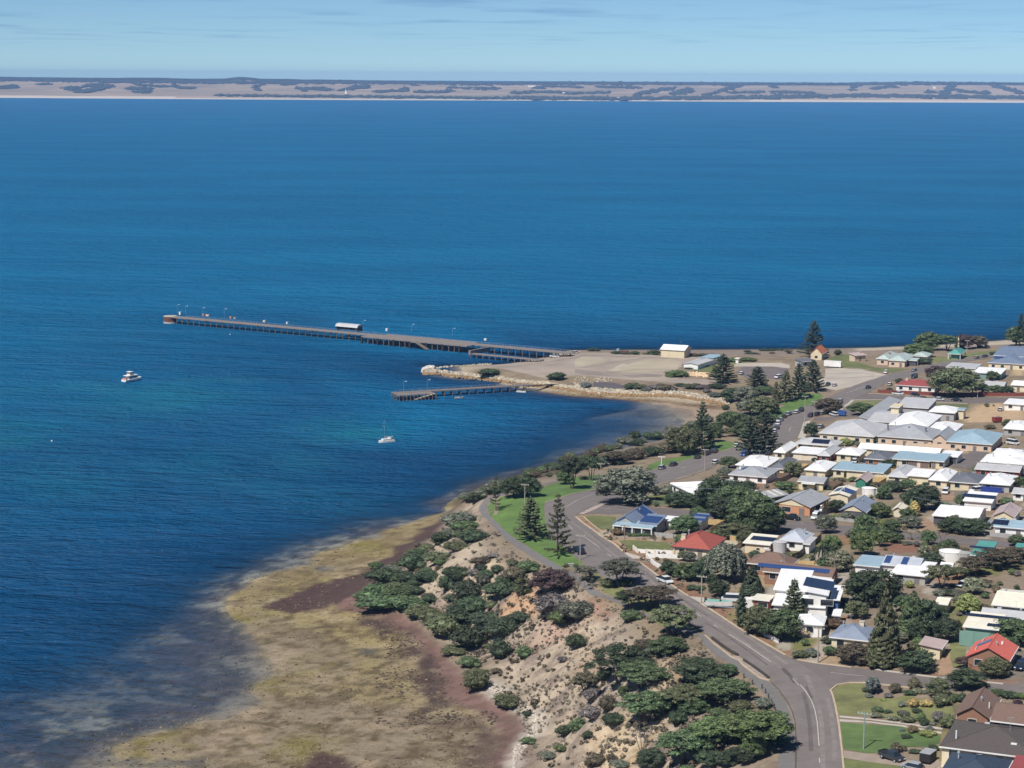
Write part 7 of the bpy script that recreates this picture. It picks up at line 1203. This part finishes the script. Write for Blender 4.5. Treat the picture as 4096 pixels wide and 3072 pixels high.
def vehicle(V, c, d, kind, colr, label, extra=None, cat=None):
    p = hit(*V(*c)); q = hit(*V(*d)); dr = (q - p); an = math.atan2(dr.y, dr.x); root = empty('parked_' + {'hatch': 'car', 'sedan': 'car', 'suv': 'car', 'ute': 'pickup', 'van': 'van'}[kind], (p.x, p.y, z1(p.x, p.y) + .1), an, label, cat or {'ute': 'pickup', 'van': 'van'}.get(kind, 'car'), 'vehicles parked and driving in the town')
    s = SPEC[kind]; ln, w, hb, ht, cb = s; pm = PAINT[colr]
    shared('body', kind, lambda a, b: car_body(a, b, s), pm, root, objmat=True); shared('windows', kind, lambda a, b: cab(a, b, s, hb - .01, ht - .10), glass, root); shared('roof', kind, lambda a, b: cab(a, b, s, ht - .11, ht, .02), pm, root, objmat=True)
    shared('bonnet', kind, lambda a, b: box(a, b, cb[3] + .1, ln/2 - .4, -w/2 + .15, w/2 - .15, hb * .9, hb + .015), pm, root, objmat=True)
    for x in (ln * .31, -ln * .30):
        for y in (-w/2 + .05, w/2 - .05):
            wh = shared('wheel', 0, lambda a, b: [tube(a, b, (0,-.11,0), (0,.11,0), .34, .34, 12)], tyreM, root, (x, y, .34)); shared('rim', 0, lambda a, b: tube(a, b, (0,-.125,0), (0,.125,0), .2, .2, 8), rimM, wh)
    for y in (-w/2 + .3, w/2 - .3):
        shared('headlight', kind, lambda a, b: box(a, b, ln/2 - .12, ln/2 + .015, -.2, .2, hb*.62, hb*.80), lampM, root, (0, y, 0)); shared('tail_light', kind, lambda a, b: box(a, b, -ln/2 - .012, -ln/2 + .1, -.16, .16, hb*.68, hb*.92), tailM, root, (0, y, 0))
    shared('bumper', kind, lambda a, b: box(a, b, ln/2 - .1, ln/2 + .05, -w/2 + .1, w/2 - .1, .34, .5), trimM, root); shared('bumper', kind + 'r', lambda a, b: box(a, b, -ln/2 - .05, -ln/2 + .1, -w/2 + .1, w/2 - .1, .34, .5), trimM, root)
    if kind == 'ute': shared('tray', 0, lambda a, b: (box(a, b, -2.55, -.62, -.8, .8, .98, 1.06), box(a, b, -2.58, -.62, -.93, -.84, .95, 1.2), box(a, b, -2.58, -.62, .84, .93, .95, 1.2), box(a, b, -2.6, -2.52, -.9, .9, .95, 1.2)), trimM, root)
    return root
CARS = [(VM,(505,258),(640,310),'ute','white','white flatbed pickup truck driving down the main road'),(VI,(1640,1465),(1560,1400),'suv','navy','dark blue car parked in tree shade at the lawn corner'),(VJ,(1098,85),(1165,60),'hatch','silver','silver car parked below the white flag pole'),(VJ,(1243,45),(1310,22),'sedan','charcoal','charcoal car in front of the silver one on the shore road'),
 (VD,(285,900),(345,872),'hatch','black','small black car parked first behind the shore lawn pines'),(VD,(400,855),(470,825),'ute','navy','dark navy pickup under the shore pine'),(VD,(500,828),(570,798),'suv','black','black wagon ahead of the navy pickup'),(VD,(785,755),(850,728),'hatch','white','white car alone at the end of the shore lawn'),(VD,(875,865),(820,885),'suv','blue','blue wagon facing down the shore road by the white roof'),(VD,(1185,850),(1250,820),'sedan','black','black car in deep shade behind the large pines'),(VD,(512,965),(575,940),'hatch','white','white car in the driveway beside the round tree'),
 (VD,(1255,570),(1285,530),'hatch','white','white hatch at the near end of the parked row'),(VD,(1285,525),(1315,480),'suv','grey','grey wagon second in the parked row'),(VD,(1302,470),(1330,430),'suv','white','white wagon third in the parked row'),(VD,(1335,425),(1370,395),'sedan','silver','silver car fourth in the parked row'),(VD,(1380,385),(1430,360),'sedan','black','black car fifth in the parked row'),(VD,(1435,355),(1490,335),'suv','silver','silver wagon sixth in the parked row'),(VD,(1540,328),(1590,310),'hatch','white','white hatch seventh in the parked row'),(VD,(1600,305),(1650,285),'suv','black','black wagon at the far end of the parked row'),
 (VD,(1722,372),(1780,350),'suv','charcoal','charcoal wagon at the clinic car park entrance'),(VD,(1790,358),(1850,338),'sedan','black','black car under the round brown tree'),(VD,(1862,345),(1920,330),'hatch','silver','silver hatch under the round brown tree'),(VD,(2010,360),(1950,350),'suv','white','white wagon beside the blue trailer'),(VD,(2085,195),(2050,215),'suv','silver','silver wagon driving near the side street junction'),
 (VB,(240,915),(300,885),'hatch','white','white car at the left of the point car park'),(VB,(785,970),(720,985),'suv','white','white wagon at the front of the point car park'),(VB,(1520,1075),(1580,1040),'sedan','navy','navy car on the pale gravel under the pines'),(VB,(1615,1085),(1660,1050),'hatch','white','white car on the pale gravel under the pines'),(VB,(2110,1125),(2060,1145),'sedan','black','black car driving down the road past the pale gravel'),
 (VC,(455,770),(430,790),'hatch','white','white car at the road edge below the stone house'),(VC,(815,745),(870,725),'sedan','silver','silver car parked right below the stone house'),(VC,(815,835),(760,850),'van','navy','dark blue van coming down the far road'),(VC,(505,930),(550,905),'hatch','white','white car beside the crimson roofed house'),(VC,(610,1048),(680,1052),'ute','white','white pickup in front of the red fence'),(VC,(825,1060),(890,1065),'sedan','navy','navy car in front of the red fence'),(VC,(940,1110),(1000,1118),'hatch','red','red car on the hospital side of the far street'),(VC,(1130,1118),(1195,1122),'sedan','white','white sedan parked behind the hospital'),(VC,(1355,1130),(1420,1133),'sedan','black','black sedan parked behind the hospital'),(VC,(1612,588),(1660,578),'hatch','silver','silver hatch parked by the seaside park'),(VC,(1715,570),(1765,560),'sedan','grey','grey car parked by the seaside park'),(VC,(1660,452),(1720,445),'hatch','grey','grey car on the seaside park edge'),(VC,(1740,450),(1800,440),'sedan','white','white car on the seaside park edge'),(VC,(1915,1250),(1950,1225),'hatch','white','white car next to the site hut'),
 (VE,(2100,565),(2180,572),'van','white','white van parked beside the concrete pole'),(VX,(1810,420),(1760,425),'ute','white','white pickup on the gravel at the jetty root'),(VX,(1995,385),(2050,380),'sedan','white','white car at the start of the long jetty'),(VX,(1915,392),(1950,385),'hatch','white','small white car left of the jetty start'),
 (VG,(985,1215),(1080,1225),'ute','black','black pickup with white load in front of the orange brick house'),(VG,(1400,1090),(1370,1120),'van','white','white van in the orange brick house driveway'),(VG,(1460,1010),(1430,1040),'suv','white','white wagon at the back of the orange house driveway'),(VG,(1335,1205),(1300,1235),'van','white','white van at the kerb beside the orange brick house'),(VG,(1908,375),(1890,395),'hatch','white','white car half inside an open town house garage'),(VG,(2070,392),(2050,410),'hatch','navy','navy car in front of the charcoal unit garage'),
 (VH,(1215,715),(1190,740),'suv','white','white wagon on the dirt drive behind the terrace wall'),(VH,(1610,695),(1570,700),'suv','white','white wagon in front of the grey terrace end unit'),(VL,(1125,125),(1100,145),'hatch','white','white car inside the white carport'),(VL,(1768,205),(1740,225),'suv','silver','silver wagon beside the pale blue roofed house'),(VL,(1440,945),(1400,955),'hatch','white','white car in gum tree shade'),
 (VP,(905,1085),(1030,1115),'ute','charcoal','charcoal double cab pickup on the lower driveway'),(VP,(1110,1185),(1010,1175),'hatch','silver','silver car at the bottom edge beside the dark roof'),(VO,(2165,1385),(2130,1410),'suv','navy','dark blue car beside the salmon red roofed house'),(VM,(1345,500),(1290,500),'van','white','white van behind the boat trailer driveway'),(VN,(0,660),(-40,680),'van','white','white camper behind the columnar cypress'),(VE,(205,400),(260,380),'sedan','silver','silver car beside the hospital front wing')]
for c_ in CARS: r_ = vehicle(*c_)
def crates_on(): pass
def box_thing(name, V, c, ang, size, m, label, cat, wheels=True, lid=None):
    p = hit(*V(*c)); root = empty(name, (p.x, p.y, z1(p.x, p.y)), ang, label, cat); l_, w_, h_ = size; b0 = .55 if wheels else .05
    part('body', lambda a, b: box(a, b, -l_/2, l_/2, -w_/2, w_/2, b0, b0 + h_), m, root); part('roof', lambda a, b: box(a, b, -l_/2 - .04, l_/2 + .04, -w_/2 - .04, w_/2 + .04, b0 + h_, b0 + h_ + .08), lid or m, root); part('chassis', lambda a, b: box(a, b, -l_/2 + .2, l_/2 - .2, -w_/2 + .3, w_/2 - .3, b0 - .2, b0), trimM, root)
    if wheels:
        for x in (-l_*.25, l_*.3):
            for y in (-w_/2 + .1, w_/2 - .1): shared('wheel', 0, None, tyreM, root, (x, y, .34))
    return root
box_thing('box_truck', VB, (1590,810), A_ANG, (8.5,2.4,2.6), wW, 'white box trailer parked on the grass by the dark shed', 'trailer'); box_thing('trailer', VP, (1262,1110), 1.0, (3.2,2.0,1.5), trimM, 'black box trailer behind the lower garden', 'trailer', lid=MG); box_thing('trailer', VD, (2112,362), A_ANG, (3,2,1.6), PAINT['blue'], 'bright blue trailer beside the clinic car park', 'trailer'); box_thing('caravan', VN, (60,690), A_ANG + .4, (4.6,2.2,2.0), wW, 'white caravan nose behind the columnar cypress', 'caravan'); box_thing('skip_bin', VA, (625,362), A_ANG, (4,2,1.4), rustM, 'rust red skip bin at the gravel yard edge', 'bin', False); box_thing('toilet_cabin', VA, (545,358), A_ANG, (1.4,1.4,2.3), BL, 'small pale blue cabin at the gravel yard edge', 'cabin', False); box_thing('excavator_cabin', VE, (1945,345), .4, (3.4,2.2,1.5), PAINT['red'], 'dark red site machine on the bare earth lot', 'machine'); box_thing('information_board', VR, (1775,530), .3, (1.6,.9,.5), wG, 'grey memorial plinth on the lawn beside the footpath', 'plinth', False)
# ================================================================ boats
def hull(V, Fc, L_, W_, Hh, dr=.3):
    st = [(-.5,.86,.95),(-.25,1.0,.94),(.1,.96,1.0),(.32,.66,1.1),(.45,.26,1.22),(.5,.02,1.3)]; o = len(V)
    for (x, w_, h_) in st: V += [(x*L_,-w_*W_/2,Hh*h_),(x*L_,-w_*W_/2*.72,-dr),(x*L_,w_*W_/2*.72,-dr),(x*L_,w_*W_/2,Hh*h_)]
    for k in range(len(st) - 1): a = o + 4 * k; b = a + 4; Fc += [(a,a+1,b+1,b),(a+1,a+2,b+2,b+1),(a+2,a+3,b+3,b+2),(a+3,a,b,b+3)]
    Fc += [(o,o+3,o+2,o+1)]
p = at_z(530, 1524, 0); root = empty('motor_cruiser', (p.x, p.y, 0), .95, 'white motor cruiser with flybridge moored left in the bay', 'boat')
part('hull', lambda a, b: hull(a, b, 11.5, 3.8, 1.25), wW, root); part('waterline_stripe', lambda a, b: hull(a, b, 11.55, 3.84, .32, .25), wBl, root); part('deck_house', lambda a, b: box(a, b, -3.4, 1.8, -1.4, 1.4, 1.2, 2.9), wW, root); part('windows', lambda a, b: box(a, b, -3.0, 1.86, -1.44, 1.44, 1.85, 2.45), glass, root); part('flybridge_deck', lambda a, b: box(a, b, -4.6, 2.3, -1.6, 1.6, 2.9, 3.08), wW, root); part('flybridge_coaming', lambda a, b: (box(a, b, -2.6, -.2, -1.2, 1.2, 3.08, 3.7),), wC, root); part('canopy', lambda a, b: box(a, b, -2.8, -.4, -1.3, 1.3, 4.6, 4.75), wW, root); part('dinghy', lambda a, b: hull([], [], 1, 1, 1) or box(a, b, -5.4, -4.4, -1.2, 1.2, 1.3, 1.9), wO, root)
for x, y in ((-2.6,-1.1),(-2.6,1.1),(-.6,-1.1),(-.6,1.1)): part('canopy_post', lambda a, b: box(a, b, x - .04, x + .04, y - .04, y + .04, 3.1, 4.6), galv, root)
part('bow_rail', lambda a, b: (tube(a, b, (2,-1.5,2.0), (5.6,0,2.4), .05), tube(a, b, (2,1.5,2.0), (5.6,0,2.4), .05)), galv, root)
p = at_z(1546, 1770, 0); root = empty('sailing_yacht', (p.x, p.y, 0), math.pi + .45, 'small white sailing yacht with bare mast moored in the bay', 'boat')
part('hull', lambda a, b: hull(a, b, 6.8, 2.4, .9), wW, root); part('waterline_stripe', lambda a, b: hull(a, b, 6.85, 2.44, .25, .2), BL, root); part('cabin', lambda a, b: (box(a, b, -1.4, 1.9, -.85, .85, .9, 1.55), box(a, b, -1.8, -.9, -.8, .8, 1.5, 1.9)), wW, root); part('deck', lambda a, b: box(a, b, -3.2, 1.5, -1.0, 1.05, .8, .95), wC, root); part('cabin_window', lambda a, b: box(a, b, -1.0, 1.5, -.88, .88, 1.15, 1.38), glass, root); part('mast', lambda a, b: cyl(a, b, .9, 0, .9, 9.4, .07, .05, 6), mat('mast_grey', K(120, 140, 160), .6), root); part('boom', lambda a, b: tube(a, b, (.9,0,2.2), (-2.8,0,2.3), .1), wC, root); part('spreader', lambda a, b: box(a, b, .85, .95, -1.0, 1.0, 6.3, 6.4), galv, root); part('rigging', lambda a, b: (tube(a, b, (.9,0,9.3), (3.3,0,1.1), .02), tube(a, b, (.9,0,9.3), (-3.3,0,1.0), .02)), galv, root); part('transom_rail', lambda a, b: tube(a, b, (-3.3,-.9,1.5), (-3.3,.9,1.5), .04), galv, root)
for (px_, rz, l_, m_) in ((VX(965,782), .15, 'small grey dinghy moored in front of the short jetty', wG), (VX(1515,728), -.4, 'small white runabout moored at the shore end of the short jetty', wW)):
    p = at_z(*px_, 0); root = empty('dinghy', (p.x, p.y, 0), rz, l_, 'boat'); part('hull', lambda a, b: hull(a, b, 4.6, 1.8, .6, .2), m_, root); part('thwart', lambda a, b: box(a, b, -.6, -.2, -.75, .75, .5, .6), wC, root); part('outboard', lambda a, b: box(a, b, -2.6, -2.2, -.2, .2, .2, 1.1), trimM, root); part('windscreen', lambda a, b: box(a, b, .5, .6, -.6, .6, .6, 1.0), glass, root)
for i, (nx, ny) in enumerate(((920,1339),(207,1765))):
    p = at_z(nx, ny, 0); root = empty('mooring_buoy', (p.x, p.y, 0), 0, ['white mooring buoy in front of the long jetty','white mooring buoy at the left picture edge','small mooring buoy lowest at the left edge'][i], 'buoy'); part('float', lambda a, b: (cyl(a, b, 0, 0, -.2, .25, .28, .32, 8), cyl(a, b, 0, 0, .25, .5, .32, .1, 8)), wW, root); part('ring', lambda a, b: cyl(a, b, 0, 0, .5, .6, .08, .08, 6), galv, root)
# boat on its trailer in the drive
p = hit(*VM(1190,575)); root = empty('boat_on_trailer', (p.x, p.y, z1(p.x, p.y)), A_ANG + .12, 'white and mint green speedboat on a trailer in the driveway', 'boat'); part('hull', lambda a, b: hull(a, b, 6.2, 2.2, .75, .3), wW, root, (0, 0, 1.0)); part('mint_stripe', lambda a, b: hull(a, b, 6.1, 2.24, .78, -.35), mat('mint', K(150, 206, 190), .4), root, (0, 0, 1.0)); part('windscreen', lambda a, b: box(a, b, .2, .35, -.8, .8, 1.75, 2.25), glass, root); part('trailer_frame', lambda a, b: (box(a, b, -3, 3.8, -.8, -.65, .45, .6), box(a, b, -3, 3.8, .65, .8, .45, .6), box(a, b, -2, -1.8, -.9, .9, .45, .6)), galv, root); part('outboard', lambda a, b: box(a, b, -3.5, -3.0, -.25, .25, 1.2, 2.3), trimM, root)
for y in (-.95, .95): shared('wheel', 0, None, tyreM, root, (-1.2, y, .34))
# obelisk
p = hit(*VC(1375,485)); root = empty('obelisk', (p.x, p.y, z1(p.x, p.y)), .3, 'white stone obelisk in the seaside park', 'monument'); part('plinth', lambda a, b: (box(a, b, -1.6, 1.6, -1.6, 1.6, -.4, .5), box(a, b, -1.1, 1.1, -1.1, 1.1, .5, 1.3)), wW, root); part('shaft', lambda a, b: (cyl(a, b, 0, 0, 1.3, 6.5, .75, .42, 4), cyl(a, b, 0, 0, 6.5, 7.2, .42, .02, 4)), wC, root)
# ================================================================ the person in hi-vis beside the black trailer
def person(px, rz):
    q = hit(*px); z = z1(q.x, q.y) + .07; root = empty('person', (q.x, q.y, z), rz, 'person in a yellow hi-vis top and dark trousers by the black trailer', 'person')
    J_ = [((0,0,.95),.15),((0,0,1.2),.155),((0,0,1.42),.15),((0,0,1.52),.065),((0,.02,1.60),.095),((0,.02,1.72),.085),((.19,0,1.42),.07),((.27,.05,1.15),.05),((.25,.22,.95),.04),((.25,.28,.90),.035),((-.19,0,1.42),.07),((-.29,0,1.14),.05),((-.28,.10,.90),.04),((-.28,.13,.84),.035),((.10,0,.88),.10),((.12,.05,.48),.065),((.13,0,.08),.05),((.13,.16,.05),.04),((-.10,0,.88),.10),((-.13,-.02,.48),.065),((-.14,-.1,.08),.05),((-.14,.06,.05),.04)]
    E_ = [(0,1),(1,2),(2,3),(3,4),(4,5),(2,6),(6,7),(7,8),(8,9),(2,10),(10,11),(11,12),(12,13),(0,14),(14,15),(15,16),(16,17),(0,18),(18,19),(19,20),(20,21)]
    me = bpy.data.meshes.new('body'); me.from_pydata([j[0] for j in J_], E_, []); o = bpy.data.objects.new('body', me); C.objects.link(o); o.parent = root
    o.modifiers.new('skin', 'SKIN'); sv = me.skin_vertices[0].data
    for i, j in enumerate(J_): sv[i].radius = (j[1], j[1] * (.75 if i in (0, 1, 2) else 1)); sv[i].use_root = (i == 0)
    sb = o.modifiers.new('sub', 'SUBSURF'); sb.levels = 2; sb.render_levels = 2; me.materials.append(mat('skin', (.42, .26, .19), .6))
    part('hi_vis_top', lambda a, b: (tube(a, b, (0,0,.95), (0,0,1.47), .185, .19, 12), tube(a, b, (.17,0,1.44), (.275,.05,1.14), .085, .07), tube(a, b, (-.17,0,1.44), (-.295,0,1.12), .085, .07)), mat('hi_vis', (.55, .62, .04), .7), root)
    part('trousers', lambda a, b: (tube(a, b, (.09,0,.98), (.12,.05,.48), .125, .09, 10), tube(a, b, (.12,.05,.5), (.13,0,.1), .09, .08, 10), tube(a, b, (-.09,0,.98), (-.13,-.02,.48), .125, .09, 10), tube(a, b, (-.13,-.02,.5), (-.14,-.1,.1), .09, .08, 10)), mat('work_trousers', (.03, .035, .05), .8), root); part('hair', lambda a, b: cyl(a, b, 0, .01, 1.70, 1.80, .10, .05, 10), mat('hair', (.05, .035, .025), .8), root)
person(VP(1218,1130), 2.6)
# ================================================================ rocks, tufts
def rocks(name, pts, m, label, cat, stretch=.75):
    v = []; f = []; n = 0
    base = _ic; nb = len(base)
    for (x, y, z, s) in pts:
        k = base * np.array([s, s, s * stretch]) * rng.uniform(.65, 1.2, (nb, 1)) ; a = rng.uniform(0, 6.28); ca, sa = math.cos(a), math.sin(a); kx, ky = k[:, 0] * ca - k[:, 1] * sa, k[:, 0] * sa + k[:, 1] * ca
        v.append(np.stack([kx + x, ky + y, k[:, 2] + z], 1)); f.append(np.array(_icf2) + n); n += nb
    Lr = Leaves(); Lr.v = v; Lr.f = f; me = Lr.mesh(name); me.materials.clear(); me.materials.append(m); o = bpy.data.objects.new(name, me); C.objects.link(o); o['kind'] = 'stuff'; o['label'] = label; o['category'] = cat; return o
def along(pts, n, spread_px, s0, s1, zup=0):
    out = []; P = pts; ls = [math.hypot(b[0]-a[0], b[1]-a[1]) for a, b in zip(P[:-1], P[1:])]; tot = sum(ls)
    for _ in range(n):
        u = random.uniform(0, tot); i = 0
        while u > ls[i] and i < len(ls) - 1: u -= ls[i]; i += 1
        t_ = u / ls[i]; px_ = (P[i][0] + (P[i+1][0]-P[i][0]) * t_ + random.gauss(0, 2), P[i][1] + (P[i+1][1]-P[i][1]) * t_ + random.uniform(-1, 1) * spread_px)
        q = hit(*px_); s = random.uniform(s0, s1) * random.choice((.7, 1, 1, 1.25)); out.append((q.x, q.y, max(z1(q.x, q.y), -.1) + s * .15 + zup, s))
    return out
rockP = mat('rock_pale', K(176, 165, 146, .9), .95, .5, .5, coords='World'); rockB = mat('rock_brown', K(150, 122, 88, .9), .95, .35, .35, coords='World'); rockD = mat('rock_dark', K(84, 72, 60), .95, .35, .5, coords='World'); rockT = mat('rock_tan', K(150, 132, 100), .95, .35, .5, coords='World')
bw = VX((640,545),(760,540),(900,560),(1150,590),(1350,610),(1520,640),(1700,650),(1900,680),(2212,735)) ; bw2 = VA((0,770),(300,830),(600,850),(900,860),(1200,855),(1400,880),(1600,915),(1800,950),(1940,985))
rocks('rock_wall', along(bw, 1300, 6, .3, .8, .15) + along(bw2, 1500, 8, .3, .8, .15) + along(VX((640,525),(900,500),(1060,492),(1250,480)), 200, 3, .3, .6, .05) + along(VA((0,670),(250,690),(480,700)), 120, 10, .25, .55, .05), rockP, 'pale limestone boulders piled along the breakwater and the bay', 'boulders')
rocks('weedy_boulders', along([(x, y + 9) for x, y in bw], 900, 6, .3, .75, .05) + along([(x, y + 10) for x, y in bw2], 1000, 7, .3, .75, .05), rockB, 'brown weed stained boulders at the foot of the rock wall', 'boulders')
rocks('breakwater_tip', along(VX((640,530),(690,515),(740,505)), 160, 5, .4, .9, .2), mat('rock_white', K(206, 200, 190, .9), .9, .25, .5, coords='World'), 'white boulders at the breakwater tip', 'boulders')
rocks('cut_bank', along(VA((1370,640),(1500,625),(1700,640)), 260, 8, .3, .8, .1), mat('sandstone', K(214, 186, 152, .95), .95, .2, .3, coords='World'), 'sandy boulders on the cut bank below the low white hall', 'boulders')
def scatter_px(x0, x1, y0, y1, n, zr, s0, s1, dens=None, slope=False):
    out = []; k = 0
    while len(out) < n and k < n * 12:
        k += 1; nx = random.uniform(x0, x1); ny = random.uniform(y0, y1); q = hit(nx, ny); z = z1(q.x, q.y)
        if not (zr[0] < z < zr[1]): continue
        if zr[1] > 10 and (on_surf(q.x, q.y) or random.random() < .15): continue
        if dens is not None:
            if vnoise(np.array([q.x / dens]), np.array([q.y / dens]), 77)[0] < random.uniform(.25, .75): continue
        s = random.uniform(s0, s1) * random.choice((.6, .8, 1, 1, 1.4)); out.append((q.x, q.y, z + s * .1, s))
    return out
rocks('reef_stones', scatter_px(350, 2100, 2150, 3072, 1500, (-.3, .9), .10, .30, 16), rockT, 'tan stones scattered over the exposed reef flat', 'stones', .5); rocks('dark_reef_stones', scatter_px(350, 2150, 2150, 3072, 1500, (-.35, 1.1), .10, .32, 11) + scatter_px(1500, 2000, 2480, 2900, 900, (.1, 1.3), .15, .4, 9), rockD, 'dark weedy stones scattered over the exposed reef flat', 'stones', .5)
rocks('beach_rubble', along(VT((1770,860),(1820,950),(1760,1040),(1680,1120),(1660,1220)), 420, 30, .12, .42) + along(VT((1500,720),(1600,740),(1660,770)), 160, 14, .15, .5), mat('rubble_white', K(190, 180, 166, .9), .9, .3, .6, coords='World'), 'white limestone rubble at the foot of the bluff', 'rubble', .6)
tf = Leaves()
for (x, y, z, s) in scatter_px(1450, 2950, 2080, 3072, 3200, (2.0, 22.5), .15, .5, 10): tf.clump((x, y, z + s * .3), (s, s, s * .7), 12, s * .42, .6, .8)
me = tf.mesh('dry_tufts'); me.materials.clear(); me.materials.append(mat('dry_tuft', (.19, .165, .125), .95, .5, .15, coords='World')); o = bpy.data.objects.new('dry_tufts', me); C.objects.link(o); o['kind'] = 'stuff'; o['label'] = 'dry brown tufts of grass scattered over the bluff slope'; o['category'] = 'tufts'
tf = Leaves()
for (x, y, z, s) in scatter_px(1450, 2900, 2080, 3072, 700, (2.5, 21.5), .35, .8, 20): tf.clump((x, y, z + s * .3), (s, s, s * .8), 16, s * .4, .65, .6)
me = tf.mesh('low_scrub'); me.materials.clear(); me.materials.append(leaf_mat('brown')); o = bpy.data.objects.new('low_scrub', me); C.objects.link(o); o['kind'] = 'stuff'; o['label'] = 'low brown green scrub dotted over the bluff slope'; o['category'] = 'scrub'
# ================================================================ yards, fences and garden planting
_stop = {'with', 'and', 'of', 'the', 'a', 'in', 'by', 'at', 'under', 'beside', 'behind', 'to', 'on', 'below', 'above', 'between', 'next', 'left', 'right', 'its', 'near', 'second', 'long', 'low'}
def short(l):
    w_ = l.split()[:8]
    while w_ and w_[-1].strip(',') in _stop: w_.pop()
    return ' '.join(w_).strip(',')
yc = [K(150, 138, 96), K(126, 128, 78), K(172, 160, 142), K(160, 128, 102), K(146, 130, 112), K(178, 156, 128), K(118, 112, 84), K(134, 126, 116)]
col0 = col.copy()
for i, (cx0, cy0, w_, d_, an_, lb) in enumerate(HB):
    if cy0 > 760: continue
    ca, sa = math.cos(an_), math.sin(an_); lx_ = (gx - cx0) * ca + (gy - cy0) * sa; ly_ = -(gx - cx0) * sa + (gy - cy0) * ca
    fx_ = w_ / 2 + 4.5; fy_ = d_ / 2 + 7; off_ = -2.5; sd_y = np.minimum(fx_ - np.abs(lx_), fy_ - np.abs(ly_ - off_)); k_ = sd_y > -3
    m_ = np.zeros(len(gx)); m_[k_] = sstep(sd_y[k_] + (n3[k_] - .5) * 2, .8) * np.where(n2[k_] > .42, .9, .45); blend(m_, yc[(i * 5 + 3) % len(yc)])
    m_[:] = 0; q_ = (sd_y > 0) & (np.abs(lx_ - (w_ / 2 + 2.0) * (1 if i % 2 else -1)) < 1.5); m_[q_] = .9; blend(m_, K(182, 172, 158))
_a = ground.data.attributes['Col']; _q = np.ones((len(col), 4), np.float32); _q[:, :3] = col; _a.data.foreach_set('color', _q.ravel())
fcol = [rm('fence_cream', (206, 196, 172)), rm('fence_grey', (150, 150, 148)), rm('fence_green', (92, 108, 92)), rm('fence_brown', (124, 104, 88)), rm('fence_timber', (206, 178, 128))]; fnm = ['cream', 'grey', 'dull green', 'brown', 'pale timber']
_seen = set(); nf = 0
for i, (cx0, cy0, w_, d_, an_, lb) in enumerate(list(HB)):
    if lb in _seen or cy0 > 720 or nf > 46: continue
    _seen.add(lb); ax = Vector((math.cos(an_), math.sin(an_))); ay = Vector((-ax.y, ax.x)); c0 = Vector((cx0, cy0)); e = 3.2
    for nm_, A_, B_ in (('behind', c0 - ax * (w_/2 + e) + ay * (d_/2 + e), c0 + ax * (w_/2 + e) + ay * (d_/2 + e)), ('right of', c0 + ax * (w_/2 + e) + ay * (d_/2 + e), c0 + ax * (w_/2 + e) - ay * (d_/2 + 2))):
        seg = [A_.lerp(B_, t_ / 8) for t_ in range(9)]; ok = [not (in_house(p.x, p.y) or on_surf(p.x, p.y)) for p in seg]
        run = best = 0; st = 0
        for t_ in range(9):
            run = run + 1 if ok[t_] else 0
            if run > best: best = run; st = t_ - run + 1
        if best < 4: continue
        a_, b_ = seg[st], seg[st + best - 1]
        if (b_ - a_).length < 4: continue
        wall_run('fence', f'{fnm[i % 5]} panel fence {nm_} the {short(lb)}', [tuple(a_), tuple(b_)], 1.6, fcol[i % 5], .07, 'fence', world=True); nf += 1
